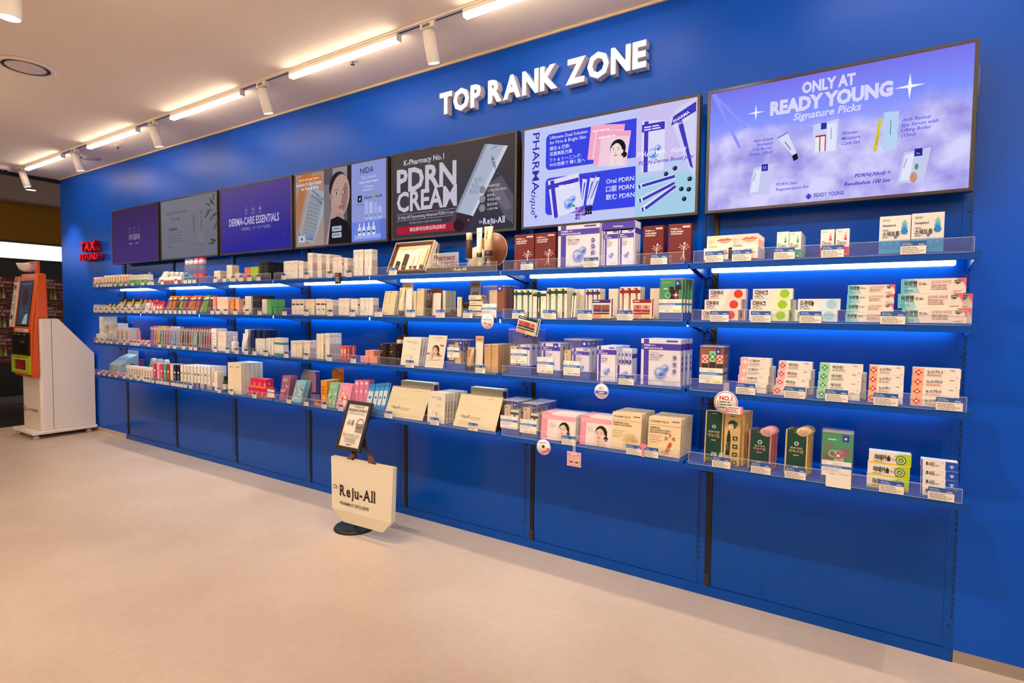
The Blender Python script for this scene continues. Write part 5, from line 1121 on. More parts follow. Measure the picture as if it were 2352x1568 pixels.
for (p, q, t_, b_, c, im, rot, lab) in ((1361, 1402, 688, 731, PU2, ['7a4a52', '8a5a5c'], 0, 'small purple-headed picture card clipped to guard'), (1453, 1495, 688, 731, RD, ['c8807a', 'd89a90'], 0, 'small red-headed picture card clipped to guard'), (1186, 1229, 726, 764, GR, ['c85a5a', 'a04848', 'd87a78'], -14, 'dark green picture card hanging tilted below the second shelf')):
    x = colX(p, GY, ZS[1]); w_ = colX(q, GY, ZS[1]) - x; z0 = rowZ(b_, x, GY); z1 = rowZ(t_, x, GY)
    vcard_kit(w_, z1 - z0, c, im).place('picture_card', lab, 'card', (x, GY - .002, z0 + (.008 if rot else 0)), (0, R(-rot * .9), 0), G)
x, w_, h_ = fit(1512, 1567, 638, 1, -.262)
def gp(F): F.greek(.15, .68, .3, 1, .01, F.h * .04, 'd0ecd8'); F.ring(.35, .5, F.w * .10, F.w * .13, 'c8ecd4', 14); F.line(.1, .9, .5, .9, .002, '9fd8b8')
pk = pouch(w_, h_, .018, [(.03, .2, .94, .76, .003, '2f9a5c', gp), (.42, .42, .2, .36, .008, '8c1c2c', None), (.60, .46, .2, .24, .008, 'f0d8d4', lambda F: cross(F, 'd8404a', .5, .5, .2)), (.66, .70, .24, .16, .010, 'b02a78', None)], (.02, .16, .94, .32), 'Acne 3-Step Solution Set')
deeprow(pk, 'zip_pouch_set', 'green zip pouch with red tube on second shelf, {o} in file', 'pouch', x, 1, 4, .024, -.262, G, -3, .008)
# third shelf
def bag_set(px0, px1, py, name, card, inner, lab, n=2, y=-.262, s=2, d=.04):
    x, w_, h_ = fit(px0, px1, py, s, y); deeprow(pouch(w_, h_, d, inner, card, name), 'zip_pouch_set', lab, 'pouch', x, s, n, d + .006, y, G, 0, .004)
jel = lambda F: jelly_print(F, False)
tan_p = lambda F: (F.greek(.2, .9, .4, 1, .01, F.h * .05, '6a5a48'), F.line(.5, .8, .5, .3, F.w * .06, '6a5a48'))
bag_set(1167, 1220, 752, 'PDRN Glow Solution Set', (.12, .24, .70, .30), [(.08, .2, .28, .40, .03, 'd8c4a4', tan_p), (.42, .18, .5, .46, .03, 'e9e7f4', jel)], 'tall clear pouch holding purple jelly box, {o} in file', 3)
bag_set(1236, 1288, 784, 'PDRN Renewal Solution Set', (-.05, .1, .72, .46), [(.15, .06, .8, .9, .034, 'e9e7f4', jel)], 'clear pouch around one purple jelly box, {o} in file', 3)
bag_set(1294, 1356, 776, 'Total PDRN Solution Set', (.0, .08, .62, .36), [(.02, .08, .24, .62, .03, 'd8c4a4', tan_p), (.32, .06, .62, .70, .034, 'e9e7f4', jel)], 'wide clear pouch with tan and purple boxes, {o} in file', 3)
x, w_, h_ = fit(1371, 1413, 794, 2); me = carton(w_, h_, .06, 'e9e7f4', lambda F: jelly_print(F, False), lambda F: F.rect(0, .765, 1, .135, '4b3fb2'))
deeprow(me, 'jelly_carton', 'narrow purple jelly carton left of the open stick box, {o} in file', 'carton', x, 2, 3, .062, YF, G)
x, w_, h_ = fit(1415, 1450, 800, 2, -.264)
def stickbox():
    d = .07; LI = paper('e9e7f4'); mb = MB().box(0, w_, d - .002, d, 0, h_, LI).box(0, .002, 0, d - .002, 0, h_, LI).box(w_ - .002, w_, 0, d - .002, 0, h_, LI).box(.002, w_ - .002, 0, .002, 0, h_ * .52, LI)
    F = front(mb, 0, 0, 0, w_, h_ * .6); F.rect(.06, 0, .16, .86, '4b3fb2'); bubbles(F, .5, .38, w_ * .16)
    Face(mb, (w_, 0, 0), (0, 1, 0), (0, 0, 1), d, h_).rect(0, .72, 1, .13, '4b3fb2')
    st = []
    for i in range(5):
        q = w_ * (.10 + .165 * i); m2 = MB().box(q, q + w_ * .13, .012 + .008 * (i % 3), .018 + .008 * (i % 3), .004, h_ * (.88 + .05 * (i % 2)), paper('dcdcee')); F = front(m2, q, .012 + .008 * (i % 3), 0, w_ * .13, h_ * .9); F.rect(.1, .62, .8, .12, '4b3fb2'); F.rect(.1, .86, .5, .1, '4b3fb2'); st.append(('stick_sachet', m2.mesh('stick_sachet')))
    return Kit([('open_carton', mb.mesh('open_carton'))] + st)
put(stickbox(), 'stick_dispenser', 'open jelly carton with stick sachets standing upright inside', 'dispenser', x, 2, -.264, group=G)
x, w_, h_ = fit(1471, 1562, 777, 2); me = carton(w_, h_, .05, 'e9e7f4', jelly_print, lambda F: (F.rect(0, .765, 1, .135, '4b3fb2'), [F.ell(.5, .6 - i * .12, F.w * .2, F.w * .2, '4b3fb2', 10) for i in range(3)]))
deeprow(me, 'jelly_carton', 'large lilac and purple jelly carton on third shelf, {o} in file', 'carton', x, 2, 3, .053, YF, G, 0, .004)
def disc_badge(name, lab, px, py, s, r, fn, y=-.2935):
    x = colX(px, y, ZS[s]); z = rowZ(py, x, y); t = thing(name, lab, 'badge', (x, y, z), group='shelf badges')
    mb = MB().lathe([(.0001, 0), (r, 0), (r, .001), (.0001, .001)], paper('f4eef2'), n=36, cap=False, M=Matrix.Rotation(R(90), 4, 'X')); fn(front(mb, -r, -.001, -r, 2 * r, 2 * r)); ob('badge_disc', mb, t)
    ob('clip', MB().box(-.008, .008, .0003, .0012, r * .3, max(r * 1.1, ZS[s] + .02 - z), clear('ffffff', .2, .05)), t); return t
disc_badge('round_badge', 'round lilac badge hanging below purple cartons', 1382, 898, 2, .037, lambda F: (F.ring(.5, .5, F.w * .44, F.w * .5, 'd8d2ec', 30), F.greek(.25, .72, .5, 2, .009, .005, '8a84b8', 'c', 2), F.rect(.08, .32, .84, .2, '6a60c0'), F.greek(.25, .38, .5, 1, .01, .005, 'e8e6fa', 'c'), F.greek(.35, .2, .3, 1, .01, .006, 'c8a878', 'c')))
# bottom shelf
bag_set(1152, 1192, 915, 'PDRN Glow Solution Set', (-.06, .16, .98, .36), [(.15, .1, .32, .72, .03, 'd8c4a4', tan_p), (.5, .12, .45, .58, .03, 'efe6d4', lambda F: (F.rect(0, .78, 1, .12, '17402e'), F.rect(.4, .2, .22, .7, '17402e')))], 'clear pouch with green-banded cream box, left file, {o}', 3, s=3)
bag_set(1197, 1236, 922, 'PDRN Lift Solution Set', (-.08, .1, .98, .40), [(.1, .1, .4, .74, .03, 'd8c4a4', tan_p), (.55, .1, .42, .58, .03, 'e6dcc8', lambda F: (F.rect(0, .78, 1, .12, '1c2a2a'), F.rect(.4, .1, .22, .7, '1c3a38')))], 'clear pouch with dark-banded cream box, right file, {o}', 4, s=3)
def mask(F):
    F.rect(0, 0, .19, 1, 'f09ab4'); F.rect(0, .76, 1, .16, 'f3a6bc'); F.rect(0, .92, .3, .08, 'f09ab4'); F.text('PHARMAtique', .05, .86, F.h * .035, 'fbe8ee', .01, maxw=.3); F.text('LIP TONING EYE PATCH', .05, .79, F.h * .045, 'fbe8ee', .01, maxw=.62); F.greek(.24, .6, .22, 3, F.h * .06, F.h * .02, 'c8b0b0')
    portrait(F, .66, .40, F.h * .22, 'eccfbc', '1e1917')
def goldm(a, b, ray):
    def f(F):
        F.text('PHARMATIQUE', .06, .86, F.h * .048, '4a3a2a', .015, maxw=.56); F.rect(.72, .90, .22, .025, '6a5a44'); F.line(.0, .79, 1, .79, .0012, 'b06a40')
        for i, q in enumerate(a): F.text(q, .06, .70 - i * .06, F.h * .042, '4a3a2a', .012, maxw=.62)
        F.greek(.06, .50, .4, 4, F.h * .055, F.h * .014, 'c89a70', seed=2)
        if ray:
            for q in range(0, 360, 18): F.line(.66 + .05 * math.cos(R(q)), .26 + .05 * F.w / F.h * math.sin(R(q)), .66 + .24 * math.cos(R(q)), .26 + .24 * F.w / F.h * math.sin(R(q)), F.w * .014, 'c09a3e'); F.ell(.66 + .24 * math.cos(R(q)), .26 + .24 * F.w / F.h * math.sin(R(q)), F.w * .012, F.w * .012, 'a8842e', 6)
        else:
            k = 'c4602a'; F.poly([(.56, .16), (.66, .12), (.74, .30), (.73, .38), (.66, .36)], k); F.line(.6, .16, .44, .10, F.w * .02, k); F.line(.6, .14, .52, .03, F.w * .016, k); F.line(.62, .14, .64, .05, F.w * .014, k)
            for q in (20, 90, 160, 200, 340): F.ell(.68 + .12 * math.cos(R(q)), .48 + .06 * math.sin(R(q)), F.w * .05, F.h * .016, k, 8, rot=q)
            F.ell(.70, .57, F.w * .02, F.w * .02, k, 8)
    return f
for (p, q, t_, f, base, lab, n, y) in ((1241, 1320, 946, mask, 'f6e6e0', 'pink mask pack with a woman, left file, {o}', 7, -.262), (1331, 1402, 953, mask, 'f6e6e0', 'pink mask pack with a woman, right file, {o}', 6, -.258),
                                 (1402, 1470, 946, goldm(('PREMIUM GOLD', 'PDRN GLOW MASK'), 0, True), 'f2dcb4', 'pale gold mask pack with sunburst print, {o} in file', 8, -.258), (1486, 1561, 957, goldm(('PREMIUM', 'RED GINSENG PDRN', 'REJUVENATING MASK'), 0, False), 'f2dcb4', 'pale gold mask pack with ginseng root print, {o} in file', 8, -.260)):
    x, w_, h_ = fit(p, q, t_, 3, y); deeprow(carton(w_, h_, .013, base, f), 'mask_pack', lab, 'mask pack', x, 3, n, .0215, y, G, -6, .001)
def eye(F):
    F.ring(.5, .5, F.w * .46, F.w * .5, 'f0b8c4', 30); F.ell(.5, .52, F.w * .3, F.w * .13, 'f6ece6', 18); F.ell(.48, .52, F.w * .11, F.w * .11, '6a4a34', 16); F.ell(.48, .52, F.w * .05, F.w * .05, '1a1412', 10); F.line(.2, .74, .7, .80, .003, '5a4238'); F.poly([(.35, .16), (.75, .34), (.70, .48), (.96, .46), (.90, .18), (.82, .26), (.45, .06)], 'd8608a')
disc_badge('round_badge', 'round badge printed with an eye below pink packs', 1249, 1026, 3, .041, eye)
x = colX(1303, -.2935, ZS[3]); z = rowZ(1068, x, -.2935)
t = thing('square_badge', 'square pink badge with two eye pictures below pink packs', 'badge', (x, -.2935, z), group='shelf badges')
ob('card', slab(.076, .072, .001, 'f6d4dc', lambda F: (F.rrect(.04, .04, .92, .92, .008, 'e890ac'), F.rect(.12, .10, .36, .62, 'd8b8a0'), F.rect(.53, .10, .36, .62, 'dcc0a8'), [F.ell(q, .3, .010, .004, '4a3020', 10) for q in (.3, .71)], F.greek(.15, .82, .7, 1, .01, .006, 'fbe4ea', 'c'))), t)
ob('clip', MB().box(.03, .046, .0013, .0022, .06, ZS[3] + .03 - z, clear('ffffff', .2, .05)), t)
x = colX(1475, -.2935, ZS[3]); t = thing('pink_tee_sign', 'small pink T-shaped sign between two price tags', 'sign', (x, -.2875, ZS[3] - .01), group='shelf badges')
ob('sign_plate', MB().prism([(-.006, 0), (.006, 0), (.006, .045), (.016, .045), (.016, .062), (-.016, .062), (-.016, .045), (-.006, .045)], -.001, 0, paper('f08aa0')), t)

# ================================================================ fifth bay (PDRN CREAM screen)
G = 'goods in the fifth bay'
TAN, CRM, BRN = 'd2b48a', 'ece2c4', '4a2a20'
# top shelf: gift box, sign, tray with tester bottles
x0 = sx(888, 0, -.25); x1 = sx(976, 0, -.25); w_ = x1 - x0; h_ = .205
def giftbox():
    fr_ = MB(); d = .035; BR_ = paper('6a3a26'); CR_ = paper('f0e4c4')
    for a in ((0, w_, 0, .012), (0, w_, h_ - .012, h_), (0, .012, .012, h_ - .012), (w_ - .012, w_, .012, h_ - .012)): fr_.box(a[0], a[1], 0, d, a[2], a[3], BR_)
    for a in ((-.003, 0, -.003, h_ + .003), (w_, w_ + .003, -.003, h_ + .003), (0, w_, h_, h_ + .003)): fr_.box(a[0], a[1], 0, d, a[2], a[3], CR_)
    bk = MB().box(.012, w_ - .012, d - .012, d - .002, .012, h_ - .012, CR_); F = front(bk, .012, d - .012, .012, w_ - .024, h_ - .024); F.greek(.1, .86, .5, 2, .012, .003, 'b8a888')
    P = [('frame', fr_.mesh('frame')), ('inlay', bk.mesh('inlay'))]
    def sm(n, x, wd, z, hh, c, capc, caph):
        m = MB().rbox(x, x + wd, .006, .006 + wd * .8, z, z + hh, plastic(c, .35), .003, 2); P.append((n, m.mesh(n), [('cap', MB().rbox(x + .002, x + wd - .002, .008, .004 + wd * .8, z - caph, z - .0003, plastic(capc, .3), .002, 1).mesh('cap'))]))
    sm('sample_tube', w_ * .15, .022, .035, .045, '3a221a', '1c1210', .012); sm('sample_tube', w_ * .32, .026, .032, .095, '4a2a20', '2c1812', .012); sm('sample_tube', w_ * .52, .018, .04, .075, 'ece0c0', '3a221a', .012); sm('sample_tube', w_ * .63, .02, .04, .11, 'ece0c0', '2a1a14', .014); sm('sample_tube', w_ * .78, .03, .045, .115, 'd8bc94', '3a221a', .02)
    return Kit(P)
put(giftbox(), 'skincare_gift_box', 'open cream and brown gift box with tubes leaning on shelf', 'gift box', x0, 0, -.25, .003, 0, -24, G)
x, w2, h2 = fit(983, 1002, 560, 0, -.09); put(carton(w2, h2, .02, 'e8dcbc', lambda F: F.rect(.86, 0, .14, 1, '3a2a20')), 'box_lid', 'cream lid with black edge standing behind gift box', 'lid', x, 0, -.09, 0, 0, -3, G)
x, w2, h2 = fit(993, 1053, 582, 0, -.20)
t = thing('acrylic_sign', 'clear acrylic sign reading Pharmacy No.1 PDRN', 'sign', (x, -.2, ZS[0]), group=G)
ob('plate', MB().rbox(0, w2, 0, .004, .02, h2, clear('ffffff', .22, .06), .0019, 1), t)
mb = MB(); F = front(mb, 0, -.0004, .02, w2, h2 - .02); F.text('Pharmacy', .06, .58, .03, '7a4a34', .03, maxw=.82); F.text('No.1 PDRN', .04, .14, .032, '7a4a34', .03, maxw=.92); ob('sign_lettering', mb, t)
xa, xb = sx(979, 0, -.268), sx(1139, 0, -.268)
t = thing('tester_tray', 'dark brown tray with white name lettering on top shelf', 'tray', (xa, -.268, ZS[0]), group=G)
mb = MB().box(0, xb - xa, 0, .20, 0.0005, .026, plastic('4a3a34', .3)); F = front(mb, 0, 0, 0, xb - xa, .026); F.text('Dr.', .40, .4, .007, 'e8dcc8', .02); F.serif('Reju-All', .43, .25, .0145, 'e8dcc8', .03); ob('tray_body', mb, t)
ob('clear_top', MB().box(.002, xb - xa - .002, .002, .198, .0262, .029, clear('ffffff', .1, .08)), t)
ZT = .0295
def stand_kit(r, h): return [('holder', MB().lathe([(.0001, 0), (r, 0), (r, .002), (r * .45, .003), (r * .45, h - .003), (r, h - .002), (r, h), (.0001, h)], clear('ffffff', .18, .08), n=20, cap=False).mesh('holder'))]
for (p, s_, kit, lab, hh, y) in ((1077.5, 0, bottle_kit(.145, .0185, '4a2a1e', 'ecdcb4', .042, None, False, .72), 'dark brown tester bottle with cream cap on clear holder', .045, -.22), (1101, 0, tube_kit(.165, .0155, 'efe6cc', '2a1e1a', .025, 'Reju-All'), 'narrow cream tester tube on clear holder', .05, -.215), (1122, 0, tube_kit(.165, .024, 'd8bd92', '3a2a22', .03, 'Reju-All'), 'wide tan tester tube on clear holder', .055, -.205)):
    x = colX(p, y, ZS[0] + ZT + hh); k2 = stand_kit(.026, hh)
    for q in kit.parts:
        for v in q[1].vertices: v.co.z += hh + .0006
    Kit(k2 + kit.parts).place('tester_bottle', lab, 'tester', (x, y, ZS[0] + ZT), (0, 0, 0), G)
for (px, py, r, c, y, lab, rim) in ((1095, 574, .060, 'f2e6c4', -.165, 'small cream disc behind the narrow tester tube', 'f8f0dc'), (1132, 567, .098, '8a5030', -.135, 'large brown disc behind the wide tester tube', 'f0e4d0')):
    x = colX(px, y, ZS[0] + .1); mb = MB().lathe([(.0001, 0), (r - .002, 0), (r - .002, .004), (.0001, .004)], paper(c), n=48, cap=False, M=Matrix.Translation((0, .004, r)) @ Matrix.Rotation(R(90), 4, 'X')); t = thing('backdrop_disc', lab, 'display disc', (x, y, ZS[0] + ZT), group=G); ob('disc', mb, t)
    ob('rim', MB().lathe([(r - .0018, 0), (r, 0), (r, .0045), (r - .0018, .0045)], paper(rim), n=48, cap=False, M=Matrix.Translation((0, .004, r)) @ Matrix.Rotation(R(90), 4, 'X')), t)
# second shelf
def rej(F): F.rect(.12, .92, .14, .03, '4a3a30'); F.rect(.45, .92, .14, .03, '4a3a30'); F.line(.16, .85, .16, .45, F.w * .025, '8a7a60'); F.line(.5, .85, .5, .45, F.w * .025, '8a7a60'); F.greek(.1, .08, .6, 1, .01, F.h * .012, 'a89878')
def sign_board(w, h, base, fr, fn=None): 
    mb = MB().box(0, w, 0, .003, 0, h, paper(fr)); F = front(mb, 0, 0, 0, w, h); F.rect(.06, .03, .88, .80, base); F.text('Dr.Reju-All', .5, .89, h * .035, '3a2a22', .02, 'c', .6)
    if fn: fn(F)
    return mb.mesh('sign_board')
def sign_with_tube(w, h, base, fr, tk):
    return Kit([('board', sign_board(w, h, base, fr))] + tk)
x, w2, h2 = fit(875, 903, 668, 1); me = carton(w2, h2, .022, 'dccfa6', rej); deeprow(me, 'cream_box', 'beige skincare box leaning back at left end, {o} in file', 'box', x, 1, 4, .03, YF, G, -14, .004)
x, w2, h2 = fit(922, 946, 650, 1, -.232)
def sample(tk, dx, hs):
    out = []
    for n_, m in [(q[0], q[1]) for q in tk.parts]:
        m2 = m.copy()
        for v in m2.vertices: v.co = Vector((v.co.x * hs + dx, v.co.y * hs - .016, v.co.z * hs + .006))
        out.append(('sample_' + n_, m2))
    return out
sign_with_tube(w2, h2, 'f6eee0', 'd8c09a', sample(tube_kit(.17, .018, 'e2d8b8', '3a2a22', .025, 'Reju-All'), w2 * .18, .98)).place('sample_stand', 'tall cream sample board with beige tube, second shelf', 'sample board', (x, -.232, ZS[1] + .0005), (R(-3), 0, 0), G)
x, w2, h2 = fit(948, 955, 668, 1, -.225); deeprow(carton(w2, h2, .03, 'e6d0a4'), 'cream_box', 'narrow yellow-beige box behind tall sample board, {o} in file', 'box', x, 1, 2, .034, -.222, G)
x, w2, h2 = fit(956, 972, 663, 1); deeprow(carton(w2, h2, .03, 'd8c8a0', rej, side_text), 'cream_box', 'khaki-beige skincare box beside the brown tube board, {o} in file', 'box', x, 1, 4, .034, YF, G, -3)
x, w2, h2 = fit(988, 1013, 662, 1, -.235)
sign_with_tube(w2, h2, 'f2e2d2', '4a2a20', sample(tube_kit(.15, .017, '3c2018', '1c100c', .014, 'Reju-All', 'e8dcc8'), w2 * .02, .98)).place('sample_stand', 'brown-framed sample board with dark brown tube', 'sample board', (x, -.235, ZS[1] + .0005), (R(-3), 0, 0), G)
x, w2, h2 = fit(1016, 1023, 667, 1, -.22); deeprow(carton(w2, h2, .03, 'ecd8ae'), 'cream_box', 'narrow pale box right of the brown tube board, {o} in file', 'box', x, 1, 3, .034, -.22, G)
dk = carton(.145, .022, .04, '2c201c', lambda F: (F.greek(.1, .5, .4, 1, .01, F.h * .18, '8a7868'), F.ell(.75, .5, F.h * .2, F.h * .2, '7a5a48', 8)))
for i in range(4):
    put(dk, 'balm_carton', f'{level(i, 4)} long dark brown balm carton in stepped stack', 'carton', sx(1023 + 6 * i, 1, -.25), 1, -.255 + .03 * i, .0224 * i, 0, 0, G)
x, w2, h2 = fit(1050, 1059, 682, 1, -.266); put(carton(w2, h2, .012, 'e8d8ac', lambda F: F.line(.5, .9, .5, .4, F.w * .1, '8a7a60')), 'balm_tester', 'narrow cream carton standing before the dark stack', 'carton', x, 1, -.2665, group=G)
lipb = carton(.088, .03, .05, 'e8dcbc', lambda F: (F.rect(0, 0, 1, .16, '3a2a22'), F.greek(.1, .6, .5, 2, F.h * .25, F.h * .08, '8a7a60')), lambda F: F.ell(.5, .5, F.w * .3, F.h * .18, 'c8605a'), lambda F: (F.ell(.5, .6, F.w * .3, F.h * .16, 'c8605a'), F.line(.2, .6, .8, .6, .001, '7a2a2a')))
for i in range(4): put(lipb, 'lip_cream_carton', f'{level(i, 4)} cream carton with pink lips on its top', 'carton', sx(1078 - (i % 2) * 2, 1, -.262), 1, -.262, .0304 * i, 3 - 4 * (i % 2), 0, G)
bag_set(1108, 1160, 655, 'Winter Moisture Care Set', (-.02, .0, .66, .42), [(.3, .06, .34, .78, .03, 'dcc49a', rej), (.66, .06, .3, .84, .03, '8a4a2c', None)], 'clear pouch with tan and brown boxes, second shelf, {o}', 3, s=1)
x, w2, h2 = fit(1080, 1103, 646, 1, -.10); put(sign_board(w2, h2, 'efe8da', 'd8b48c', lambda F: F.rect(.15, .35, .7, .35, '7a7a80')), 'display_sign', 'tan display sign with grey picture behind lip cartons', 'sign', x, 1, -.10, group=G)
def liptag(F): F.text('Dr.Reju-All', .5, .72, .006, '3a2a22', .02, 'c', .4); F.text('Repair & Glow', .5, .58, .008, '3a2a22', .02, 'c', .7); F.ell(.35, .38, F.w * .14, F.w * .055, 'd8887a', 14, rot=-15); F.ell(.68, .30, F.w * .16, F.w * .06, 'd8786c', 14, rot=-15); F.line(.2, .42, .5, .34, .0012, '9a4038'); F.line(.52, .34, .84, .26, .0012, '9a4038'); F.greek(.35, .15, .3, 1, .01, .003, '8a7a6a', 'c')
disc_badge('round_badge', 'round cream badge with two pairs of lips below second shelf', 1120, 738, 1, .042, liptag)
# third shelf
def dkb(F): F.rect(.2, .92, .2, .03, 'c8b8a8'); F.greek(.08, .62, .45, 2, F.h * .08, F.h * .03, 'b8a898'); F.greek(.1, .1, .3, 1, .01, F.h * .03, '9a8878')
x, w2, h2 = fit(873, 886, 788, 2); me = carton(w2, h2, .045, '332019', dkb, lambda F: [F.ell(.5, .6 - i * .17, F.w * .08, F.w * .08, 'b8a898', 8) for i in range(3)])
for i, p in enumerate((873, 895)):
    deeprow(me, 'serum_carton', 'dark brown serum carton, ' + ('left' if i == 0 else 'right') + ' file, {o} from edge', 'carton', sx(p, 2), 2, 3, .05, YF, G)
x, w2, h2 = fit(911, 920, 780, 2, -.18); put(carton(w2, h2, .04, 'ead8a8'), 'cream_box', 'small yellow-beige box between serum cartons and white pack', 'box', x, 2, -.18, group=G)
x, w2, h2 = fit(912, 925, 769, 2, -.06); put(carton(w2, h2, .03, '6a3a26', lambda F: F.text('Dr.', .3, .8, F.h * .06, 'e8dcc8', 0)), 'cream_box', 'brown box behind the white mask pack, third shelf', 'box', x, 2, -.06, group=G)
def wpack(F): F.text('Dr.Reju-All', .2, .82, F.h * .04, '2a2422', .02, maxw=.26); F.greek(.54, .85, .36, 3, F.h * .04, F.h * .016, 'a0948a'); F.greek(.5, .6, .3, 2, F.h * .04, F.h * .01, 'b0a49a'); F.ring(.5, .22, F.w * .20, F.w * .21, 'b8b05a', 20); F.text('Reju-All', .52, .34, F.h * .035, '2a2422', .02, rot=-90)
def spine(F): F.text('Dr.Reju-All', .5, .7, min(F.w * .5, .01), '2a2422', .02, rot=-90); F.rect(.25, .08, .5, .04, '8a7a50')
x, w2, h2 = fit(920, 961, 774, 2); deeprow(carton(w2, h2, .016, 'efe4d2', wpack, spine), 'mask_box', 'white mask box with oval print on third shelf, {o} in file', 'box', x, 2, 5, .021, -.264, G, -10, .003)
x, w2, h2 = fit(975, 1017, 768, 2, -.262)
def poster_p(F):
    F.text('No.1 PDRN', .5, .90, F.h * .05, '5a5048', .0, 'c', .5); F.greek(.3, .85, .4, 1, .01, F.h * .012, 'a89e94', 'c'); portrait(F, .46, .50, F.h * .145, 'dcb49c', '3a2a24', 'b8706a', 'e8dcd0')
    for q in ((.72, .68), (.02, .42), (.66, .37)): F.rect(q[0], q[1], .2, .025, '5a5048')
t = thing('photo_display', 'leaning portrait display card reading No.1 PDRN, woman touching lips', 'display card', (x, -.262, ZS[2] + .0004), (R(-12), 0, 0), G)
ob('card', slab(w2, h2, .0025, 'e9dccb', poster_p), t); ob('stand_foot', MB().box(0, w2, -.012, -.0002, .0, .003, clear('ffffff', .12, .06)), t)
bag_set(1026, 1068, 777, 'Skin Renewal Set', (.04, .38, .66, .34), [(.1, .3, .3, .5, .02, 'd8c09a', rej), (.45, .2, .3, .68, .03, 'd8c09a', rej), (.62, .62, .2, .28, .01, '2a3fb0', None)], 'clear pouch with tan boxes on third shelf, {o} in file', 2, s=2)
x, w2, h2 = fit(1090, 1108, 771, 2, -.225); sign_with_tube(w2, h2, 'f4ead8', 'dcb08c', sample(tube_kit(.125, .02, 'c8a878', '2a1a14', .018, 'Reju-All'), -.018, 1.0)).place('sample_stand', 'tan-topped sample board with tan tube on third shelf', 'sample board', (x, -.225, ZS[2]), (R(-3), 0, 0), G)
x, w2, h2 = fit(1112, 1127, 790, 2)
for i, p in enumerate((1112, 1128.5)): deeprow(carton(w2, h2, .03, 'cfa878', rej, lambda F: F.greek(.2, .8, .6, 6, F.h * .1, F.h * .015, 'b08a5c')), 'cream_box', 'tan skincare box, ' + ('left' if i == 0 else 'right') + ' file on third shelf, {o}', 'box', sx(p, 2), 2, 5, .036, YF, G)
# bottom shelf
def folder(F): F.text('Dr.', .12, .30, F.h * .045, '2a2220', .01); F.serif('Reju-All', .17, .27, F.h * .085, '2a2220', .02, .17); F.greek(.37, .30, .25, 2, F.h * .05, F.h * .016, '8a7c62'); F.greek(.12, .17, .3, 3, F.h * .045, F.h * .008, 'a89a7c'); F.line(0, .60, 1, .60, .0008, 'd8caa4'); F.greek(.7, .88, .18, 1, .01, F.h * .014, 'a89a7c')
def folder_kit(w, h):
    tri = MB().prism([(0, 0.0), (.10, 0.0), (.075, h * .92)], w - .004, w - .001, paper('5a2f20'), 'x')
    tri2 = MB().prism([(0, 0.0), (.10, 0.0), (.075, h * .92)], .001, .004, paper('5a2f20'), 'x')
    a = math.atan2(.075, h * .92); L = math.hypot(.075, h * .92); m = MB().box(0, w, -.003, 0, 0, L + .012, paper('e6dab4'), Matrix.Rotation(-a, 4, 'X')); Fm = Matrix.Rotation(-a, 4, 'X')
    folder(Face(m, Fm @ Vector((0, -.003, 0)), (1, 0, 0), Fm.to_3x3() @ Vector((0, 0, 1)), w, L + .012))
    return Kit([('cover', m.mesh('cover')), ('side_panel', tri.mesh('side_panel')), ('side_panel', tri2.mesh('side_panel')), ('rear_support', MB().box(.004, w - .004, .098, .1, 0, h * .3, paper('d8cba4')).mesh('rear_support'))])
def setbox(w, h): return Kit([('sleeve', carton(w, h, .055, 'f2e4bc', None, lambda F: F.rect(.12, .06, .76, .88, '6a3420')))])
for (p, q, t_, pb, qb, tb, lab) in ((882, 970, 879, 921, 995, 873, 'left'), (1040, 1137, 896, 1081, 1153, 888, 'right')):
    x, w2, h2 = fit(p, q, t_, 3, -.262); folder_kit(w2, h2 * .9).place('gift_set_folder', f'large beige gift set leaning forward open, {lab} one on bottom shelf', 'gift set', (x, -.259, ZS[3] + .0006), (0, 0, 0), G)
    x, w2, h2 = fit(pb, qb, tb, 3, -.10); setbox(w2, h2).place('gift_set_box', f'upright cream gift box with brown inside behind {lab} beige folder', 'gift box', (x, -.10, ZS[3]), (0, 0, 0), G)
x, w2, h2 = fit(981, 1020, 900, 3, -.265); deeprow(carton(w2, h2, .016, 'efe6d4', wpack, spine), 'mask_box', 'white mask box with oval print on bottom shelf, {o} in file', 'box', x, 3, 8, .0225, -.265, G, -3, .004)
# ================================================================ fourth bay (woman's face screen)
G = 'goods in the fourth bay'
def nida(seed=0, stripe=None):
    def f(F):
        F.text('NIDA', .55, .84, F.h * .05, '5a5450', .01, maxw=.35); F.greek(.1, .88, .35, 3, F.h * .07, F.h * .02, 'b8aca2', seed=seed); F.greek(.1, .5, .6, 3, F.h * .07, F.h * .018, 'c0b4aa', seed=seed + 2)
        if stripe: F.rect(.0, .3, .12, .7, stripe)
    return f
def nside(F): F.rect(0, 0, 1, .60, 'd2c4b8'); F.text('NIDA', .2, .86, F.h * .045, '5a5450', .01, maxw=.5); F.greek(.2, .45, .5, 4, F.h * .07, F.h * .014, 'b0a296')
def blkside(F): F.rect(0, .62, 1, .07, '3a3432'); F.greek(.2, .5, .5, 3, F.h * .08, F.h * .02, 'a89e96')
def boxes(spec, s, y=YF, base='f2ebe2'):
    """spec: (px_left, px_right_of_front, py_top, depth, n_side, files_deep, front print, side print, base, name, label)"""
    for (p, q, t_, d, n, dp, f, rt, bs, name, lab) in spec:
        x, w_, h_ = fit(p, q, t_, s, y); p_ = w_ / n; me = carton(max(p_ - .0012, .004), h_, d, bs, f, rt)
        for i in range(n):
            for j in range(dp):
                l = lab.format(o=ORD[i]) if n > 1 else lab
                if dp > 1: l += ', front' if j == 0 else f', {ORD[j]} row'
                put(me, name, l, 'carton', x + p_ * i, s, y + j * (d + .003), 0, jit(.8), 0, G)
W1 = 'f2ebe2'
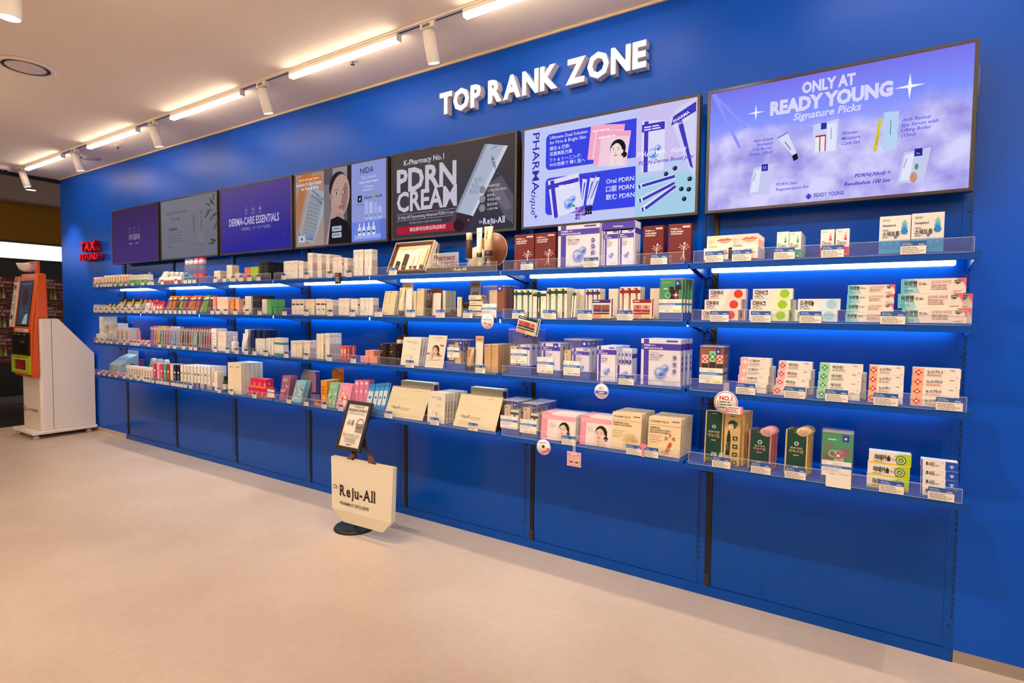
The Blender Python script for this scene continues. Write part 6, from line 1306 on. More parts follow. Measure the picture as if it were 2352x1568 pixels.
boxes([(652, 684, 600, .05, 2, 1, nida(1), nside, W1, 'skincare_carton', 'squat white skincare carton at left end, {o}'), (686, 697, 601, .05, 1, 2, nida(2), nside, W1, 'skincare_carton', 'white skincare carton before the tall ones'),
       (707, 718, 581, .05, 1, 2, nida(3), nside, W1, 'skincare_carton', 'tall white skincare carton, left of the tall group'), (729, 739, 583, .05, 1, 2, nida(4), nside, W1, 'skincare_carton', 'tall white skincare carton, middle of group'), (749, 757, 584, .05, 1, 2, nida(5), nside, W1, 'skincare_carton', 'tall white skincare carton, right of group'),
       (764, 786, 592, .05, 2, 2, nida(6), blkside, W1, 'skincare_carton', 'short white skincare carton behind the dark card, {o}'), (789, 799, 593, .05, 1, 2, nida(7, 'd88a80'), nside, W1, 'skincare_carton', 'short white carton with a coral stripe'),
       (812, 834, 574, .055, 2, 1, nida(8, 'c8d8dc'), nside, 'f4efe8', 'skincare_carton', 'tallest white carton with grey stripe, {o}'), (837, 854, 573, .05, 2, 1, nida(9), nside, 'f4efe8', 'skincare_carton', 'tallest white plain carton by gift box, {o}')], 0)
x = colX(769, -.288, ZS[0]); t = thing('notice_card', 'small black notice card hanging from the top shelf', 'card', (x, -.2875, rowZ(652, x, -.2875)), group=G)
ob('card', slab(.062, .072, .001, '1c1a18', lambda F: (F.rect(.1, .80, .55, .09, 'd0888a'), F.greek(.1, .6, .7, 4, F.h * .13, F.h * .06, 'e0d8d0', seed=2), F.rect(.55, .06, .3, .06, '6aa86a'))), t)
boxes([(670, 698, 687, .05, 3, 1, lambda F: (F.rect(.1, .62, .8, .09, '3a3432'), F.greek(.1, .85, .6, 2, F.h * .1, F.h * .03, 'b8aca2')), nside, W1, 'cream_jar_carton', 'white carton with black label bar, left trio, {o}'), (702, 722, 687, .05, 2, 2, nida(2), nside, 'f6ead8', 'cream_jar_carton', 'plain cream-white carton second shelf, left pair, {o}'),
       (726, 747, 686, .05, 2, 1, lambda F: (F.rect(.1, .62, .8, .09, '3a3432'), F.rect(.5, .3, .3, .08, '2a2624')), blkside, W1, 'cream_jar_carton', 'white carton with two black bars, {o}'), (750, 765, 688, .05, 2, 2, nida(4), nside, 'f6ead8', 'cream_jar_carton', 'plain cream-white carton second shelf, right pair, {o}'),
       (778, 802, 685, .05, 2, 2, nida(5), nside, W1, 'cream_jar_carton', 'white carton right of the gap, second shelf, {o}'), (806, 822, 687, .05, 2, 1, nida(6), blkside, 'f4ead8', 'cream_jar_carton', 'cream-white carton middle of right block, {o}'), (827, 857, 684, .05, 3, 1, nida(7, 'c8d8dc'), nside, W1, 'cream_jar_carton', 'white grey-striped carton at right end, {o}')], 1)
boxes([(668, 694, 782, .05, 2, 2, nida(3), nside, 'f4ecde', 'toner_carton', 'white carton third shelf left block, {o}'), (698, 712, 782, .05, 1, 2, nida(5), nside, W1, 'toner_carton', 'white carton third shelf ending left block'), (727, 743, 766, .05, 1, 2, lambda F: (F.rect(.5, 0, .14, 1, 'e8dca8'), F.greek(.1, .9, .3, 7, F.h * .08, F.h * .015, 'b0a8a0')), nside, 'f4efe4', 'toner_carton', 'tall white carton with yellow stripe, left'), (747, 757, 765, .05, 1, 2, nida(8), nside, 'f4efe4', 'toner_carton', 'tall white carton, right of the striped one'),
       (782, 796, 794, .04, 2, 2, lambda F: (F.rect(.15, .5, .7, .3, 'f0b8b0'), F.greek(.2, .4, .6, 2, F.h * .1, F.h * .03, 'f6d8d0')), lambda F: F.rect(.3, .1, .2, .8, 'f4dcd4'), 'd8584a', 'coral_carton', 'coral red carton with pale window, {o}')], 2)
me = carton(.075, .04, .07, 'f2a08c', lambda F: F.greek(.15, .7, .6, 3, F.h * .2, F.h * .06, 'd87868'), lambda F: F.greek(.15, .7, .6, 3, F.h * .2, F.h * .06, 'd87868'))
xq = sx(826, 2)
for i, (dx, z) in enumerate(((0, 0), (.079, 0), (.045, .0405))): put(me, 'pink_soap_carton', ['small salmon pink carton, lower left of pyramid', 'small salmon pink carton, lower right of pyramid', 'small salmon pink carton on top of pyramid'][i], 'carton', xq + dx, 2, -.255, z, 0, 0, G)
# bottom shelf: children's sachets and pouches
def spots(bgc, cols, seed, head=None):
    def f(F):
        rnd = random.Random(seed)
        for i in range(16): F.ell(rnd.uniform(.12, .88), rnd.uniform(.12, .62), F.w * rnd.uniform(.05, .11), F.w * rnd.uniform(.05, .1), cols[i % len(cols)], 10, rot=rnd.uniform(0, 90))
        F.greek(.15, .84, .7, 2, F.h * .07, F.h * .03, head or 'f4f0ea', 'c', seed)
    return f
def sachet(w_, h_, c, f=None, t=.006): return carton(w_, h_, t, c, f)
def files(p, q, t_, s, n, step, c, f, name, lab, y=YF, rx=-10, dx=.002, th=.006):
    x, w_, h_ = fit(p, q, t_, s, y); deeprow(sachet(w_, h_, c, f, th), name, lab, 'sachet', x, s, n, step, y, G, rx, dx)
files(641, 660, 862, 3, 5, .012, 'a06a8c', spots('', ['e8c0d4', 'f4e0e8', 'c8486a', '6a3a5a'], 1), 'patch_sachet', 'mauve patch sachet in clear sleeve, {o} in file')
files(668, 690, 872, 3, 4, .012, '8cc4d8', spots('', ['f4f0ea', 'e8b8a0', 'f4d8a0', '6aa0b8'], 2), 'patch_sachet', 'pale blue patch sachet leaning far back, {o} in file', rx=-18)
x, w_, h_ = fit(676, 700, 838, 3, -.14); 
for i in range(3): put(sachet(w_, h_ * (.86 - .07 * i), ['8fa0a8', 'c89a80', '7ab0a8'][i], None, .012), 'patch_pouch', ['grey pouch with hang hole at the back', 'brown-pink pouch with hang hole', 'teal pouch with hang hole'][i], 'pouch', x + .03 * i, 3, -.10 - .03 * i, 0, 0, -12, G)
x, w_, h_ = fit(706, 722, 850, 3, -.16); put(pouch(w_, h_, .05, [(.1, .3, .8, .6, .02, 'e090a0', None)], None, None, False, 'b8a8b0'), 'clear_jar', 'clear plastic box with pink content behind orange box', 'box', x, 3, -.16, group=G)
x, w_, h_ = fit(727, 741, 874, 3); deeprow(carton(w_, h_, .055, 'f0a028', lambda F: (F.greek(.15, .7, .7, 3, F.h * .12, F.h * .05, 'b85a18'), F.ell(.5, .3, F.w * .2, F.w * .2, 'f8d080', 12)), lambda F: F.greek(.1, .6, .8, 3, F.h * .14, F.h * .06, 'b85a18')), 'vitamin_box', 'orange vitamin box standing in orange tray, {o}', 'box', x, 3, 2, .058, -.225, G)
t = thing('orange_tray', 'low orange tray in front of orange boxes', 'tray', (sx(722, 3), -.262, ZS[3]), group=G); ob('tray_body', MB().box(0, .085, 0, .035, .0005, .003, paper('e8862a')).box(0, .085, 0, .002, .003, .018, paper('e8862a')).box(.083, .085, .002, .035, .003, .03, paper('e8862a')).box(0, .002, .002, .035, .003, .03, paper('e8862a')), t)
x, w_, h_ = fit(763, 789, 840, 3, -.06); z = rowZ(877, x, -.06) - ZS[3]
t = thing('brand_sign', 'orange cut-out sign reading Dr VITA behind sachets', 'sign', (x, -.06, ZS[3]), group=G)
mb = MB().box(0, w_, 0, .003, 0, h_ * .8, paper('f28a20')); F = front(mb, 0, 0, 0, w_, h_); F.text('Dr VITA', .5, .52, h_ * .09, '3a3020', .03, 'c', .85); ob('sign_plate', mb, t)
mb = MB().lathe([(.0001, 0), (w_ * .3, 0), (w_ * .3, .003), (.0001, .003)], paper('f49a30'), n=20, cap=False, M=Matrix.Translation((w_ * .32, 0.0005, h_ * .82)) @ Matrix.Rotation(R(90), 4, 'X')); ob('sun_disc', mb, t)
mb = MB(); F = front(mb, w_ * .5, 0, h_ * .8, w_ * .5, h_ * .2); mb.box(w_ * .62, w_, 0, .003, h_ * .8005, h_ * .97, paper('f28a20')); F.text('1+1', .62, .2, h_ * .1, 'fff4e0', .04, 'c', .7); ob('offer_tab', mb, t)
files(748, 768, 878, 3, 5, .010, '8ac8a8', spots('', ['f4d84a', 'e8685a', 'f4f0ea', '3f9a78'], 5), 'patch_sachet', 'mint green patch sachet with bright spots, {o} in file', rx=-14)
files(771, 799, 880, 3, 5, .010, 'f0a0bc', spots('', ['fbe8ee', 'd8486a', 'f4c84a', 'fff4f4'], 6), 'patch_sachet', 'pink patch sachet with white and red spots, {o} in file', rx=-14)
for i, p in enumerate((811, 822, 833)): files(p, p + 10, 873, 3, 4, .012, 'ee8ab0', lambda F: (F.ell(.5, .62, F.w * .25, F.w * .25, 'fbe0ea', 12), F.rect(.2, .86, .6, .08, 'fbe0ea')), 'patch_sachet', ['left', 'middle', 'right'][i] + ' plain pink hanging sachet file, {o}', y=-.215, rx=-5)
for i, p in enumerate((836, 851, 861, 871)):
    files(p, p + (13 if i == 0 else 9), 881 - i, 3, 2, .010, '4aa0dc', lambda F: (F.rect(0, 0, 1, .22, '1f6ab0'), F.rect(.05, .3, .9, .45, 'd8e8f0'), F.greek(.2, .5, .6, 1, .01, F.h * .07, '2a5a9a', 'c'), F.ell(.25, .4, F.w * .12, F.w * .12, 'f0b8a0', 10), F.rect(0, .86, 1, .14, '2a86d0')), 'patch_sachet', ['first', 'second', 'third', 'fourth'][i] + ' sky blue sachet file by beige folder, {o}', rx=-16)

# ================================================================ third bay (DERMA-CARE screen)
G = 'goods in the third bay'
cl = lambda c, n=3: (lambda F: F.greek(.15, .75, .7, n, F.h * .13, F.h * .035, c, seed=n))
boxes([(492, 506, 622, .045, 2, 2, cl('b8a894'), None, 'e8dcc0', 'beauty_carton', 'low beige carton right of the bottles, {o}'), (521, 533, 609, .06, 1, 1, cl('b8a894'), cl('c0b098'), 'ecdfc4', 'beauty_carton', 'taller beige carton on top shelf'), (541, 551, 627, .05, 1, 2, cl('6a5a50', 1), None, 'e8dcc8', 'beauty_carton', 'small beige carton before pink ones'),
       (562, 574, 614, .04, 2, 1, cl('f8d0c8'), cl('f8d0c8'), 'e86a5a', 'beauty_carton', 'coral pink carton on top shelf, {o}'), (575, 592, 613, .04, 3, 1, cl('e8f0a0'), cl('e8f0a0'), 'a8c83a', 'beauty_carton', 'lime green carton on top shelf, {o}'), (596, 617, 602, .06, 2, 2, cl('6a6664', 4), cl('4a4644'), '171514', 'beauty_carton', 'black carton at right end of top shelf, {o}')], 0)
boxes([(489, 496, 681, .05, 1, 2, cl('c86a5a'), None, 'e8a090', 'beauty_carton', 'rose pink carton second shelf'), (499, 524, 682, .05, 4, 2, cl('e0a890'), cl('f0c8b4'), 'f6d8c4', 'beauty_carton', 'pale pink carton second shelf, {o}'), (530, 538, 688, .04, 1, 2, cl('f8e0b0'), None, 'ee8a2a', 'beauty_carton', 'bright orange carton second shelf'), (541, 549, 686, .045, 1, 2, cl('e08a50'), None, 'f4b890', 'beauty_carton', 'peach carton second shelf'),
       (563, 577, 680, .06, 2, 2, cl('a8a098', 5), None, 'f2ece2', 'beauty_carton', 'white carton left of navy ones, {o}'), (581, 598, 679, .06, 2, 2, cl('8a86a8', 1), None, '2a2838', 'beauty_carton', 'navy black carton second shelf, {o}'), (602, 613, 687, .055, 2, 1, cl('8a86a8', 4), None, 'efe8dc', 'beauty_carton', 'white and navy carton second shelf, {o}'), (615, 624, 687, .055, 1, 2, cl('a8d8a0'), lambda F: F.rect(0, .5, 1, .5, '6ac060'), '4aa848', 'beauty_carton', 'bright green carton second shelf end')], 1)
k_ = bottle_kit(.10, .012, 'e8902a', '2a2220', .03, 'f4ece0'); put(k_, 'serum_bottle', 'small orange serum bottle beside peach carton', 'bottle', sx(555, 1) + .01, 1, -.24, group=G)
boxes([(486, 497, 754, .045, 1, 2, cl('b8b0a8', 5), None, 'f6f0e6', 'beauty_carton', 'tall white carton third shelf by toothbrushes'), (501, 519, 761, .05, 2, 2, cl('c8a898'), cl('c8a898'), 'f2e4d6', 'beauty_carton', 'blush white carton third shelf, {o}'), (504, 518, 777, .03, 3, 1, cl('b8b0a8'), None, 'efe4d4', 'beauty_carton', 'short cream carton at shelf edge, {o}')][:2], 2, -.24)
pump = bottle_kit(.125, .027, 'f2ece4', 'efe8de', .035, None, False, .35)
put(pump, 'lotion_bottle', 'white pump lotion bottle on third shelf', 'bottle', sx(533, 2), 2, -.235, group=G)
put(tube_kit(.15, .028, 'ece6dc', 'e6dfd4', .02), 'lotion_tube', 'large white tube standing on third shelf', 'tube', sx(553, 2), 2, -.22, group=G)
boxes([(563, 571, 756, .05, 1, 1, lambda F: F.line(.6, .8, .6, .3, F.w * .16, '2a2a4a'), None, 'f0eadf', 'beauty_carton', 'white carton with vertical dark lettering'), (576, 585, 757, .05, 1, 2, None, None, '1c2a5c', 'beauty_carton', 'left navy carton third shelf'), (590, 598, 757, .05, 1, 2, None, None, '1c2a5c', 'beauty_carton', 'middle navy carton third shelf'), (602, 610, 757, .05, 1, 2, None, None, '1c2a5c', 'beauty_carton', 'right navy carton third shelf')], 2, -.20)
strp = lambda F: (F.rect(.35, 0, .18, 1, 'a8d0dc'), F.greek(.1, .5, .6, 3, F.h * .1, F.h * .03, '8a94a0'))
boxes([(587, 608, 777, .045, 3, 1, strp, None, 'f4efe6', 'beauty_carton', 'white carton with pale blue stripe, {o}'), (612, 628, 776, .045, 2, 1, strp, None, 'f4efe6', 'beauty_carton', 'white blue-striped carton near teal ones, {o}'), (630, 651, 775, .045, 3, 1, lambda F: (F.rect(0, .62, 1, .12, '1f9a90'), F.rect(0, 0, 1, .14, '2a8a84'), F.rect(.3, .8, .2, .2, 'a8d0dc')), lambda F: (F.rect(0, .62, 1, .12, '1f9a90'), F.rect(0, 0, 1, .14, '2a8a84')), 'f4efe6', 'beauty_carton', 'white carton with teal bands, {o}')], 2)
def tp(name, c, ink): return lambda F: (F.rect(0, 0, 1, .18, c), F.line(.55, .85, .55, .35, F.w * .2, ink), F.greek(.15, .93, .6, 1, .01, F.h * .02, 'a8a098'))
boxes([(488, 493, 845, .04, 1, 2, tp('THE DENT', '1f3f9a', '2a2a34'), None, 'f2ece2', 'toothpaste_carton', 'upright toothpaste carton with royal blue foot, third bay'), (493, 500, 853, .05, 1, 1, None, None, 'f4e6d0', 'beauty_carton', 'plain cream carton before dark green bottle')], 3)
put(bottle_kit(.125, .018, '2f4a1c', '15120e', .035, 'e8e0d0'), 'oil_bottle', 'dark green bottle with black cap on bottom shelf', 'bottle', sx(509, 3) + .01, 3, -.235, group=G)
x, w_, h_ = fit(524, 539, 832, 3)
for i in range(2): deeprow(carton(w_, h_, .035, 'f0e0c2', lambda F: (F.greek(.2, .88, .6, 2, F.h * .03, F.h * .015, '8a7a64', 'c')), lambda F: F.rect(.02, 0, .02, 1, 'd8c4a4')), 'tall_set_box', 'tall cream box, ' + ('left' if i == 0 else 'right') + ' file, {o} from edge', 'box', x + (w_ + .001) * i, 3, 5, .0375, YF, G)
cube = carton(.062, .068, .062, 'e82a5c', lambda F: (F.rect(0, 0, 1, .16, 'f0a02a'), F.greek(.2, .75, .5, 2, F.h * .12, F.h * .05, 'a01838'), F.ell(.75, .4, F.w * .1, F.h * .2, 'f6d8dc', 10)), lambda F: (F.rect(0, 0, 1, .16, 'f0a02a'), F.greek(.2, .6, .5, 3, F.h * .12, F.h * .06, 'f8c0d0')), lambda F: F.greek(.2, .6, .6, 2, F.h * .15, F.h * .08, 'f890b0'))
xq = sx(571, 3, -.25)
for j in range(2):
    for i in range(4 if j == 0 else 3): put(cube, 'pink_cube_box', f'{["lower", "upper"][j]} hot pink cube box, {ORD[i]} from left', 'box', xq + .066 * i + .02 * j, 3, -.25 + .008 * j, .0685 * j, 0, 0, G)
x = colX(614, -.2875, ZS[3]); t = thing('info_card', 'white card with blue stripe before the pink cube boxes', 'card', (x, -.2875, ZS[3] + .018), group=G); ob('card', slab(.085, .058, .001, 'f5f1ea', lambda F: setcard(F)), t)

# ================================================================ first and second bays (kiosk end)
G = 'goods in the first and second bays'
# top shelf: little cartons, pouches, bottles
def leafy(c1, c2): return lambda F: (F.rect(0, 0, 1, .32, c2), F.poly([(.2, .9), (.8, .75), (.7, .35), (.3, .4)], c1), F.greek(.1, .95, .5, 1, .01, F.h * .03, 'a8a098'))
def tiny(px0, px1, py, n, s, base, f, name, lab, d=.05, y=YF, rt=None, deep=1, tall=None):
    x0, w_, h_ = fit(px0, px1, py, s, y); p_ = w_ / n; me = carton(p_ - .002, h_, d, base, f, rt)
    for i in range(n):
        for j in range(deep): put(me, name, lab.format(o=ORD[i]) + (f', {ORD[j]} row' if j else ''), 'carton', x0 + p_ * i, s, y + jit(.002) + j * (d + .003), 0, jit(.6), 0, G)
tiny(215, 235, 637, 4, 0, 'f2ece2', leafy('d87a3a', '5a8aa8'), 'plaster_carton', 'white carton with orange mark, {o} from kiosk end')
tiny(239, 294, 633, 9, 0, 'f2ece2', leafy('e08a3a', '8ac84a'), 'plaster_carton', 'white carton with orange swoosh and lime foot, {o}')
tiny(297, 339, 632, 8, 0, 'eff0e6', lambda F: (F.rect(0, 0, 1, .55, '6ab84a'), F.ring(.5, .78, F.w * .2, F.w * .3, '3a3a3a', 8)), 'plaster_carton', 'white and green carton, {o} from left')
x, w_, h_ = fit(342, 351, 625, 0, -.2); put(carton(w_, h_, .03, '1c5aa0', lambda F: (F.rect(0, .7, .3, .3, 'e8c83a'), F.greek(.2, .5, .6, 2, F.h * .12, F.h * .06, 'd8e8f4'))), 'blue_pill_box', 'small blue box with yellow corner', 'box', x, 0, -.2, group=G)
pz = MB(); pz.prism([(0, 0), (.07, 0), (.075, .12), (-.005, .12)], 0, .022, paper('d8d0c4')); F = front(pz, 0, 0, 0, .07, .12); F.greek(.1, .85, .7, 4, .02, .006, '8a847c')
pzm = pz.mesh('pouch')
for i in range(5): put(pzm, 'refill_pouch', f'grey-white refill pouch leaning back, {ORD[i]} in file', 'pouch', sx(357, 0) + .014 * i, 0, -.245 + .036 * i, .004, 0, -30, G)
tiny(366, 417, 637, 6, 0, 'f4eee6', lambda F: (F.rect(0, .0, 1, .5, 'c02a22'), F.greek(.15, .8, .5, 1, .01, F.h * .05, 'a8a098')), 'bandage_box', 'white box with red lower half, {o}', .06, deep=2)
for i, (p, c, capc) in enumerate(((434, 'dce6f4', '2a3f9a'), (444, 'cfe4ee', '2a4fb0'), (455, 'f0dce6', 'e0287a'), (467, 'f0dce6', 'e0287a'))):
    k_ = bottle_kit(.20, .033, c, 'f2ecec', .045, None, True, .62); k_.parts.append(('cap_ring', MB().lathe([(.027, .19), (.027, .205), (.0001, .206)], plastic(capc, .3), n=18, cap=False).mesh('cap_ring'))); 
    k_.parts.append(('label_print', MB().lathe([(.0333, .05), (.0333, .075)], paper(['3a6ab0', '3aa0b8', 'd8486a', 'd8486a'][i]), n=18, cap=False).mesh('label_print')))
    put(k_, 'mouthwash_bottle', ['clear bottle with navy cap, leftmost on top shelf', 'clear bottle with blue cap', 'clear bottle with pink cap, left one', 'clear bottle with pink cap, right one'][i], 'bottle', sx(p, 0, -.22), 0, -.22 + .0 * i, group=G)
# second shelf: black and yellow bags in a carton tray, picks and brushes
t = thing('counter_tray', 'low cream cardboard tray at kiosk end', 'tray', (sx(216, 1), -.266, ZS[1]), group=G)
xw = sx(322, 1) - sx(216, 1); ob('tray_body', MB().box(0, xw, 0, .0025, .0005, .045, paper('efe6d8')).box(0, .003, .0025, .2, .0005, .075, paper('d8c4a4')).box(xw - .003, xw, .0025, .2, .0005, .075, paper('d8c4a4')).box(.003, xw - .003, .0025, .2, .0005, .002, paper('e2d4bc')), t)
yb = carton(.085, .125, .012, 'e6dcc8', lambda F: (F.rect(0, .62, 1, .18, 'd8b81a'), F.rect(0, .8, 1, .2, '1c1a1c'), F.rect(.1, .3, .4, .1, '2a2838'), F.ell(.7, .3, F.w * .2, F.w * .2, 'f4f0e8', 12)))
ybs = carton(.08, .085, .012, 'e6dcc8', lambda F: (F.rect(0, .62, 1, .2, 'd8b81a'), F.rect(0, .82, 1, .18, '1c1a1c'), F.rect(.1, .3, .5, .12, 'f4f0e8')))
for i in range(5): put(ybs, 'mask_bag', f'small black and yellow mask bag, {ORD[i]} in tray', 'bag', sx(226, 1) + .05 + .012 * i, 1, -.245 + .032 * i, .0035, 0, -26, G)
for c_ in range(3):
    for i in range(5): put(yb, 'mask_bag', f'tall black and yellow mask bag, {ORD[c_]} file, {ORD[i]} back', 'bag', sx((264, 282, 300)[c_], 1) + .006 * i, 1, -.245 + .032 * i, .003, 0, -18, G)
for i in range(2): put(carton(.07, .115, .014, 'f4ece4', lambda F: (F.rect(0, .78, 1, .22, 'd8283a'), F.ell(.5, .4, F.w * .25, F.w * .25, 'e8a0a8', 12))), 'floss_bag', ['white bag with red header, left', 'white bag with red header, right'][i], 'bag', sx((329, 338)[i], 1), 1, -.25 + .02 * i, 0, 0, -8, G)
for i in range(3): put(carton(.075, .105, .016, 'e06a78', lambda F: (F.rect(0, .72, 1, .28, 'd01f38'), F.ell(.5, .35, F.w * .3, F.w * .3, 'f8e8e4', 12))), 'floss_bag', f'pinkish red bag with dark red top, {ORD[i]}', 'bag', sx((345, 352, 359)[i], 1), 1, -.25, 0, 0, -10, G)
picks = ['d8486a', 'e8a02a', 'f08a2a', '2a2a2a', '9ac83a', 'e0607a', 'e0a83a', 'ee7a2a', 'c86a78', '8ac83a', '7aba3a', '6a4a3a']
pcols = [372, 379, 388, 396, 404, 413, 423, 433, 443, 453, 462, 471]
def pick_kit(c):
    w, h = .05, .15
    return Kit([('header_card', slab(w, h * .22, .003, c, lambda F: (F.ell(.5, .7, F.w * .1, F.w * .08, '2a2626', 8), F.rect(.15, .1, .7, .35, 'f4ece0')), 0, 0, h * .78).mesh('header_card')), ('clear_sleeve', MB().box(0, w, 0, .012, 0, h * .78, FILM).mesh('clear_sleeve')),
                ('pick_row', (lambda m: [m.box(.006 + .008 * i, .010 + .008 * i, .003, .009, .01, h * .7, plastic(c, .35)) for i in range(5)] and m)(MB()).mesh('pick_row'))])
pks = {c: pick_kit(c) for c in set(picks)}
for i, (p, c) in enumerate(zip(pcols, picks)):
    for j in range(3): put(pks[c], 'dental_pick_pack', f'dental pick pack, {ORD[i]} coloured file, {ORD[j]} from front', 'dental pack', sx(p, 1) + .004 * j, 1, -.25 + .022 * j, .001, 0, (-14 if i % 3 else -22), G)
# third shelf: white cartons, toothbrush blisters
tiny(229, 240, 727, 2, 2, 'f2eee6', lambda F: (F.ring(.5, .8, F.w * .15, F.w * .22, '6a8a9a', 10), F.ring(.5, .45, F.w * .15, F.w * .22, '6a8a9a', 10)), 'tissue_box', 'tall white box with grey rings, {o}', .12, -.16, deep=1)
tiny(222, 244, 766, 3, 2, 'f2ede4', lambda F: F.greek(.2, .7, .6, 2, F.h * .2, F.h * .06, '8a9298'), 'tissue_pack', 'low white carton with grey print at shelf edge, {o}', .06)
x, w_, h_ = fit(248, 268, 742, 2, -.12); x = max(x, sx(240, 2, -.16) + .004); put(carton(w_, h_, .1, 'f6ece0'), 'tissue_box', 'wide plain white box behind low cartons', 'box', x, 2, -.12, group=G)
tiny(268, 300, 752, 3, 2, 'f0dcd0', lambda F: (F.rect(.1, .2, .3, .6, 'a8988c'), F.greek(.5, .7, .4, 3, F.h * .15, F.h * .04, 'c09a8c')), 'cotton_box', 'pinkish cream box behind pink sachets, {o}', .07, -.17)
x = sx(313, 2, -.15); t = thing('pink_figure_sign', 'pink rounded standing sign on third shelf', 'sign', (x, -.15, ZS[2]), group=G)
ob('sign_plate', MB().prism([(0, 0), (.09, 0), (.085, .10), (.065, .145), (.045, .155), (.025, .145), (.005, .10)], 0, .004, paper('e89aa4')), t)
for i in range(9): put(sachet(.055, .055, ['e07aa0', 'f0b0c4', 'd86a90', 'f0d8d0'][i % 4], greek_front('f8e8ec', 3, i)), 'wipe_sachet', f'small pink wipe sachet lying tilted, {ORD[i]}', 'sachet', sx(289 + 5.2 * i, 2), 2, -.25, .001, 0, -40, G)
bcols = ['6a2a8a', 'd8405a', 'e0584a', 'd8c81a', '3a8a2a', '2a9a4a', 'c8284a', 'c83a6a', '6ab0d8', '8ac8e0', '5aa8d0', '9ad0e0', 'c87a2a', '2a2422', 'a83a4a', '2a2624', 'c8682a', '8ad0b8', 'e8e0dc', '2a2a2a', '6ac8a8', '9a2a4a', '8a2a48', 'a83050', '9a2a48']
def brush_kit(c, k):
    w, h = .026, .185; card = ['8a2a8a', 'd84a5a', 'd8c82a', 'b8d8e8', '3a2a24', '7a1f3a'][k % 6]
    hd = MB().rbox(.008, .018, -.008, -.001, .02, h * .62, plastic(c, .3), .0025, 2); nk = MB().rbox(.0105, .0155, -.006, -.001, h * .62, h * .80, plastic(c, .3), .0015, 1)
    return Kit([('backing_card', slab(w, h, .001, 'e8e0dc', lambda F: (F.rect(0, .84, 1, .16, card), F.rect(0, 0, 1, .08, 'd8c83a' if k % 6 in (2, 4) else card))).mesh('backing_card')), ('handle', hd.mesh('handle'), [('neck', nk.mesh('neck'))]), ('bristles', MB().box(.0095, .0165, -.011, -.001, h * .80, h * .93, paper('f0ecec')).mesh('bristles')), ('blister', MB().box(.004, .022, -.012, -.0002, .012, h * .95, FILM).mesh('blister'))])
bk_ = {}
for i, c in enumerate(bcols):
    p = 341 + (477 - 341) * i / (len(bcols) - 1); k = 0 if i < 1 else (1 if i < 3 else (2 if i < 6 else (1 if i < 8 else (3 if i < 12 else (4 if i < 17 else 5)))))
    if (c, k) not in bk_: bk_[(c, k)] = brush_kit(c, k)
    for j in range(2): put(bk_[(c, k)], 'toothbrush_pack', f'toothbrush in blister pack, {ORD[i] if i < 24 else "last"} from left, {["front", "rear"][j]} one', 'toothbrush', sx(p, 2), 2, -.245 + .03 * j, 0, 0, -3, G)
for i in range(2): put(sachet(.04, .16, 'e8a060', None, .01), 'orange_pack', ['orange pack behind white cartons, left', 'orange pack behind white cartons, right'][i], 'pack', sx(489 + 6 * i, 2, -.1), 2, -.1, group=G)
# bottom shelf
x = sx(252, 3, -.2); t = thing('pad_carton', 'pale blue open pad carton with sloping front', 'carton', (x, -.2, ZS[3]), group=G)
mb = MB().prism([(0, 0), (.12, 0), (.12, .15), (0, .09)][::1], 0, .17, paper('a8c8d0'), 'x') if False else MB()
prof = [(0, 0), (.17, 0), (.17, .20), (.10, .17), (0, .10)]
mb.prism(prof, 0, .23, paper('a9c6ce'), 'x'); F = Face(mb, (.23, 0, 0), (0, 1, 0), (0, 0, 1), .17, .17); F.greek(.1, .5, .3, 1, .01, .013, 'e07a5a'); F.greek(.55, .55, .35, 1, .01, .013, '3a5a6a'); F.greek(.55, .45, .35, 1, .01, .006, '5a7a8a'); F = front(mb, 0, 0, 0, .23, .10); F.rect(.0, 0, .3, 1, '7fb0b8'); F.greek(.4, .7, .5, 3, .018, .006, '5a8a98')
ob('carton_body', mb, t); ob('flap', MB().box(.0, .23, .168, .171, .201, .235, paper('e8eef0')), t)
for i in range(8): put(sachet(.06, .05, ['e89098', 'f0b4b8', 'e07a88'][i % 3], greek_front('fbe8ea', 2, i)), 'pad_sachet', f'small pink pad sachet at shelf edge, {ORD[i]}', 'sachet', sx(224 + 8.0 * i, 3), 3, -.255, .001, 0, -55, G)
tiny(290, 350, 839, 10, 3, 'f2e4d8', lambda F: (F.rect(.2, .3, .2, .5, '4a4a44'), F.greek(.5, .7, .4, 3, F.h * .15, F.h * .06, 'a86a60')), 'pad_box', 'small cream box with dark leaf print, {o}', .05)
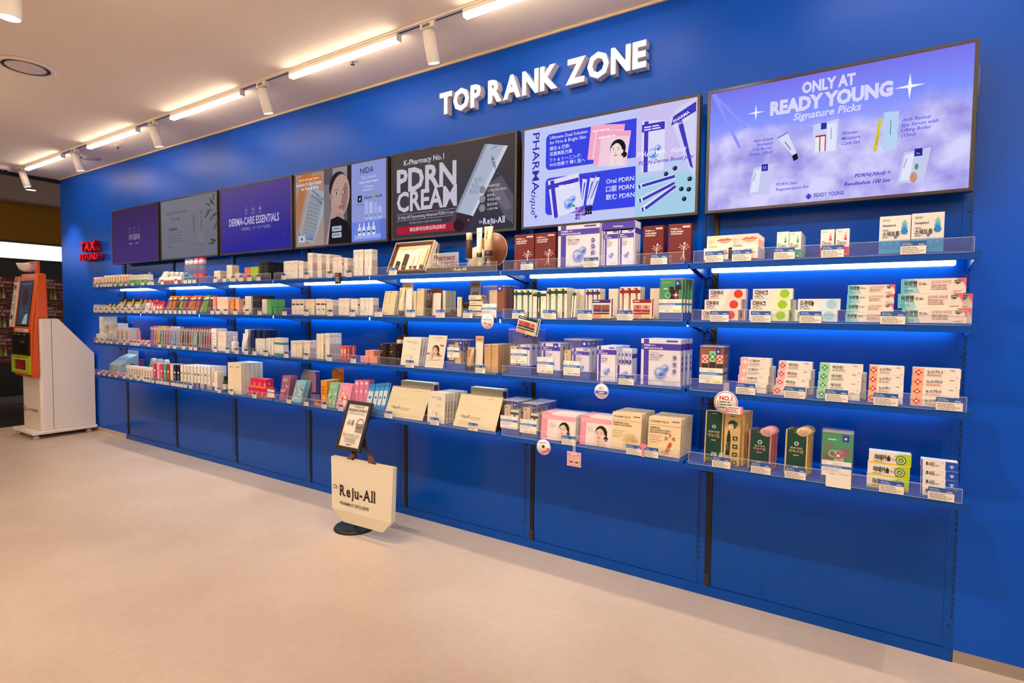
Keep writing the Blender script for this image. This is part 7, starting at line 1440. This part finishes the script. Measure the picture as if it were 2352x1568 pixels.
for i, p in enumerate((344, 358, 372)):
    t = thing('arch_pack', ['white arch-topped pack, left of three', 'white arch-topped pack, middle of three', 'white arch-topped pack, right of three'][i], 'pack', (sx(p, 3, -.12), -.12, ZS[3]), group=G); wq = .088
    pts = [(0, 0), (wq, 0), (wq, .13)] + [(wq / 2 + wq * .36 * math.cos(R(a)), .13 + .06 * math.sin(R(a))) for a in range(0, 181, 20)] + [(0, .13)]
    mb = MB().prism(pts, 0, .04, paper('f6ecdc')); F = front(mb, 0, 0, 0, wq, .19); F.greek(.25, .6, .5, 1, .01, .010, '5a4a3c', 'c'); F.greek(.25, .52, .5, 2, .012, .004, 'a89888', 'c'); F.ell(.75, .2, .012, .012, 'c8b8a0', 10); ob('pack_body', mb, t)
put(sachet(.11, .1, '9ac83a', lambda F: F.ell(.5, .5, F.w * .3, F.w * .3, 'c8e070', 14), .02), 'green_pack', 'lime green pack beside arch-topped packs', 'pack', sx(325, 3, -.11), 3, -.11, .02 - .02, 0, 0, G)
put(sachet(.05, .16, '8a3a8a', None, .03), 'green_pack', 'purple pack behind the lime green one', 'pack', sx(319, 3, -.08), 3, -.08, 0, 0, 0, G)
tcols = [('d0305a', '5a8a90'), ('f0b0b8', 'e090a0'), ('d8486a', 'f0c0cc'), ('4ab08a', 'c83a5a'), ('c02a3a', '2a2a2a'), ('e8dcc8', '8a9a3a'), ('1c2450', '3a4a8a'), ('1c2450', '5a6ab0'), ('f0e8dc', '4aa84a'), ('f0e8dc', 'e0486a'), ('f0e8dc', '2a8ad0'), ('f0e8dc', 'c8c0b4'), ('f2ece2', '1f3f9a'), ('f2ece2', '1f3f9a'), ('f2ece2', 'b8a890'), ('f2ece2', '1f3f9a'), ('f2ece2', 'c0b09a')]
for i, (c, q) in enumerate(tcols):
    p = 353 + (477 - 353) * i / (len(tcols) - 1); x, w_, h_ = fit(p, p + 5.6, 834 + i * .5, 3)
    me = carton(w_, h_, .045, c, lambda F: (F.rect(0, .0, 1, .24, q), F.ell(.5, .62, F.w * .28, F.w * .28, 'f4ece4' if c[0] != 'f' else q, 10), F.greek(.2, .45, .6, 3, F.h * .06, F.h * .02, 'a8a098' if c[0] == 'f' else 'e8e0dc')))
    deeprow(me, 'toothpaste_carton', f'upright toothpaste carton, {ORD[i]} from pink end, ' + '{o} of file', 'carton', x, 3, 3 if i > 7 else 2, .048, YF, G)
bpy.data.scenes.remove(_scratch)
